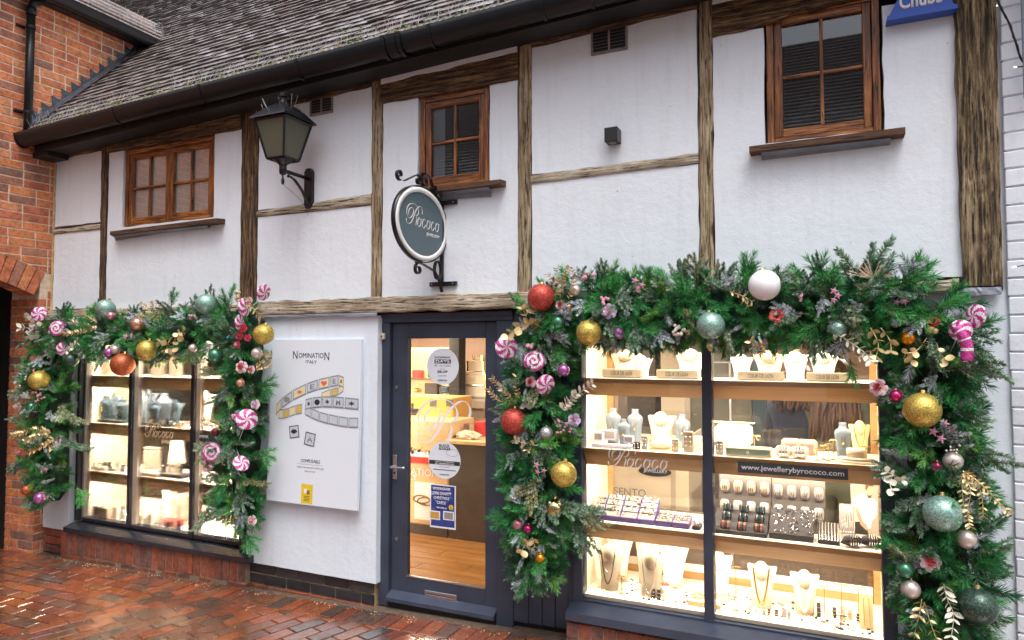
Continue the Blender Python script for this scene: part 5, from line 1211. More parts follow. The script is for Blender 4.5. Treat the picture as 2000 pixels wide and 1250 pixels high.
tstand(1636, .10, RL[3], 26, .03, 'small dark T-shaped stand at the front of the window floor', 'velvet')
t, x0, x1, h_ = blk(1340, 1372, .10, RL[3], 10, .16, 'lightwood', 'wooden_tray', 'square wooden tray with a bangle left of the mullion', 'tray'); o = MB().lathe([(.035, 0), (.037, .004), (.035, .008)], ((x0+x1)/2, .18, RL[3]+h_), 24, caps=False).build('bangle', 'brass', t)
t, x0, x1, h_ = blk(1392, 1404, .10, RL[3], 10, .14, 'lightwood', 'wooden_tray', 'wooden tray end just right of the mullion', 'tray')
t = thing('pendant_board', 'tall wooden board with gold chains at the right end of the floor', 'pendant board'); x0, x1 = X(1678, 1180, .16), X(1705, 1180, .16); m = MB(); m.prism([(x0, .14, RL[3]), (x0, .18, RL[3]+.16), (x0, .19, RL[3]+.16), (x0, .15, RL[3])], (x1-x0, 0, 0)); m.build('board', 'lightwood', t); m = MB()
for a in (.3, .7): xx = x0+(x1-x0)*a; m.tube([(xx, .176, RL[3]+.155), (xx+.004, .142, RL[3]+.02)], .0015, 4)
m.build('chains', 'brass', t)
t = thing('jar_of_rings', 'small white jar heaped with rings between the linen and white busts', 'jar'); c = Vector((X(1298, 1150, .20), .20, RL[3])); MB().lathe([(.026, 0), (.032, .01), (.032, .05), (.028, .06), (.001, .06)], c, 20).build('jar', 'whitebust', t, True); m, mt = rings(14, 0, 1, lambda u, v: tuple(c+Vector((.02*(u-.5)*2, .02*(v-.5)*2, .066))), .008, ('brass', 'p_core'), 3); m.build('rings', mt, t, stuff=True)
m = MB(); rs = random.Random(4)
for i in range(330):
    x = rs.uniform(RX0+.05, RX1-.05); y = rs.uniform(.07, .40); r_ = rs.uniform(.004, .012); k = rs.choice((0, 0, 1, 1, 2, 3, 4)); q = rs.random()
    if q < .6: m.tube([Vector((x+r_*math.cos(a*PI/4), y+r_*math.sin(a*PI/4), RL[3]+.003+(.004 if a % 2 else 0))) for a in range(9)], r_*.18, 4, k)
    else: m.box((x-r_*.7, y-r_*.5, RL[3]+.0005), (x+r_*.7, y+r_*.5, RL[3]+r_*.8), .001, 2 if rs.random() < .4 else k)
o = m.build('loose_jewellery', ('silver', 'brass', 'velvet', 'b_teal', 'b_copper'), stuff=True); tag(o, 'small rings, earrings and brooches laid out on the white floor of the right window')
# ---- left window
for px, Y, w_, h, l in ((205, .22, 22, 48, 'slate blue bust alone in the leftmost light of the left window'), (237, .20, 24, 44, 'slate blue bust partly hidden by the left mullion'), (274, .28, 26, 60, 'pale blue bust just right of the left mullion'), (300, .18, 18, 44, 'short slate blue bust between two taller ones in the left window'), (318, .24, 28, 60, 'tallest pale blue bust in the middle light of the left window')):
    bust_neck(px, Y, LLv[1], w_, h, 'slatebust' if px in (205, 237, 300) else 'greybust', l)
bust_board(398, .30, LLv[1], 26, 70, 'whitebust', 'white bust draped with many chains in the right light of the left window', (('silver', .8, .003), ('silver', .6, .003), ('silver', .4, .003)))
for i, (a, b, h, l) in enumerate(((188, 206, 28, 'leftmost beige card on the top shelf of the left window'), (218, 232, 28, 'beige card left of the left mullion on the top shelf'), (290, 308, 32, 'beige card with round top under the gold bauble'), (326, 343, 30, 'beige card beneath the gold eucalyptus'), (374, 392, 30, 'beige card in the right light of the top shelf'))):
    blk(a, b, .2, LLv[0], h, .05, 'linen', 'display_card', l, 'display card', 'beige cards on the left window top shelf')
for i, (a, b, l) in enumerate(((186, 234, 'dark slate tray under the busts at the left'), (268, 330, 'long dark slate tray under the busts in the middle light'))): blk(a, b, .12, LLv[1], 5, .14, 'velvet', 'slate_tray', l, 'tray')
tstand(312, .10, LLv[1]+.01, 30, .012, 'small gold stand with amber drops in the left window'); tstand(296, .09, LLv[1]+.01, 24, .012, 'small dark stand with drops in front of the short slate bust', 'brass')
for i, (a, b, h, mt, l) in enumerate(((182, 203, 8, 'whitebust', 'white block at the left end of the third shelf in the left window'), (170, 222, 5, 'linen', 'long beige slab on the third shelf at the left'), (266, 306, 6, 'linen', 'beige slab right of the left mullion on the third shelf'), (310, 352, 7, 'velvet', 'dark tray with rings on the third shelf of the left window'))):
    t, x0, x1, h_ = blk(a, b, .10+.03*(i % 2), LLv[2], h, .12, mt, 'display_slab', l, 'display slab')
    m, mt2 = rings(12, x0, x1, lambda u, v: (x0+(x1-x0)*u, .12+.08*v, LLv[2]+h_+.006), .009, ('silver', 'brass', 'b_purple'), i+20); m.build('rings', mt2, t, stuff=True)
t = thing('gift_bag', 'beige gift pouch hung with pendants in the left window', 'gift pouch'); x0, x1 = X(276, 900, .28), X(307, 900, .28); MB().box((x0, .28, LLv[2]), (x1, .33, LLv[2]+.19), .02).build('pouch', 'linen', t); MB().box((x0+.01, .275, LLv[2]+.19), (x1-.01, .335, LLv[2]+.205), .005).build('flap', 'creambust', t)
t = thing('table_lamp', 'bright white lampshade at the back of the left window', 'lampshade'); MB().lathe([(.075, 0), (.05, .20)], (X(345, 880, .42), .42, LLv[2]+.06), 24).build('shade', simple('lit_shade', (1, .9, .75), .6, emit=(1, .85, .6), es=2.0), t, True); MB().lathe([(.03, 0), (.012, .06)], (X(345, 880, .42), .42, LLv[2]), 16).build('base', 'creambust', t)
for i, (a, b, Y, h, mt, l) in enumerate(((192, 210, .12, 20, 'linen', 'beige card of jewels on the floor of the left window'), (314, 345, .16, 12, 'red', 'red leather book on the floor of the left window'), (268, 300, .24, 34, 'whitebust', 'white display block behind the red book'), (318, 333, .34, 60, 'whitebust', 'tall white panel with drop earrings behind the red book'), (346, 356, .22, 60, 'linen', 'dark oval mirror card beside the right mullion'))):
    blk(a, b, Y, LLv[3], h, .08, mt, 'display_block', l, 'display block')
t = thing('gold_nugget', 'lumpy gold ornament beside the red leather book', 'ornament'); m = MB(); 
for i in range(9): m.sphere((X(305, 1040, .15)+rnd(-.03, .03), .15+rnd(-.02, .02), LLv[3]+rnd(.008, .03)), rnd(.008, .013), 5)
m.build('cluster', 'brass', t, True)
m = MB(); rs = random.Random(14)
for i in range(420):
    lv = rs.choice((1, 2, 2, 3, 3)); x = rs.uniform(LX0+.06, LX1-.06); y = rs.uniform(.09, .36); r_ = rs.uniform(.004, .013); k = rs.choice((0, 0, 1, 1, 2, 3))
    m.tube([Vector((x+r_*math.cos(a*PI/4), y+r_*math.sin(a*PI/4), LLv[lv]+.003+(.004 if a % 2 else 0))) for a in range(9)], r_*.2, 4, k)
o = m.build('loose_jewellery', ('silver', 'brass', 'velvet', 'b_orange'), stuff=True); tag(o, 'small rings and earrings laid out on the shelves of the left window')
# more stock: small upright cards, low stands and open boxes
def card_row(px0, px1, n, Y, z, hr, mats, what, where_, seed):
    rs = random.Random(seed); step = (px1-px0)/n; mt_ = {'linen': 'beige', 'greypad': 'grey', 'velvet': 'black', 'whitebust': 'white', 'lightwood': 'wooden'}
    for i in range(n):
        a_ = px0+step*i+rs.uniform(0, step*.2); b_ = a_+step*rs.uniform(.45, .7); h = rs.uniform(*hr); m_ = rs.choice(mats); x0, x1 = X(a_, 900, Y), X(b_, 900, Y); k = mpp((x0, Y, z))
        t = thing('earring_card', f'{("leftmost", "second", "third", "fourth", "fifth", "sixth", "seventh", "eighth")[i]} small {mt_[m_]} {what} {where_}', 'earring card', f'small {what}s {where_}'); q = rs.uniform(.0, .03)
        m = MB(); m.prism([(x0, Y+q, z), (x0, Y+q+.012, z+h*k), (x0, Y+q+.016, z+h*k), (x0, Y+q+.02, z)], (x1-x0, 0, 0)); m.build('card', m_, t); mm = MB()
        for u in (.3, .7): 
            for v in (.35, .7): mm.sphere((x0+(x1-x0)*u, Y+q+.012*v-.002, z+h*k*v), .0035, 4, 0 if u < .5 else 1)
        mm.build('studs', ('brass', 'silver'), t)
card_row(1256, 1300, 4, .10, RL[3], (12, 22), ('whitebust', 'velvet', 'linen'), 'earring card', 'on the floor left of the wooden tray', 51)
card_row(1455, 1545, 7, .11, RL[3], (10, 20), ('velvet', 'whitebust', 'greypad'), 'earring card', 'at the front of the floor right of the mullion', 52)
card_row(1560, 1680, 8, .22, RL[3], (12, 26), ('whitebust', 'linen', 'velvet'), 'earring card', 'behind the small dark stand on the floor', 53)
card_row(1262, 1370, 6, .19, RL[1], (14, 24), ('whitebust', 'linen', 'greypad'), 'pendant card', 'behind the cushion on the second shelf', 54)
card_row(172, 240, 6, .13, LLv[2]+.0, (10, 22), ('whitebust', 'linen', 'velvet'), 'pendant card', 'on the third shelf of the leftmost light', 55)
card_row(266, 356, 8, .11, LLv[3], (10, 22), ('whitebust', 'velvet', 'linen'), 'earring card', 'on the floor of the middle light', 56)
card_row(168, 240, 6, .14, LLv[3], (12, 26), ('linen', 'velvet', 'greypad'), 'ring card', 'on the floor of the leftmost light', 57)
card_row(268, 352, 7, .10, LLv[1], (8, 20), ('velvet', 'lightwood', 'greypad'), 'earring card', 'before the blue busts of the left window', 58)
card_row(312, 356, 4, .16, LLv[2], (14, 30), ('velvet', 'linen'), 'pendant card', 'beside the bright lampshade', 59)
for i, (px, Y, w_, h, m_, l) in enumerate(((219, .26, 17, 54, 'greybust', 'pale bust at the back of the leftmost light'), (288, .34, 18, 62, 'greybust', 'grey blue bust at the back of the middle light'), (340, .20, 17, 50, 'slatebust', 'dark slate bust left of the right mullion'))): bust_board(px, Y, LLv[1], w_, h, m_, l, (('silver', .7, .002),))
# ---- room beyond the displays
def rbox(px0, px1, Y, zb, zt, depth, mat, name, label, cat, bev=.004):
    x0, x1 = X(px0, 900, Y), X(px1, 900, Y); t = thing(name, label, cat); MB().box((x0, Y, zb), (x1, Y+depth, zt), bev).build('body', mat, t); return t, x0, x1
t, x0, x1 = rbox(1150, 1345, 1.5, .0, 1.06, .6, 'cream', 'sales_counter', 'cream panelled counter with a glass top behind the purple trays', 'counter')
MB().box((x0+.08, 1.492, .12), (x1-.10, 1.499, .92), .003).build('panel_moulding', 'creambust', t); MB().box((x0+.12, 1.488, .16), (x1-.14, 1.4915, .88), .001).build('panel_field', 'cream', t)
text('SENTO', 'greyink', .26, .06, P(1230, 961, 1.485), parent=t, bold=.0); MB().box((x0, 1.5, 1.065), (x1, 2.1, 1.20)).build('glass_top', 'glass', t)
o = MB().lathe([(.13, 0), (.13, .006)], (0, 0, 0), 24, sy=.28).build('oval_nameplate', 'ink', t); o.location = P(1279, 921, 1.475); o.rotation_euler = (PI/2, 0, 0)
rbox(1208, 1282, 3.2, 0, 1.95, .5, 'darkbrown', 'dark_cabinet', 'dark cabinet in the shop behind the grey busts', 'cabinet'); rbox(1292, 1338, 2.6, 0, 2.0, .3, 'creamwall', 'beige_column', 'beige column in the shop behind the cream bust', 'column')
t, x0, x1 = rbox(1350, 1470, 3.0, 0, 1.9, .4, simple('grey_glass_cabinet', (.20, .20, .16), .3), 'glass_cabinet', 'grey green glass cabinet in the shop beyond the mullion', 'cabinet')
for z in (.9, 1.3, 1.6): MB().box((x0+.03, 2.985, z), (x1-.03, 2.999, z+.015)).build('shelf_edge', 'steel', t)
rbox(1471, 1497, 2.9, 0, 2.0, .2, 'slatebust', 'dark_pillar', 'dark pillar in the shop left of the shoppers', 'pillar')
rbox(1395, 1640, 1.6, 0, .80, .5, 'darkbrown', 'dark_counter', 'low dark counter in the shop behind the bracelet stands', 'counter')
rbox(1150, 1690, .95, .0, .55, .3, simple('taupe', (.2, .15, .11), .6), 'low_cabinet', 'low brown cabinet behind the window floor display', 'cabinet')
# seen through the door
t, x0, x1 = rbox(700, 876, 1.62, 0, 1.06, .5, 'lightwood', 'jewellery_counter', 'pale wooden counter with a lit jewellery panel seen through the door', 'counter')
MB().box((x0, 1.60, 0), (x1, 1.619, .10)).build('kickboard', 'darkbrown', t)
zA = Z(830, 903, 1.6); m = MB(); m.prism([(x0, 1.60, zA+.03), (x0, 1.60, zA+.07), (x0, 1.72, Z(830, 848, 1.7)), (x0, 1.76, Z(830, 848, 1.7))], (x1-x0, 0, 0)); m.build('slanted_tray', 'white', t); MB().box((x0, 1.585, Z(830, 905, 1.6)), (x1, 1.599, Z(830, 893, 1.6))).build('red_edge', 'red', t)
m, mt = rings(90, 0, 1, lambda u, v: (X(793, 900, 1.6)+(x1-X(793, 900, 1.6))*u, 1.60+.12*v, zA+.075+(Z(830, 848, 1.7)-zA-.07)*v), .016, ('silver', 'velvet', 'brass'), 31); m.build('charms', mt, t, stuff=True)
text('NOMINATION', 'white', .62, .065, P(800, 920, 1.612), parent=t); text('ITALY', 'white', .20, .05, P(797, 931, 1.612), parent=t)
a, b = X(810, 980, 1.61), X(848, 980, 1.61); o = MB().box((a, 1.604, Z(830, 1015, 1.61)), (b, 1.618, Z(830, 943, 1.61))).build('advert_panel', 'white', t); m = MB()
cc = P(823, 975, 1.60)
for k_ in range(2): m.tube([cc+Vector((.09*math.cos(q*PI/8)+.05*k_, 0, .035*math.sin(q*PI/8)-.015*k_)) for q in range(17)], .009, 5, k_)
m.build('printed_bracelets', ('brass', 'silver'), t)
t, x0, x1 = rbox(877, 975, 1.60, 0, Z(910, 868, 1.6), .5, 'darkbrown', 'dark_counter', 'dark brown sales counter seen through the right of the door glass', 'counter'); zc = Z(910, 868, 1.6)
MB().box((x0-.02, 1.57, zc), (x1, 2.1, zc+.035), .004).build('counter_top', 'lightwood', t)
t = thing('paper_bag', 'crumpled cream bag lying on the dark counter', 'bag'); m = MB(); c = P(914, 850, 1.72); vs = []
bm = bmesh.new(); bmesh.ops.create_icosphere(bm, subdivisions=3, radius=1)
for v in bm.verts: 
    n_ = noise.noise(v.co*2.2)*.35+noise.noise(v.co*5)*.15; v.co = v.co*(1+n_); v.co = Vector((c.x+v.co.x*.125, c.y+v.co.y*.07, zc+.037+max(0, (v.co.z+.35))*.055))
me = bpy.data.meshes.new('bag'); bm.to_mesh(me); bm.free(); me.materials.append(M['creambust']); link('bag_body', me, t)
blk(905, 925, 1.85, zc+.036, 24, .12, 'glass', 'glass_case', 'small glass case behind the crumpled bag on the counter', 'glass case'); blk(926, 945, 1.9, zc+.036, 28, .14, 'red', 'red_box', 'red box behind the crumpled bag on the counter', 'box')
t, x0, x1 = rbox(760, 884, 2.05, 0, Z(840, 776, 2.05), .4, 'cardboard', 'cardboard_box', 'orange cardboard crate behind the counter marked with an upside-down 4', 'box')
text('4', 'ink', .10, .17, P(809, 804, 2.046), (-1, 0, 0), (0, 0, -1), parent=t, bold=.02); zc2 = Z(840, 820, 2.05)
MB().box((x0, 2.047, zc2), (x1, 2.0495, zc2+.004)).build('crease', 'darkbrown', t); text('101', 'ink', .09, .05, P(823, 824, 2.046), parent=t)
for px in (846, 878): 
    c = P(px, 787, 2.047); MB().box((c.x-.04, 2.047, c.z-.035), (c.x+.04, 2.0495, c.z+.035)).build('label_patch', 'darkbrown', t)
t, x0, x1 = rbox(740, 875, 3.2, 0, 1.75, .4, 'lightwood', 'wall_display', 'lit wall cabinet with glass shelves seen through the door', 'wall cabinet')
for px, py, s_, mt in ((814, 733, .07, 'red'), (840, 733, .04, 'velvet'), (841, 762, .09, 'darkbrown'), (812, 762, .03, 'brass'), (866, 762, .05, 'slatebust')):
    c = P(px, py, 3.12); MB().box((c.x-s_, 3.12, c.z-s_*.7), (c.x+s_, 3.18, c.z+s_*.9), .01).build('boxed_item', mt, t)
for py in (739, 770): 
    z = Z(830, py, 3.1); MB().box((x0, 3.1, z-.01), (x1, 3.2, z)).build('glass_shelf', simple('green_glass_edge', (.05, .12, .09), .2), t)
area_light('cabinet_lamp', ((x0+x1)/2+.4, 3.05, 1.98), .8, .05, 12)
rbox(876, 896, 2.5, 0, 2.0, .15, 'velvet', 'dark_pillar', 'dark pillar beside the tall glass cabinet seen through the door', 'pillar')
t = thing('deco_cabinet', 'tall stepped brass and glass cabinet seen through the door', 'cabinet'); Y = 2.7
for i, (l, r_, tp, bt) in enumerate(((903, 950, 732, 815), (908, 946, 726, 732), (914, 944, 705, 725), (925, 942, 694, 704))):
    a, b = X(l, 700, Y), X(r_, 700, Y); zb, zt = Z(925, bt, Y), Z(925, tp, Y); MB().box((a, Y, zb), (b, Y+.25, zt), .004).build('tier', 'creamwall', t)
    for xx in (a, b): MB().box((xx-.010, Y-.012, zb), (xx+.010, Y-.001, zt)).build('brass_edge', 'brass', t)
a, b = X(906, 700, Y), X(946, 700, Y)
for py in (752, 775, 798): MB().box((a, Y-.03, Z(925, py, Y)-.006), (b, Y-.013, Z(925, py, Y)+.006)).build('glass_shelf', 'steel', t)
MB().tube([P(900, 745, 2.65), P(915, 818, 2.65)], .012, 6).build('brass_strut', 'brass', t)
# ---- two shoppers standing inside with their backs to the window
def person(px, Y, label, coat, hairlen, hgt=1.66, lean=0):
    x = X(px, 850, Y); t = thing('person', label, 'person'); S = hgt/1.7
    me = bpy.data.meshes.new('body'); J = [((0, 0, .95), .15), ((0, .01, 1.15), .14), ((0, .0, 1.36), .17), ((0, -.01, 1.46), .075), ((0, -.02, 1.52), .05), ((0, -.02, 1.60), .085), ((0, -.02, 1.66), .075),
        ((-.17, 0, 1.39), .07), ((-.22, .02, 1.12), .055), ((-.18, .16, .98), .042), ((-.15, .24, 1.0), .035), ((.17, 0, 1.39), .07), ((.22, .02, 1.12), .055), ((.18, .16, .98), .042), ((.15, .24, 1.0), .035),
        ((-.10, 0, .85), .10), ((-.10, -.01, .48), .07), ((-.10, .02, .08), .05), ((-.11, .12, .04), .04), ((.10, 0, .85), .10), ((.10, -.01, .48), .07), ((.10, .02, .08), .05), ((.11, .12, .04), .04)]
    E = [(0, 1), (1, 2), (2, 3), (3, 4), (4, 5), (5, 6), (2, 7), (7, 8), (8, 9), (9, 10), (2, 11), (11, 12), (12, 13), (13, 14), (0, 15), (15, 16), (16, 17), (17, 18), (0, 19), (19, 20), (20, 21), (21, 22)]
    me.from_pydata([Vector(p)*S for p, r_ in J], E, []); o = link('body', me, t); o.location = (x, Y, 0); o.rotation_euler = (0, 0, R(-15))
    sk_ = o.modifiers.new('skin', 'SKIN'); 
    for i, v in enumerate(me.skin_vertices[0].data): v.radius = (J[i][1]*S*1.0, J[i][1]*S*(.75 if i < 3 else 1)); v.use_root = (i == 0)
    sb = o.modifiers.new('sub', 'SUBSURF'); sb.levels = 2; sb.render_levels = 2; sk_.use_smooth_shade = True; me.materials.append(M[coat])
    m = MB(); c = Vector((x, Y-.02, 1.60*S)); rs = random.Random(px)
    m.lathe([(.02, .12), (.07, .105), (.10, .05), (.108, 0), (.10, -.05), (.08, -.09)][::-1], c, 20, caps=True); 
    for i in range(90):
        a = rs.uniform(PI*.95, PI*2.05); r0 = .098; q = c+Vector((math.cos(a)*r0, math.sin(a)*r0, rs.uniform(-.02, .06))); L = hairlen*rs.uniform(.75, 1.1); dx = rs.uniform(-.05, .05)
        m.tube(smooth_path([q, q+Vector((math.cos(a)*.03+dx*.3, math.sin(a)*.05, -L*.35)), q+Vector((dx+.02*math.sin(i), -.07, -L*.7)), q+Vector((dx*1.4, -.06, -L))], 3), [.012]*9+[.003], 4)
    m.build('hair', 'hair', t, True)
    m = MB(); m.lathe([(.19, -.02), (.165, .12), (.15, .22), (.175, .36), (.20, .44), (.17, .50), (.08, .54)], (x, Y, .93*S), 20, sy=.62, caps=True); m.build('coat', coat, t, True)
    return t
person(1560, 1.25, 'shopper in a dark navy coat with their back to the window', 'navy', .20, 1.62)
person(1632, 1.15, 'shopper with long brown hair in an olive green coat', 'olive', .42, 1.66)
# ================================================================ THINGS ON THE WALL
# ---- lantern on its bracket
LA = thing('wall_lantern', 'old black square wall lantern with smoky glass on a curved bracket', 'lantern')
lx = X(607, 365, 0); ly = -.285; zt = P(553, 240, ly).z
hw, hb = .133, .076; zb = P(553, 312, ly).z; zt = P(553, 240, ly).z+.0
def sq(h, z): return [(lx-h, ly-h, z), (lx+h, ly-h, z), (lx+h, ly+h, z), (lx-h, ly+h, z)]
T, B = sq(hw, zt), sq(hb, zb)
for i in range(4):
    j = (i+1) % 4; c = Vector((lx, ly, (zt+zb)/2)); ins = lambda p: tuple(Vector(p)+(Vector((lx, ly, p[2]))-Vector(p))*.03)
    MB().add([ins(B[i]), ins(B[j]), ins(T[j]), ins(T[i])], [(0, 1, 2, 3)]).build('glass_pane', 'lanternglass', LA)
    MB().tube([B[i], T[i]], .008, 4).build('corner_bar', 'iron', LA); MB().tube([B[i], B[j]], .009, 4).build('bottom_rim', 'iron', LA); MB().tube([T[i], T[j]], .011, 4).build('top_rim', 'iron', LA)
ro = sq(hw+.028, zt+.005); r2 = sq(hw+.022, zt+.018); r3 = sq(.075, zt+.105); r4 = sq(.035, zt+.135)
m = MB(); rr = [ro, r2, r3, r4]; m.add([p for q in rr for p in q], [(i*4+k, i*4+(k+1) % 4, i*4+4+(k+1) % 4, i*4+4+k) for i in range(3) for k in range(4)]+[(0, 1, 2, 3), (12, 13, 14, 15)]); m.build('lantern_roof', 'iron', LA)
m = MB(); m.lathe([(.032, 0), (.024, .03), (.024, .045), (.038, .05), (.038, .075), (.03, .08), (.001, .083)], (lx, ly, zt+.13), 8); m.build('finial', 'iron', LA)
m = MB(); m.lathe([(.006, -.175), (.011, -.165), (.012, -.145), (.006, -.125), (.006, -.11), (.024, -.10), (.026, -.055), (.024, -.05), (.03, -.035), (.062, -.012), (.075, 0), (.001, .001)], (lx, ly, zb), 20); m.build('stem_and_drop', 'iron', LA, True)
ax = zb-.075; pz = P(607, 363, -.01).z
m = MB(); m.tube([(lx, ly+.02, ax), (lx, -.03, ax)], .014, 8); m.tube(smooth_path([(lx, ly+.05, ax-.022), (lx, ly+.12, ax-.045), (lx, ly+.20, ax-.11), (lx, -.02, ax-.19)], 5), [.008]*5+[.011]*6+[.013]*5, 6); m.tube([(lx, ly+.05, ax-.035), (lx, ly+.06, ax-.022)], .009, 6); m.build('bracket_arm', 'iron', LA, True)
m = MB(); m.prism([(lx-.035, -.001, ax+.05), (lx-.018, -.001, ax+.075), (lx+.018, -.001, ax+.075), (lx+.035, -.001, ax+.05), (lx+.035, -.001, ax-.19), (lx+.018, -.001, ax-.22), (lx-.018, -.001, ax-.22), (lx-.035, -.001, ax-.19)], (0, -.03, 0)); m.build('wall_plate', 'iron', LA)
m = MB(); rs = random.Random(8)
for i in range(15):
    a = rs.uniform(0, 2*PI); r_ = rs.uniform(.05, .16); p = Vector((lx+r_*math.cos(a), ly+r_*math.sin(a), zt+.03+.09*(1-r_/.17))); m.tube([p, p+Vector((math.cos(a)*.04+rs.uniform(-.03, .03), math.sin(a)*.04, rs.uniform(.06, .11)))], .0014, 3)
m.build('bird_spikes', 'spike', LA, stuff=True)
m = MB(); m.tube(smooth_path([(lx, ly, zb-.17), (lx+.02, -.12, zb-.26), (lx-.01, -.01, zb-.34)], 5), .0015, 4); m.build('loose_wire', 'iron', LA)
# ---- hanging oval sign
HS = thing('hanging_sign', 'oval grey hanging shop sign with a pale rim in a wrought iron bracket', 'hanging sign')
sx_ = X(868, 480, 0); Rr = .232; SH = .245
cy_ = -.335; cz = P(820, 437, 0).z; cz = PX(821, 438, sx_).z; cy_ = PX(821, 438, sx_).y
def ell(ry, rz, x0, x1, mat, name, n=56):
    m = MB(); vs = []
    for xx in (x0, x1):
        for k in range(n): a = 2*PI*k/n; vs.append((xx, cy_+ry*math.cos(a), cz+rz*math.sin(a)))
    m.add(vs, [tuple(range(n)), tuple(range(n, 2*n))]+[(k, (k+1) % n, n+(k+1) % n, n+k) for k in range(n)]); return m.build(name, mat, HS)
yl = PX(768, 430, sx_).y; yr = PX(871, 455, sx_).y; ry = (yr-yl)/2; cy_ = (yr+yl)/2; rz = ry*.77
def ring_e(ry, rz, w_, x0, x1, mat, name, n=64):
    m = MB(); vs = []
    for (xx, d) in ((x0, 0), (x1, 0), (x1, -w_), (x0, -w_)):
        for k in range(n): a = 2*PI*k/n; vs.append((xx, cy_+(ry+d)*math.cos(a), cz+(rz+d)*math.sin(a)))
    m.add(vs, [(j*n+k, j*n+(k+1) % n, ((j+1) % 4)*n+(k+1) % n, ((j+1) % 4)*n+k) for j in range(4) for k in range(n)]); return m.build(name, mat, HS, True)
ell(ry-.02, rz-.02, sx_-.010, sx_+.010, 'signgrey', 'sign_disc')
ring_e(ry-.008, rz-.008, .03, sx_-.016, sx_+.016, 'signwhite', 'sign_rim')
ring_e(ry+.004, rz+.004, .006, sx_-.014, sx_+.014, 'iron', 'iron_hoop')
ya, za = (0, 1, 0), (0, 0, 1)
script(Vector((sx_+.0105, cy_-ry*.62, cz-rz*.09)), ya, za, ry*1.30/3.0, 'white', HS, name='sign_lettering')
text('JEWELLERY', 'white', ry*.52, .026, (sx_+.0115, cy_+ry*.40, cz-rz*.24), ya, za, parent=HS, bold=.01)
def scroll(c, r0, a0, turns, s_=1):
    pts = []
    for i in range(22):
        t = i/21; a = a0+s_*turns*2*PI*t; r_ = r0*(1-.62*t); pts.append((c[0]+r_*math.cos(a), c[1]+r_*math.sin(a)))
    return pts
def strap(pts, name='iron_scroll', w_=.011):
    m = MB(); vs = []; n = len(pts); 
    for i, (y, z) in enumerate(pts):
        t = Vector((pts[min(i+1, n-1)][0]-pts[max(i-1, 0)][0], pts[min(i+1, n-1)][1]-pts[max(i-1, 0)][1])).normalized(); nn = Vector((-t.y, t.x))*.003
        vs += [(sx_-w_, y+nn.x, z+nn.y), (sx_+w_, y+nn.x, z+nn.y), (sx_+w_, y-nn.x, z-nn.y), (sx_-w_, y-nn.x, z-nn.y)]
    m.add(vs, [(i*4+k, i*4+(k+1) % 4, i*4+4+(k+1) % 4, i*4+4+k) for i in range(n-1) for k in range(4)]); return m.build(name, 'iron', HS)
yz = lambda px, py: (lambda p: (p.y, p.z))(PX(px, py, sx_))
pole_y = -.035; ztop = PX(873, 398, sx_).z; zbot = P(870, 557, -.03).z
MB().box((sx_-.012, pole_y-.006, zbot), (sx_+.012, pole_y+.010, ztop)).build('wall_pole', 'iron', HS)
for z_ in (ztop-.005, zbot+.01):
    o = MB().box((sx_-.10, -.024, z_-.014), (sx_+.10 if z_ < 2.5 else sx_+.10, -.001 if z_ > 2.5 else -.001, z_+.014)).build('wall_strap', 'iron', HS)
    for s_ in (-.08, .08): MB().tube([(sx_+s_, -.029, z_), (sx_+s_, -.024, z_)], .005, 8).build('screw', 'steel', o)
top = cz+rz
strap([(pole_y, ztop-.02), (pole_y-.10, top-.005), (cy_+ry*.35, top+.075), (cy_+ry*.15, top+.095), (cy_, top+.09), (cy_-ry*.3, top+.05), (cy_-ry*.62, top+.0)], 'top_arm')
strap(scroll((cy_-ry*.80, top-.005+.03), .035, -PI/2+.3, .9, -1)); strap(scroll((cy_+ry*.12, top+.045), .045, PI/2, 1.1, 1)); strap(scroll((cy_-ry*.12, top+.035), .030, PI/2, 1.0, -1)); strap(scroll((cy_+ry*.48, top+.02), .035, PI, 1.1, 1))
strap(scroll((-.075, ztop+.02), .05, -PI/2, 1.0, -1)+[(-.06, ztop-.02)])
bt = cz-rz
strap([(-.03, bt-.17), (-.06, bt-.10), (-.13, bt-.04), (cy_+.02, bt-.012), (cy_-.06, bt-.008)], 'bottom_arm'); strap(scroll((cy_-.035, bt-.05), .038, PI/2, 1.1, 1))
strap([(-.085+.04*math.cos(a*PI/8), bt-.03+.06*math.sin(a*PI/8)) for a in range(17)], 'iron_ring')
MB().tube([(sx_, cy_, bt-.015), (sx_, cy_, bt+.01)], .009, 8).build('pivot', 'iron', HS)
# ---- framed poster board on the white wall
PB = thing('poster_board', 'large white jewellery advertising board on the white wall beside the door', 'advertising board')
yT, yB = -.075, -.115
c0 = P(533, 665, yT); c1 = P(707, 661, yT); c2 = P(696, 998, yB); c3 = P(520, 976, yB)
xl_, xr_ = (c0.x+c3.x)/2, (c1.x+c2.x)/2; zt_, zb_ = (c0.z+c1.z)/2, (c2.z+c3.z)/2
upv = (Vector((0, yT, zt_))-Vector((0, yB, zb_))).normalized(); nv_ = Vector((1, 0, 0)).cross(upv)
OR = Vector((xl_, yB, zb_)); BW, BH = xr_-xl_, (Vector((0, yT, zt_))-Vector((0, yB, zb_))).length
def bp(u, v, d=0): return OR+Vector((BW*u, 0, 0))+upv*(BH*v)+nv_*d
m = MB(); m.prism([bp(0, 0), bp(1, 0), bp(1, 1), bp(0, 1)], -nv_*.028 if nv_.y < 0 else nv_*.028); board = m.build('board', 'poster', PB)
if nv_.y > 0: nv_ = -nv_
def bt_(s, mat, u, v, w_, h_, **k): return text(s, mat, BW*w_, BH*h_, bp(u, v, .001), (1, 0, 0), upv, parent=PB, depth=.0006, **k)
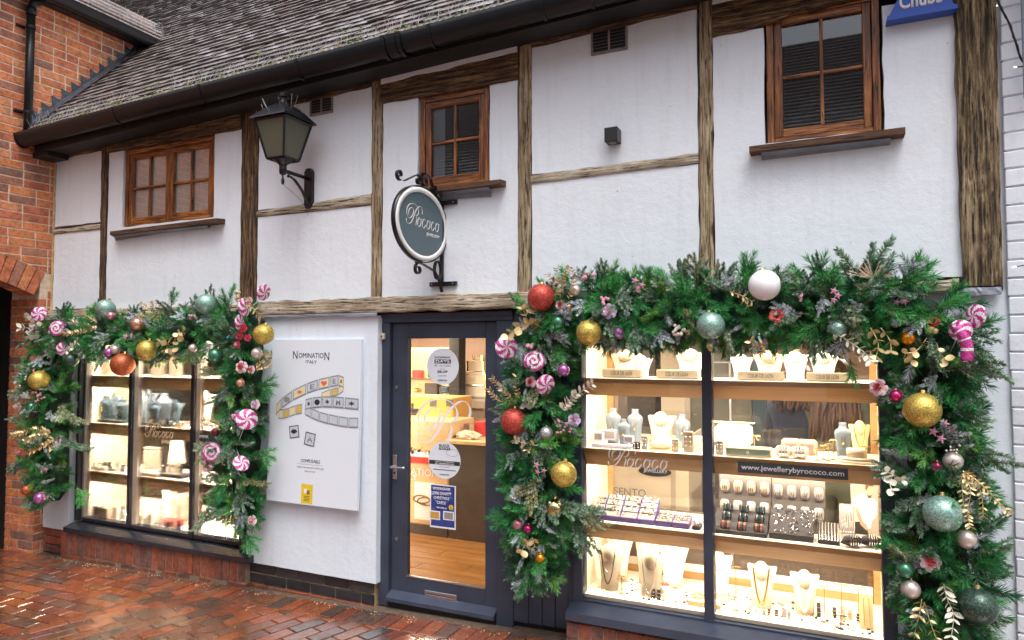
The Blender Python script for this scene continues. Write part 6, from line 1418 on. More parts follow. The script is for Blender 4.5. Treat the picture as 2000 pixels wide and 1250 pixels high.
bt_('N', 'ink', .275, .905, .052, .048); bt_('OMINATIO', 'ink', .455, .902, .28, .030); bt_('N', 'ink', .632, .898, .052, .048)
bt_('ITALY', 'ink', .46, .863, .125, .018); bt_('COMPOSABLE', 'ink', .49, .262, .215, .019); bt_('CREATE YOUR BRACELET LINK BY LINK', 'greyink', .49, .222, .30, .008); bt_('MADE IN ITALY', 'greyink', .49, .2, .12, .008)
def pflat(pts, mat, d=.001, name='print'):
    vs = [bp(a, b, d) for a, b in pts]; return MB().add(vs, [tuple(range(len(vs)))]).build(name, mat, PB)
pflat([(.34, .24), (.63, .24), (.63, .2415), (.34, .2415)], 'greyink', .0012)
pflat([(.40, .008), (.525, .008), (.525, .122), (.40, .122)], 'yellow', .0012, 'yellow_tab'); pflat([(.43, .07), (.465, .07), (.465, .095), (.43, .095)], 'white', .0016); pflat([(.46, .062), (.495, .062), (.495, .087), (.46, .087)], 'silver', .002)
for q in range(4): pflat([(.43, .022+q*.009), (.495, .022+q*.009), (.495, .025+q*.009), (.43, .025+q*.009)], 'ink', .0016)
# the two printed bracelets: rows of square links along ellipses
psil = simple('print_silver', (.30, .33, .38), .5); psil2 = simple('print_pale_silver', (.50, .54, .60), .5); pgold = simple('print_gold', (.58, .42, .10), .5); pgold2 = simple('print_pale_gold', (.72, .62, .35), .5); pline = simple('print_line', (.10, .11, .13), .6)
def links(zp, n, h0, mat, mat2, dd=.0014, marks=()):
    pts = smooth_path([((a-15)/630, 1-(b-45)/1140, 0) for a, b in zp], 12); m_ = len(pts)-1
    def e(t): s = t*m_; k = min(int(s), m_-1); return pts[k].lerp(pts[k+1], s-k)
    lerp = lambda p, q_, t: (p[0]+(q_[0]-p[0])*t, p[1]+(q_[1]-p[1])*t)
    for i in range(n):
        A_, B_ = e((i+.03)/n), e((i+.97)/n); hh = h0
        pflat([(A_[0], A_[1]-hh/2), (B_[0], B_[1]-hh/2), (B_[0], B_[1]+hh/2), (A_[0], A_[1]+hh/2)], pline, dd, 'printed_link_edge')
        pflat([(A_[0], A_[1]-hh*.46), (B_[0], B_[1]-hh*.46), (B_[0], B_[1]+hh*.46), (A_[0], A_[1]+hh*.46)], psil, dd+.0002, 'printed_link_edge')
        A2_, B2_ = lerp(A_, B_, .08), lerp(A_, B_, .92); pflat([(A2_[0], A2_[1]-hh*.36), (B2_[0], B2_[1]-hh*.36), (B2_[0], B2_[1]+hh*.36), (A2_[0], A2_[1]+hh*.36)], mat if i % 2 else mat2, dd+.0004, 'printed_link')
        if i < len(marks) and marks[i]:
            c = lerp(A_, B_, .5); w_ = abs(B_[0]-A_[0])*.5
            if len(marks[i]) == 1: text(marks[i], 'greyink', BW*w_*.8, BH*hh*.5, bp(c[0], c[1], dd+.0010), (1, 0, (B_[1]-A_[1])*BH/(max(.01, B_[0]-A_[0])*BW)*-nv_.y if False else 0), upv, parent=PB, depth=.0004, bold=.02)
            else:
                mt, kind = marks[i].split(':'); pts_ = [(c[0]+w_*.6*math.cos(q*2*PI/12)*(1 if kind != 'star' or q % 2 else .35), c[1]+hh*.28*math.sin(q*2*PI/12)*(1 if kind != 'star' or q % 2 else .35)) for q in range(12)]
                if kind == 'heart': pts_ = [(c[0]+w_*.036*16*math.sin(q)**3, c[1]+hh*.019*(13*math.cos(q)-5*math.cos(2*q)-2*math.cos(3*q)-math.cos(4*q))) for q in [2*PI*z/16 for z in range(16)]]
                pflat(pts_, mt, dd+.0010, 'printed_charm')
links([(82, 575), (130, 572), (190, 545), (252, 530)], 4, .060, pgold, pgold2)
links([(385, 440), (450, 412), (500, 400), (535, 372)], 3, .048, pgold, pgold2)
links([(62, 548), (100, 500), (180, 440), (280, 388), (360, 358), (440, 338), (500, 325), (535, 340)], 7, .064, psil2, pgold2, .0022, (None, 'greyink:dot', 'p_core:star', 'E', 'p_core:heart', '8', 'ink:star'))
links([(272, 535), (330, 562), (400, 583), (480, 597), (560, 607), (640, 605)], 6, .058, psil2, psil2, .0028)
links([(275, 500), (340, 482), (430, 473), (520, 475), (640, 482)], 5, .064, psil2, psil2, .0036, ('ink:star', 'ink:dot', 'ink:star', 'M', 'ink:star'))
def charm(cu, cv, s_, rot, mt, ch=None):
    q = [(cu+s_*math.cos(rot+PI/4+k*PI/2), cv+s_*math.sin(rot+PI/4+k*PI/2)*BW/BH) for k in range(4)]; q2 = [(cu+(a-cu)*.82, cv+(b-cv)*.82) for a, b in q]; pflat(q, pline, .0014, 'printed_link_edge'); pflat(q2, mt, .0018, 'printed_charm')
    if ch: text(ch, 'greyink', BW*s_*.7, BH*s_*.42, bp(cu, cv, .0024), (1, 0, 0), upv, parent=PB, depth=.0004, bold=.01)
    else: pflat([(cu-s_*.5, cv-.004), (cu, cv-.014), (cu+s_*.5, cv+.002), (cu+s_*.2, cv+.015), (cu-s_*.3, cv+.013)], 'ink', .0024)
charm(.295, .432, .078, .15, psil2); charm(.475, .393, .082, -.15, psil2, 'A')
MB().box((X(712, 792, -.06)-.0, -.09, Z(712, 796, -.06)) if False else (X(511, 792, -.07), -.09, Z(515, 796, -.07)), (X(520, 792, -.07), -.052, Z(515, 788, -.07)), .002).build('fixing_clip', 'black', PB)
# ---- small black cube light and blue alarm box
CL = thing('cube_light', 'small black cube wall light on the white render', 'wall light'); c = P(1196, 265, -.05)
MB().box((c.x-.040, -.085, c.z-.042), (c.x+.040, -.0, c.z+.042), .003).build('housing', 'black', CL); MB().lathe([(.022, 0), (.022, .002)], (c.x, -.045, c.z-.0445), 16).build('lens', 'greypad', CL)
AB = thing('alarm_box', 'blue alarm box at the top edge beside the big oak post', 'alarm box'); a = P(1733, 38, -.075); b = P(1869, 17, -.075); z0 = min(a.z, b.z)
m = MB(); hA = .17; m.prism([(a.x, -.005, a.z), (b.x, -.005, a.z), (b.x-.085, -.005, a.z+hA), (a.x+.085, -.005, a.z+hA)][::1], (0, -.065, 0)); m.build('cover', 'alarm', AB)
m = MB(); m.prism([(a.x-.004, -.003, a.z-.006), (b.x+.004, -.003, a.z-.006), (b.x+.0, -.003, a.z+.016), (a.x-.0, -.003, a.z+.016)], (0, -.075, 0)); m.build('lower_lip', 'alarm', AB)
text('Chubb', 'white', .19, .078, ((a.x+b.x)/2, -.0715, a.z+.078), parent=AB, bold=.03)
# ================================================================ CHRISTMAS GARLANDS
def needle_mesh(name, mats, L, nn, nl, ang, w0, twigs=0, seed=0, droop=0, flat=0):
    r_ = random.Random(seed); m = MB()
    stems = [([Vector((0, 0, 0)), Vector((0, 0, L*.5)), Vector((droop*L, 0, L))], L)]
    for k in range(twigs):
        t = .22+.5*k/max(1, twigs); a = r_.uniform(0, 2*PI) if not flat else (0 if k % 2 else PI)+r_.uniform(-.3, .3)
        b = Vector((0, 0, L*t)); d = Vector((math.cos(a)*.75, math.sin(a)*.75, .8)).normalized(); l2 = L*r_.uniform(.45, .62)
        stems.append(([b, b+d*l2*.5, b+d*l2+Vector((0, 0, l2*.1))], l2))
    for pts, LL in stems:
        m.tube(pts, [.0026, .002, .001], 4, 1, cap=False)
        n_ = int(nn*LL/L)
        for i in range(n_):
            t = (i+r_.random())/n_; t = .05+.95*t
            p = pts[0].lerp(pts[1], t*2) if t < .5 else pts[1].lerp(pts[2], t*2-1)
            ax = (pts[2]-pts[0]).normalized(); a = r_.uniform(0, 2*PI)
            s1 = ax.cross(Vector((.3, .9, .1))).normalized(); s2 = ax.cross(s1)
            rad = s1*math.cos(a)+s2*math.sin(a)
            if flat: rad = (rad*Vector((1, .45, 1))).normalized() if False else Vector((rad.x, rad.y*.5, rad.z)).normalized()
            th = ang*(1-.55*max(0, t-.6)/.4)*r_.uniform(.8, 1.15); d = (ax*math.cos(th)+rad*math.sin(th)).normalized()
            l = nl*r_.uniform(.75, 1.1)*(1-.25*max(0, t-.8)/.2); sd = d.cross(Vector((r_.uniform(-1, 1), r_.uniform(-1, 1), r_.uniform(-1, 1)))).normalized()*w0/2
            e = p+d*l; mid = p+d*l*.5+ax*l*.03
            m.add([p-sd*.7, p+sd*.7, mid+sd, mid-sd, e+sd*.25, e-sd*.25], [(0, 1, 2, 3), (3, 2, 4, 5)], 0)
    return m.mesh(name, mats)
PINE = [needle_mesh('pine_sprig', ('pine', 'twig'), .15, 120, .046, R(48), .0026, 2, s, .12) for s in range(3)]
PIND = [needle_mesh('pine_sprig_dark', ('pinedark', 'twig'), .16, 120, .042, R(50), .0026, 2, s+10, .12) for s in range(2)]
FIR = [needle_mesh('fir_sprig', ('fir', 'twig'), .17, 230, .019, R(62), .0040, 4, s+20, .1, 1) for s in range(3)]
FRO = [needle_mesh('frosted_sprig', ('frost', 'twig'), .13, 210, .019, R(58), .0032, 3, s+30, .1, 1) for s in range(3)]
FROL = [needle_mesh('frosted_long_sprig', ('frost', 'twig'), .10, 110, .05, R(42), .0028, 0, s+40, .1) for s in range(2)]
def garland(label, path, seed, counts, Yc=-.16):
    """path: list of (px, py, radius in photo px) traced along the middle of the garland"""
    r_ = random.Random(seed); G_ = thing('christmas_garland', label, 'garland', 'christmas garlands over the shop windows')
    pts = []
    for px, py, rp_ in path: p = P(px, py, Yc); pts.append((p, rp_*mpp(p)))
    seg = [(pts[i+1][0]-pts[i][0]).length for i in range(len(pts)-1)]; tot = sum(seg)
    def at(s):
        s *= tot
        for i, l in enumerate(seg):
            if s <= l or i == len(seg)-1: t = min(1, s/l); return pts[i][0].lerp(pts[i+1][0], t), pts[i][1]+(pts[i+1][1]-pts[i][1])*t, (pts[i+1][0]-pts[i][0]).normalized()
            s -= l
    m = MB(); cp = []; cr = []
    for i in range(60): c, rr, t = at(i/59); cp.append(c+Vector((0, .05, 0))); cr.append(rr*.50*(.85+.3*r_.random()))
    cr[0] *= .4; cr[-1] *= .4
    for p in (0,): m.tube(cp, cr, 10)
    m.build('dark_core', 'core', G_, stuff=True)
    for meshes, n, nm, dmin, dmax, sc0, *lay in counts:
        for i in range(n):
            s = (i+r_.random())/n; c, rr, t = at(s); a = r_.uniform(-.25*PI, 1.25*PI)      # towards the street and sideways, not into the wall
            out = Vector((0, -1, 0)); side = t.cross(out).normalized()
            rad = (out*math.sin(a)+side*math.cos(a)).normalized()
            L = .16*sc0; dist = max(.0, (rr-L*.75))*r_.uniform(dmin, dmax); dep = .62
            off = rad*dist; off.y *= dep; p = c+off
            d = (rad*1.0+t*r_.uniform(-.8, .8)+Vector((r_.uniform(-.35, .35), r_.uniform(-.45, .1), r_.uniform(-.45, .15)))).normalized()
            if lay:      # sprays lying over the face of the garland, drooping
                a = r_.uniform(.12*PI, .88*PI); rad = (out*math.sin(a)+side*math.cos(a)).normalized(); off = rad*rr*r_.uniform(.62, .9); off.y = off.y*.62-.05; p = c+off
                d = (side*math.cos(a)*1.2+t*r_.uniform(-1, 1)+Vector((r_.uniform(-.6, .6), r_.uniform(-.55, -.15), r_.uniform(-1.0, .35)))).normalized(); p = p-d*.04
            o = link(nm, meshes[i % len(meshes)], G_, p); q = d.to_track_quat('Z', 'Y'); o.rotation_mode = 'QUATERNION'
            from mathutils import Quaternion
            o.rotation_quaternion = q @ Quaternion((0, 0, 1), r_.uniform(0, 2*PI)); k = sc0*r_.uniform(.72, 1.18); o.scale = (k, k, k)
    return G_
def sprig(G_, mesh, nm, px0, py0, px1, py1, Y=-.22, rot=0, dy=-.03):
    a = P(px0, py0, Y); b = P(px1, py1, Y+dy); o = link(nm, mesh, G_, a); q = (b-a).to_track_quat('Z', 'Y'); o.rotation_mode = 'QUATERNION'
    o.rotation_quaternion = q; k = (b-a).length/.17; o.scale = (k*1.0, k*1.0, k); return o
GL1 = garland('left green garland of pine, fir and baubles arched over the left shop window',
    [(98, 980, 36), (94, 900, 52), (96, 800, 54), (102, 700, 52), (114, 658, 44), (170, 650, 48), (250, 655, 52), (330, 658, 48), (400, 645, 54), (450, 628, 56), (480, 650, 50), (478, 720, 46), (474, 800, 50), (470, 880, 54), (470, 960, 54), (476, 1025, 38)], 11,
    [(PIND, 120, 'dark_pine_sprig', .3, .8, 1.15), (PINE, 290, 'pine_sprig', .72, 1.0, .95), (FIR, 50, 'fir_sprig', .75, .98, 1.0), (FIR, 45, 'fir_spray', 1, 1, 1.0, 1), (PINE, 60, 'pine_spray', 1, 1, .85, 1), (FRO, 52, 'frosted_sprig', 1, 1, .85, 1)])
GR1 = garland('large right green garland of pine, fir and baubles round the right shop window',
    [(1048, 1130, 40), (1052, 1060, 62), (1055, 980, 78), (1055, 900, 72), (1056, 800, 76), (1052, 710, 74), (1060, 640, 66), (1110, 600, 76), (1200, 606, 78), (1300, 608, 82), (1400, 600, 80), (1500, 602, 80), (1600, 602, 80), (1700, 600, 92), (1790, 610, 100), (1832, 680, 86), (1822, 780, 82), (1822, 880, 84), (1828, 980, 92), (1836, 1080, 102), (1840, 1180, 94), (1850, 1262, 76)], 5,
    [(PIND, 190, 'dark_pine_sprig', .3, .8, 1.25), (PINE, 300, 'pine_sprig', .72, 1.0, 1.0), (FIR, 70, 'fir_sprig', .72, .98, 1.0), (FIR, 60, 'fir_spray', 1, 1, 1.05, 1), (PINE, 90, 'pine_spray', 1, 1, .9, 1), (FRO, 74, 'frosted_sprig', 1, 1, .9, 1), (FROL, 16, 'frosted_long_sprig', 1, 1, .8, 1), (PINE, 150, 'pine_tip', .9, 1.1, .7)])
for a in ((1690, 610, 1692, 478), (1598, 570, 1605, 488), (1785, 560, 1790, 486), (1465, 560, 1462, 515), (1258, 590, 1262, 525), (1195, 560, 1200, 505), (1900, 640, 1962, 620), (1900, 830, 1945, 820), (1900, 910, 1950, 905), (1000, 1015, 948, 1010), (1000, 1030, 955, 1005), (1660, 700, 1668, 760)): sprig(GR1, PINE[0] if a[0] != 1690 else FIR[0], 'pine_sprig', *a)
for a in ((1110, 985, 1175, 1035), (1115, 1000, 1150, 1085), (1110, 980, 1178, 1005), (1880, 1090, 1975, 1065), (1890, 1140, 1975, 1120), (1890, 1060, 1970, 1010), (1330, 570, 1320, 512), (1360, 570, 1362, 512), (1400, 570, 1430, 515), (1030, 1110, 1022, 1155), (1050, 1120, 1055, 1165), (1070, 1110, 1080, 1150)): sprig(GR1, FIR[1], 'fir_sprig', *a)
for a in ((132, 625, 132, 590), (335, 600, 335, 560), (450, 580, 455, 552), (505, 880, 535, 900), (500, 755, 538, 752), (60, 900, 32, 900), (150, 950, 160, 990), (480, 1040, 500, 1080), (475, 1040, 482, 1082)): sprig(GL1, PINE[1], 'pine_sprig', *a)
for a in ((110, 850, 150, 880), (115, 790, 145, 830), (430, 980, 392, 1030), (430, 960, 400, 1010), (470, 970, 430, 1010), (460, 930, 505, 950)): sprig(GL1, FIR[2], 'fir_sprig', *a)
# ---- decorations ---------------------------------------------------------------------------------
def where(px):  # which garland
    return 'left' if px < 700 else 'right'
GB = 'baubles on the garlands'
def bauble_at(px, py, r_px, col, label, Y=-.30, cap=True):
    c = P(px, py, Y); r_ = r_px*mpp(c)*1.0; t = thing('bauble', label, 'bauble', GB)
    m = MB(); n = 20; pr = [(max(1e-4, r_*math.sin(PI*i/n)), -r_*math.cos(PI*i/n)) for i in range(n+1)]; m.lathe(pr, (0, 0, 0), 32, caps=False); o = m.build('ball', 'b_'+col, t, True); o.location = c; o.rotation_euler = (rnd(-.5, .5), rnd(-.5, .5), rnd(0, 6))
    if cap:
        k = max(.005, r_*.16); m = MB().lathe([(k, 0), (k, k*1.2), (.002, k*1.4)], (0, 0, r_*.97), 12).build('cap', 'brass', t); m.location = c; m.rotation_euler = (R(-18), rnd(-.2, .2), 0)
BA = [(1057, 581, 27, 'red', 'large textured red bauble at the top left corner of the right garland'), (1150, 650, 25, 'gold', 'gold glitter bauble at the upper left of the right window'), (1388, 636, 27, 'mint', 'pale mint glitter bauble hanging above the mullion of the right window'),
 (1493, 557, 30, 'white', 'large plain white bauble on top of the right garland'), (1124, 567, 11, 'pearl', 'small pearl bauble right of the large red one'), (1111, 600, 7, 'peach', 'tiny peach bauble beside a pink rose near the large red bauble'), (1090, 630, 14, 'green', 'green bauble between the large red and gold glitter baubles'),
 (1218, 600, 8, 'teal', 'small dark teal bauble right of the lilac flower'), (1208, 650, 12.5, 'purple', 'metallic purple bauble right of the gold glitter bauble'), (1197, 667, 9, 'dull', 'dull green bauble tucked under the metallic purple one'), (1637, 642, 16, 'mint', 'mint glitter bauble above the rightmost name plaque'),
 (1749, 629, 11, 'mint', 'small mint bauble left of the coral petals'), (1774, 661, 14, 'orange', 'shiny orange bauble on the upper right corner of the garland'), (1482, 661, 8, 'teal', 'small dark teal bauble over the third name plaque'), (1749, 773, 12, 'magenta', 'shiny magenta bauble above the large gold one'),
 (1801, 801, 34, 'gold', 'large gold bauble on the right leg of the right garland'), (1861, 900, 18, 'pearl', 'mauve pearl bauble below the pink starfish'), (1829, 912, 11, 'magenta', 'magenta bauble half hidden left of the mauve pearl one'), (1841, 1003, 35, 'mint', 'largest mint glitter bauble on the right leg of the right garland'),
 (1887, 1053, 18, 'pearl', 'pearl bauble just below the largest mint one'), (1767, 1113, 16, 'green', 'frosty green bauble left of the pink peony'), (1778, 1151, 18, 'pearl', 'lowest pearl bauble on the right garland'), (1910, 1184, 34, 'dark', 'large dark green bauble against the wall at lower right'),
 (1021, 693, 24, 'mint', 'silvery mint bauble behind the two lollipops by the door'), (1101, 723, 12, 'purple', 'pinkish purple bauble right of the swirl lollipop by the door'), (1004, 823, 26, 'red', 'red glitter bauble beside the door'), (1067, 846, 13, 'silver', 'silver bauble right of the red glitter one'),
 (1101, 926, 25.5, 'gold', 'gold glitter bauble low on the left leg of the right garland'), (1084, 992, 18, 'mirror', 'mirror finish gold bauble below the gold glitter one'), (1012, 1024, 11, 'pink', 'shiny pink bauble low on the left leg of the right garland'), (1031, 1033, 9, 'magenta', 'small magenta bauble touching the shiny pink one'), (1055, 1090, 9.5, 'orange', 'small orange bauble near the foot of the garland by the door'),
 (207, 603, 18, 'mint', 'mint bauble on top of the left garland, its left half'), (403, 594, 20, 'mint', 'large mint bauble on top of the left garland near its right corner'), (515, 653, 20, 'gold', 'gold bauble at the right corner of the left garland'), (502, 690, 11, 'pearl', 'pearl bauble below the gold one at the right corner'),
 (269, 633, 13, 'rose', 'rose gold bauble in the middle of the left garland'), (288, 684, 20, 'gold', 'gold bauble hanging over the left window'), (240, 712, 22, 'copper', 'large copper red bauble hanging into the left window'), (214, 689, 10, 'purple', 'purple bauble just above the copper red one'), (226, 683, 9, 'pearl', 'pearl bauble touching the purple one over the left window'),
 (217, 617, 8, 'pink', 'small pink bauble below the mint one'), (76, 642, 9, 'purple', 'purple bauble below the lollipop at the left end'), (77, 743, 19, 'gold', 'gold bauble on the left leg of the left garland'), (63, 796, 11, 'green', 'small green bauble on the left leg of the left garland'), (53, 957, 10, 'copper', 'copper bauble at the foot of the left garland'),
 (78, 973, 11, 'purple', 'purple bauble at the foot of the left garland'), (470, 748, 8, 'peach', 'small peach bauble below the pale roses'), (421, 695, 15, 'green', 'dusty green bauble on the inner edge of the left garland'), (421, 844, 8, 'darkred', 'small dark red bauble above the swirl lollipop'), (140, 703, 13, 'dark', 'dark green bauble at the upper left corner of the left window'), (377, 680, 8, 'pearl', 'small pearl bauble over the right light of the left window'), (445, 661, 5, 'teal', 'tiny teal bauble left of the red roses')]
for a in BA: bauble_at(*a[:5], Y=-.26 if 'behind' in a[4] else -.36 if a[2] > 22 else -.33)
# lollipops and candy canes: glitter discs on white sticks
def disc(px, py, r_px, kind, label, nrm=None, stick=None, Y=-.36, squash=1):
    c = P(px, py, Y); r_ = r_px*mpp(c)*.95; t = thing('lollipop', label, 'lollipop', 'glitter lollipops on the garlands'); n = 48; rings_ = 9; m = MB(); vs = []; fs = []; ms = []
    for sgn in (1, -1):
        b = len(vs); vs.append((0, 0, sgn*.016*r_/.07))
        for i in range(1, rings_+1):
            rr = i/rings_; zz = (.016*(1-rr**3)+.004)*r_/.07*sgn if i < rings_ else 0 if False else (.016*(1-rr**3)+.006)*r_/.07*sgn
            for k in range(n): a = 2*PI*k/n; vs.append((r_*rr*math.cos(a), r_*rr*math.sin(a), zz))
        for i in range(rings_):
            for k in range(n):
                k2 = (k+1) % n; am = (k+.5)/n; rm = (i+.5)/rings_
                if kind == 'pin': mi = int(((am*6+rm*.75)*2)) % 2
                else: mi = 0 if (((rm*2.3-am) % 1) < .42 or i == rings_-1) else 1
                if i == 0: fs.append((b, b+1+k, b+1+k2) if sgn > 0 else (b, b+1+k2, b+1+k))
                else: q = (b+1+(i-1)*n+k, b+1+(i-1)*n+k2, b+1+i*n+k2, b+1+i*n+k); fs.append(q[::-1] if sgn > 0 else q)
                ms.append(mi)
    n1 = 1+rings_*n; o1 = 1+(rings_-1)*n
    for k in range(n): k2 = (k+1) % n; fs.append((o1+k, n1+o1+k, n1+o1+k2, o1+k2)); ms.append((int(k/4) % 2) if kind == 'pin' else 0)
    m.v, m.f, m.m = vs, fs, ms; o = m.build('candy_disc', ('candy_m', 'candy_w'), t, False); o.location = c
    nv = Vector(nrm).normalized() if nrm else (CAM-c).normalized()+Vector((.1, 0, .1)); o.rotation_mode = 'QUATERNION'; o.rotation_quaternion = nv.to_track_quat('Z', 'Y'); o.scale = (1, squash, 1)
    if stick: e = P(stick[0], stick[1], Y+.12); MB().tube([c, e], .0028, 6).build('stick', 'stick', t)
disc(989, 678, 23, 'pin', 'round pink and white pinwheel lollipop against the door frame', stick=(1030, 738)); disc(1043, 705, 22, 'spiral', 'pink and white swirl lollipop right of the pinwheel by the door', (.25, -1, .15), (1066, 740)); disc(1065, 751, 21, 'pin', 'pinwheel lollipop seen half edge-on below the swirl by the door', (.95, -.75, -.35), squash=1)
disc(1905, 618, 25, 'pin', 'topmost pinwheel lollipop at the far right corner, seen edge-on', (-.95, -.6, .15)); disc(1876, 645, 22, 'pin', 'pinwheel lollipop below the topmost one at the far right', (-.5, -1, .1), (1855, 690))
disc(77, 613, 15, 'pin', 'pinwheel lollipop at the top left end of the left garland', (.6, -1, .1), (92, 645)); disc(112, 641, 16, 'spiral', 'swirl lollipop at the top left of the left garland', (.45, -1, .1)); disc(123, 682, 14, 'pin', 'edge-on pinwheel lollipop below the left swirl', (1.0, .15, .1)); 
disc(515, 571, 17, 'pin', 'pinwheel lollipop sticking up highest over the left garland', (1.0, -.02, -.25), (485, 612)); disc(477, 600, 19, 'pin', 'edge-on pinwheel lollipop below the highest one', (1.0, .25, .05)); disc(468, 630, 16, 'pin', 'edge-on pinwheel lollipop above the red roses', (1.0, .3, 0))
disc(482, 819, 21, 'pin', 'pinwheel lollipop on the right leg of the left garland', stick=(462, 875)); disc(414, 883, 20, 'spiral', 'swirl lollipop overlapping the left window glass', (.4, -1, .1), (455, 912)); disc(471, 905, 17, 'pin', 'tilted pinwheel lollipop below the swirl lollipop', (.9, -.25, .6), (462, 875))
t = thing('candy_cane', 'pink glitter candy cane hanging at the far right corner', 'candy cane', None); pts = smooth_path([P(1868, 640, -.36), P(1880, 655, -.37), P(1888, 675, -.37), P(1888, 705, -.37)], 6); m = MB()
m.tube(pts, .024, 10); o = m.build('cane', ('candy_m',), t, True); m = MB()
for i in range(3, len(pts)-1, 5): m.tube(pts[i:i+2], .0248, 10, cap=False)
m.build('white_stripes', 'candy_w', t)
# flowers
def flower(px, py, r_px, kind, c_out, c_in, label, Y=-.35, nrm=(.15, -1, .1)):
    c = P(px, py, Y); r_ = r_px*mpp(c); t = thing('artificial_flower', label, 'flower', 'fabric flowers on the garlands'); rs = random.Random(int(px*7+py)); q = Vector(nrm).normalized().to_track_quat('Z', 'Y').to_matrix().to_4x4(); q.translation = c
    lay = {'rose': [(5, 1.0, .25, .75), (5, .78, .5, .85), (4, .55, .75, .9), (4, .33, .95, .8)], 'peony': [(7, 1.0, .2, .5), (7, .8, .42, .6), (6, .58, .6, .6), (5, .36, .72, .5)], 'poppy': [(5, 1.0, .55, .8), (4, .75, .7, .8)]}[kind]
    for li, (n, rr, cup, w_) in enumerate(lay):
        for k in range(n):
            a0 = 2*PI*(k+.5*li)/n+rs.uniform(-.2, .2); m = MB(); vs = []; wd = 2*PI/n*.72
            for i in range(5):
                u = i/4
                for j in range(5):
                    v = (j-2)/2; a = a0+v*wd*(.35+.65*u)*(1-.25*u*u)*.9; d = rr*r_*(.12+.88*u)*(1-.18*v*v*u)*(1-cup*.35*u*u)
                    z = r_*(cup*.9*u*u*1.0+.06*rs.uniform(-1, 1)*u)+r_*.10*li - (r_*.10*v*v*u if li == 0 else 0)
                    if u == 1: d += r_*.06*(1 if li < 2 else 0); z -= r_*.05
                    vs.append(tuple(q @ Vector((d*math.cos(a), d*math.sin(a), z))))
            m.add(vs, [(i*5+j, i*5+j+1, i*5+6+j, i*5+5+j) for i in range(4) for j in range(4)])
            o = m.build('petal', c_out if li < len(lay)-2 or kind == 'poppy' else c_in, t, True)
    m = MB(); m.sphere((0, 0, 0), r_*.2, 6); o = m.build('heart', c_in if kind != 'poppy' else 'p_dark', t, True); o.location = q @ Vector((0, 0, r_*.30))
flower(1190, 608, 16, 'peony', 'p_lilac', 'p_pale', 'lilac peony left of the dark teal bauble'); flower(1518, 618, 17, 'poppy', 'p_coral', 'p_coral', 'coral red flower with a dark centre below the white bauble', nrm=(-.1, -1, .2)); flower(1829, 632, 18, 'poppy', 'p_coral', 'p_coral', 'coral flower at the upper right corner of the garland', nrm=(-.6, -.5, .7))
flower(1716, 757, 18, 'peony', 'p_pale', 'p_core', 'pale pink peony at the right edge of the top shelf', nrm=(-.3, -1, .1)); flower(1817, 1097, 20, 'peony', 'p_pale', 'p_core', 'pink peony between the mint and lowest pearl baubles', nrm=(-.1, -1, .25)); flower(1037, 746, 12, 'rose', 'p_pink', 'p_core', 'small pink rose below the swirl lollipop by the door')
flower(1033, 787, 13, 'rose', 'p_pale', 'p_pink', 'pale rose just above the red glitter bauble'); flower(1095, 596, 11, 'rose', 'p_pink', 'p_core', 'pink rosebud right of the large textured red bauble'); flower(1122, 820, 14, 'rose', 'p_lilac', 'p_pale', 'pale lilac flower by the frame of the right window')
flower(473, 717, 13, 'peony', 'p_pale', 'p_core', 'larger pale pink peony on the right leg of the left garland', nrm=(.4, -1, .1)); flower(492, 722, 9, 'rose', 'p_pale', 'p_core', 'small pale rose touching the larger peony'); flower(477, 641, 9, 'rose', 'p_red', 'p_red', 'topmost of the deep pink roses on the left garland')
flower(469, 656, 9, 'rose', 'p_red', 'p_red', 'left of the middle pair of deep pink roses'); flower(485, 660, 8, 'rose', 'p_red', 'p_red', 'right of the middle pair of deep pink roses'); flower(464, 673, 8, 'rose', 'p_red', 'p_pale', 'lowest of the deep pink roses, touched with white'); flower(494, 1016, 11, 'rose', 'p_pale', 'p_pink', 'pink rose near the foot of the left garland')
flower(500, 790, 11, 'rose', 'p_pale', 'p_lilac', 'pale flower above the pinwheel lollipop'); flower(36, 794, 9, 'rose', 'p_pink', 'p_pale', 'pink rosebud at the far left of the left garland'); flower(487, 588, 9, 'rose', 'p_pink', 'p_pale', 'pale rosebud between the edge-on lollipops'); flower(42, 883, 8, 'rose', 'p_coral', 'p_pink', 'coral rosebud low at the far left')
# starfish
def star_mesh():
    m = MB(); vs = [(0, 0, .30), (0, 0, -.12)]
    for k in range(10): a = PI*k/5; r_ = 1 if k % 2 == 0 else .40; vs.append((r_*math.cos(a), r_*math.sin(a), .02)); 
    fs = [(0, 2+k, 2+(k+1) % 10) for k in range(10)]+[(1, 2+(k+1) % 10, 2+k) for k in range(10)]; m.add(vs, fs); return m.mesh('starfish', 'star')
SM = star_mesh()
def stars(lst, label, Y=-.36):
    t = thing('starfish_pick', label, 'starfish cluster', 'pink starfish picks'); m = MB(); b = P(sum(a[0] for a in lst)/len(lst), sum(a[1] for a in lst)/len(lst)+8, Y+.10)
    for px, py, rp_ in lst:
        c = P(px, py, Y); o = link('starfish', SM, t, c); o.rotation_mode = 'QUATERNION'; d = Vector((rnd(-.5, .5), -1, rnd(-.2, .4))); o.rotation_quaternion = d.to_track_quat('Z', 'Y'); k = rp_*mpp(c); o.scale = (k, k, k); m.tube([c, b], .0016, 4)
    m.build('stems', 'twig', t, stuff=True)
stars([(1823, 843, 11), (1846, 828, 10), (1860, 838, 10), (1838, 857, 11)], 'four pink starfish below the large gold bauble'); stars([(1240, 548, 9), (1254, 557, 9), (1246, 563, 8)], 'pink starfish on top of the garland left of centre'); stars([(1629, 568, 9), (1636, 577, 9), (1628, 586, 8)], 'pink starfish right of the white bauble')
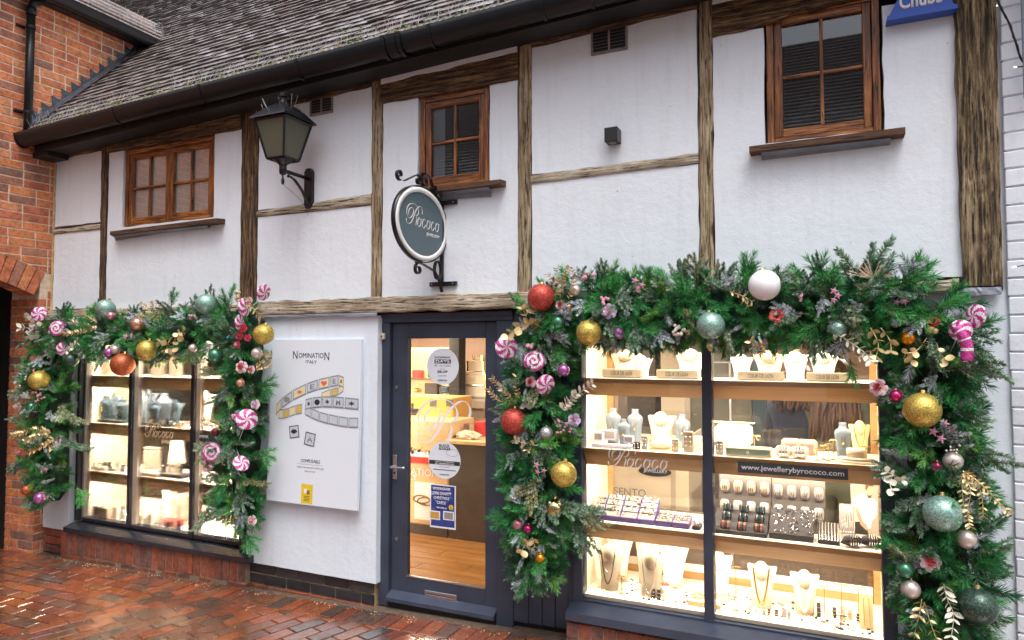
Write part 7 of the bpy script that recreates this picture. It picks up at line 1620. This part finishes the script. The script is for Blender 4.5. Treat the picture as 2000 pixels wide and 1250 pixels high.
stars([(1767, 589, 9), (1751, 590, 8), (1743, 612, 8)], 'pink starfish left of the coral flower'); stars([(1048, 908, 9), (1050, 922, 8), (1062, 919, 7)], 'pink starfish left of the low gold glitter bauble'); stars([(44, 718, 7), (56, 722, 7), (66, 724, 6)], 'pink starfish left on the left garland'); stars([(110, 866, 7), (118, 860, 6)], 'pink starfish over the left leg of the left garland')
stars([(82, 921, 6), (90, 917, 6)], 'small pink starfish near the copper bauble'); stars([(245, 657, 7), (257, 655, 7)], 'pink starfish left of the rose gold bauble'); stars([(400, 905, 8), (412, 912, 8), (402, 918, 7)], 'pink starfish below the swirl lollipop on the glass')
# berries
def berries(px, py, n, spread, r_px, mat, label, Y=-.36):
    t = thing('berry_pick', label, 'berry sprig', 'berry sprigs on the garlands'); rs = random.Random(int(px)); b = P(px, py, Y+.09); ms = MB()
    me = MB(); me.sphere((0, 0, 0), 1, 6); mesh = me.mesh('berry', mat, True)
    for i in range(n):
        c = P(px+rs.uniform(-spread, spread), py+rs.uniform(-spread, spread)*.8, Y+rs.uniform(-.01, .02)); o = link('berry', mesh, t, c); k = r_px*mpp(c); o.scale = (k, k, k); ms.tube([c, b], .0012, 4)
    ms.build('stems', 'twig', t, stuff=True)
berries(1328, 645, 16, 13, 3.4, 'berryw', 'cluster of white berries over the right window'); berries(1180, 588, 8, 8, 3.6, 'berryp', 'pink berries left of the lilac peony'); berries(1150, 541, 4, 10, 4.5, 'berryp', 'pink berries on top of the right garland'); berries(1665, 625, 7, 10, 5, 'berryg', 'gold berries right of the mint glitter bauble'); berries(1822, 648, 3, 7, 6, 'berryg', 'gold berries under the coral flower')
berries(1558, 583, 7, 9, 3, 'berryp', 'small pink berries below the white bauble'); berries(1034, 677, 5, 6, 4, 'berryp', 'pink berries above the swirl lollipop by the door'); berries(1382, 678, 5, 8, 4.5, 'berryg', 'tan berries below the mint bauble at the mullion'); berries(1812, 1077, 8, 10, 3.6, 'b_green', 'green berries above the pink peony'); berries(1100, 833, 16, 16, 2.4, 'berryp', 'tiny pink berries beside the silver bauble'); berries(1080, 990, 9, 14, 2.4, 'berryw', 'tiny white berries on the mirror bauble')
berries(461, 577, 5, 10, 3.4, 'berryg', 'yellow berries at the right corner of the left garland'); berries(375, 620, 8, 9, 2.5, 'berryp', 'small copper berries in the left garland'); berries(75, 775, 12, 12, 2.2, 'berryp', 'small dark pink berries below the gold bauble'); berries(40, 745, 10, 14, 2.2, 'berryw', 'white berry twigs at the far left'); berries(455, 815, 5, 6, 3.2, 'berryp', 'pink berries left of the pinwheel lollipop'); berries(1860, 880, 8, 14, 2.2, 'berryw', 'small white berries near the mauve pearl bauble')
# leafy sprays
def leaf_mesh(round_, nm, mat):
    m = MB(); vs = []; n = 5; W_ = .46 if round_ else .24
    for i in range(n+1):
        u = i/n; wv = W_*math.sin(PI*min(1, u*.97+.03))**(.6 if round_ else .9); vs += [(-wv, .03*math.sin(u*3), u), (0, -.07*math.sin(PI*u), u), (wv, .03*math.sin(u*3), u)]
    m.add(vs, [(i*3+k, i*3+k+1, i*3+4+k, i*3+3+k) for i in range(n) for k in range(2)]); return m.mesh(nm, mat, True)
LM = {(r_, mt): leaf_mesh(r_, 'leaf', mt) for r_ in (0, 1) for mt in ('gold_leaf', 'cream_leaf')}
def spray(stems, round_, mat, leaf_px, spacing_px, label, Y=-.35):
    t = thing('leaf_spray', label, 'leaf spray', 'gold and pale leaf sprays on the garlands'); rs = random.Random(int(stems[0][0][0]*3)); sm = MB()
    for st in stems:
        pts = smooth_path([P(a, b, Y-.02*i) for i, (a, b) in enumerate(st)], 6); sm.tube(pts, .0016, 4)
        L = sum((pts[i+1]-pts[i]).length for i in range(len(pts)-1)); k = mpp(pts[0]); n = max(2, int(L/(spacing_px*k)))
        for i in range(n):
            s = (i+.6)/n*(len(pts)-1); j = min(int(s), len(pts)-2); p = pts[j].lerp(pts[j+1], s-j); d = (pts[j+1]-pts[j]).normalized()
            for sg in (-1, 1):
                sd = d.cross(Vector((0, -1, 0))).normalized()*sg; v = (d*.7+sd*1.0+Vector((0, rs.uniform(-.5, .1), 0))).normalized()
                o = link('leaf', LM[(round_, mat)], t, p); o.rotation_mode = 'QUATERNION'; q = v.to_track_quat('Z', 'Y')
                from mathutils import Quaternion
                o.rotation_quaternion = q @ Quaternion((0, 0, 1), rs.uniform(-1.2, 1.2)); kk = leaf_px*k*rs.uniform(.75, 1.2); o.scale = (kk, kk, kk)
    sm.build('stems', mat, t, stuff=True)
spray([[(1060, 640), (1030, 632), (1003, 645), (990, 660)], [(1040, 640), (1028, 618), (1020, 600)], [(1050, 640), (1048, 622), (1042, 605)]], 1, 'gold_leaf', 17, 15, 'round-leaved pale gold eucalyptus spray left of the large red bauble')
spray([[(1085, 580), (1082, 555), (1070, 535)], [(1100, 575), (1100, 545), (1112, 522)], [(1095, 580), (1090, 550), (1086, 525)], [(1110, 585), (1120, 560), (1118, 530)]], 0, 'gold_leaf', 9, 6, 'small-leaved gold bush above the large red bauble')
spray([[(1010, 790), (985, 765), (960, 738)], [(1015, 780), (1008, 755), (1008, 735)], [(1000, 790), (970, 780), (955, 760)]], 0, 'gold_leaf', 9, 6, 'small-leaved gold spray sticking out toward the door')
spray([[(1098, 800), (1110, 785), (1130, 768), (1158, 750)], [(1105, 800), (1118, 782), (1125, 770)]], 0, 'cream_leaf', 13, 8, 'white-leaved spray crossing the frame of the right window')
spray([[(1625, 648), (1660, 668), (1690, 690), (1700, 705)], [(1690, 690), (1676, 700)]], 0, 'cream_leaf', 14, 10, 'pale leafy spray crossing the rightmost white bust')
spray([[(1700, 640), (1715, 670), (1710, 700)], [(1720, 640), (1738, 665), (1740, 690)]], 1, 'gold_leaf', 16, 15, 'gold leaves hanging at the inner right corner of the garland')
spray([[(1810, 660), (1790, 685), (1765, 690)], [(1790, 690), (1780, 705)], [(1830, 670), (1835, 690), (1850, 705)]], 1, 'gold_leaf', 15, 15, 'veined pale gold leaves below the orange bauble')
spray([[(1880, 920), (1910, 940), (1940, 970), (1972, 1003)], [(1880, 925), (1895, 955), (1890, 1000), (1895, 1030)], [(1885, 920), (1915, 960), (1920, 1010)], [(1878, 925), (1880, 970), (1885, 1010)]], 0, 'gold_leaf', 11, 8, 'long gold leafy twigs fanning out beside the largest mint bauble')
spray([[(1745, 925), (1738, 945), (1745, 960)], [(1748, 930), (1730, 920)], [(1746, 940), (1765, 938)]], 1, 'cream_leaf', 13, 13, 'round cream eucalyptus leaves over the frame right of the web address')
spray([[(1800, 1170), (1795, 1200), (1785, 1240)], [(1805, 1175), (1815, 1210), (1830, 1250)]], 0, 'gold_leaf', 15, 12, 'gold leaf spray hanging below the lowest pearl bauble')
spray([[(1843, 1140), (1850, 1170), (1862, 1200), (1858, 1245)]], 0, 'cream_leaf', 17, 10, 'white leafy strand hanging at the bottom of the right garland')
spray([[(1500, 690), (1478, 680), (1465, 665)], [(1470, 700), (1480, 685), (1490, 668)], [(1580, 700), (1570, 690), (1560, 680)]], 0, 'gold_leaf', 15, 12, 'gold leaves hanging over the third name plaque')
spray([[(1425, 570), (1450, 578), (1470, 590)], [(1450, 580), (1462, 600)]], 0, 'gold_leaf', 11, 9, 'small gold leaves left of the white bauble')
spray([[(1050, 870), (1020, 865), (1005, 858)], [(1035, 870), (1030, 880)]], 0, 'gold_leaf', 11, 10, 'small gold leaves below the red glitter bauble'); spray([[(1040, 1050), (1025, 1065), (1018, 1080)], [(1040, 1050), (1045, 1070)]], 1, 'gold_leaf', 15, 15, 'brownish gold leaves below the small magenta bauble')
spray([[(360, 655), (335, 660), (310, 668)], [(345, 660), (338, 680), (340, 700)], [(330, 665), (325, 685)], [(345, 655), (360, 645)]], 1, 'gold_leaf', 12, 12, 'round-leaved gold eucalyptus in the middle of the left garland')
spray([[(310, 620), (290, 605), (275, 592)], [(315, 620), (300, 600), (295, 590)], [(310, 625), (285, 618), (270, 612)], [(315, 615), (312, 600), (300, 595)]], 0, 'gold_leaf', 7, 5, 'dense small-leaved gold bush above the rose gold bauble')
spray([[(190, 640), (165, 645), (135, 652), (122, 648)], [(190, 630), (175, 620), (160, 612)], [(185, 640), (160, 632), (140, 628)]], 0, 'gold_leaf', 7, 5, 'gold leafy twigs right of the left swirl lollipop'); spray([[(125, 690), (140, 678), (152, 668)]], 0, 'cream_leaf', 10, 7, 'cream leafy sprig above the dark green bauble')
spray([[(100, 845), (75, 838), (45, 845), (22, 850)], [(100, 850), (70, 852), (50, 862)], [(105, 855), (85, 870), (60, 882)], [(90, 860), (100, 875)]], 0, 'gold_leaf', 8, 5, 'wide gold leafy twigs across the left leg of the left garland')
spray([[(85, 640), (62, 628), (52, 618)], [(75, 640), (50, 640), (40, 640)], [(80, 655), (55, 655)]], 1, 'cream_leaf', 10, 11, 'pale round leaves at the top left end of the left garland'); spray([[(415, 675), (405, 690), (400, 705)], [(418, 670), (408, 675)]], 0, 'cream_leaf', 11, 7, 'cream pink leaf sprig on the inner right edge of the left garland')
spray([[(500, 715), (515, 705), (528, 690)], [(500, 720), (520, 715), (530, 708)], [(505, 700), (520, 690)]], 0, 'gold_leaf', 6, 4, 'fine gold foliage at the outer right edge of the left garland'); spray([[(460, 590), (478, 588), (500, 608), (510, 622)]], 0, 'gold_leaf', 12, 10, 'gold leaves between the lollipops at the right corner of the left garland'); spray([[(430, 825), (412, 820), (395, 818)], [(430, 830), (415, 835)]], 0, 'gold_leaf', 6, 4, 'fine gold twigs over the window left of the pinwheel lollipop')
# astilbe plume
t = thing('astilbe_plume', 'feathery cream and pink plume on top of the right garland near its right end', 'dried flower'); m = MB(); rs = random.Random(2)
for i in range(26):
    a = rs.uniform(PI*.05, PI*.95); L = rs.uniform(.05, .10); b = P(1705, 545, -.30); e = b+Vector((math.cos(a)*L*1.2, rs.uniform(-.05, .0), math.sin(a)*L)); m.tube([b, e], [.004, .0015], 4)
    for k in range(22): q = b.lerp(e, .2+.8*k/22); d = Vector((rs.uniform(-1, 1), rs.uniform(-1, 1), rs.uniform(-1, 1))).normalized()*.010; s_ = Vector((.0014, 0, 0)); m.add([q-s_, q+s_, q+d], [(0, 1, 2)])
m.build('plume', 'astilbe', t, stuff=True); t2 = None
# ================================================================ put each thing's empty at its own base
bpy.context.view_layer.update()
def kids(o): return [c for c in bpy.data.objects if c.parent == o]
for o in [o for o in bpy.data.objects if o.type == 'EMPTY' and o.parent is None]:
    pts = []
    for c in o.children_recursive:
        if c.type == 'MESH' and len(c.data.vertices): pts += [c.matrix_world @ Vector(v) for v in c.bound_box]
    if not pts or o.location.length > 0: continue
    b = Vector(((min(p.x for p in pts)+max(p.x for p in pts))/2, (min(p.y for p in pts)+max(p.y for p in pts))/2, min(p.z for p in pts)))
    o.location = b
    for c in o.children: c.location = c.location - b
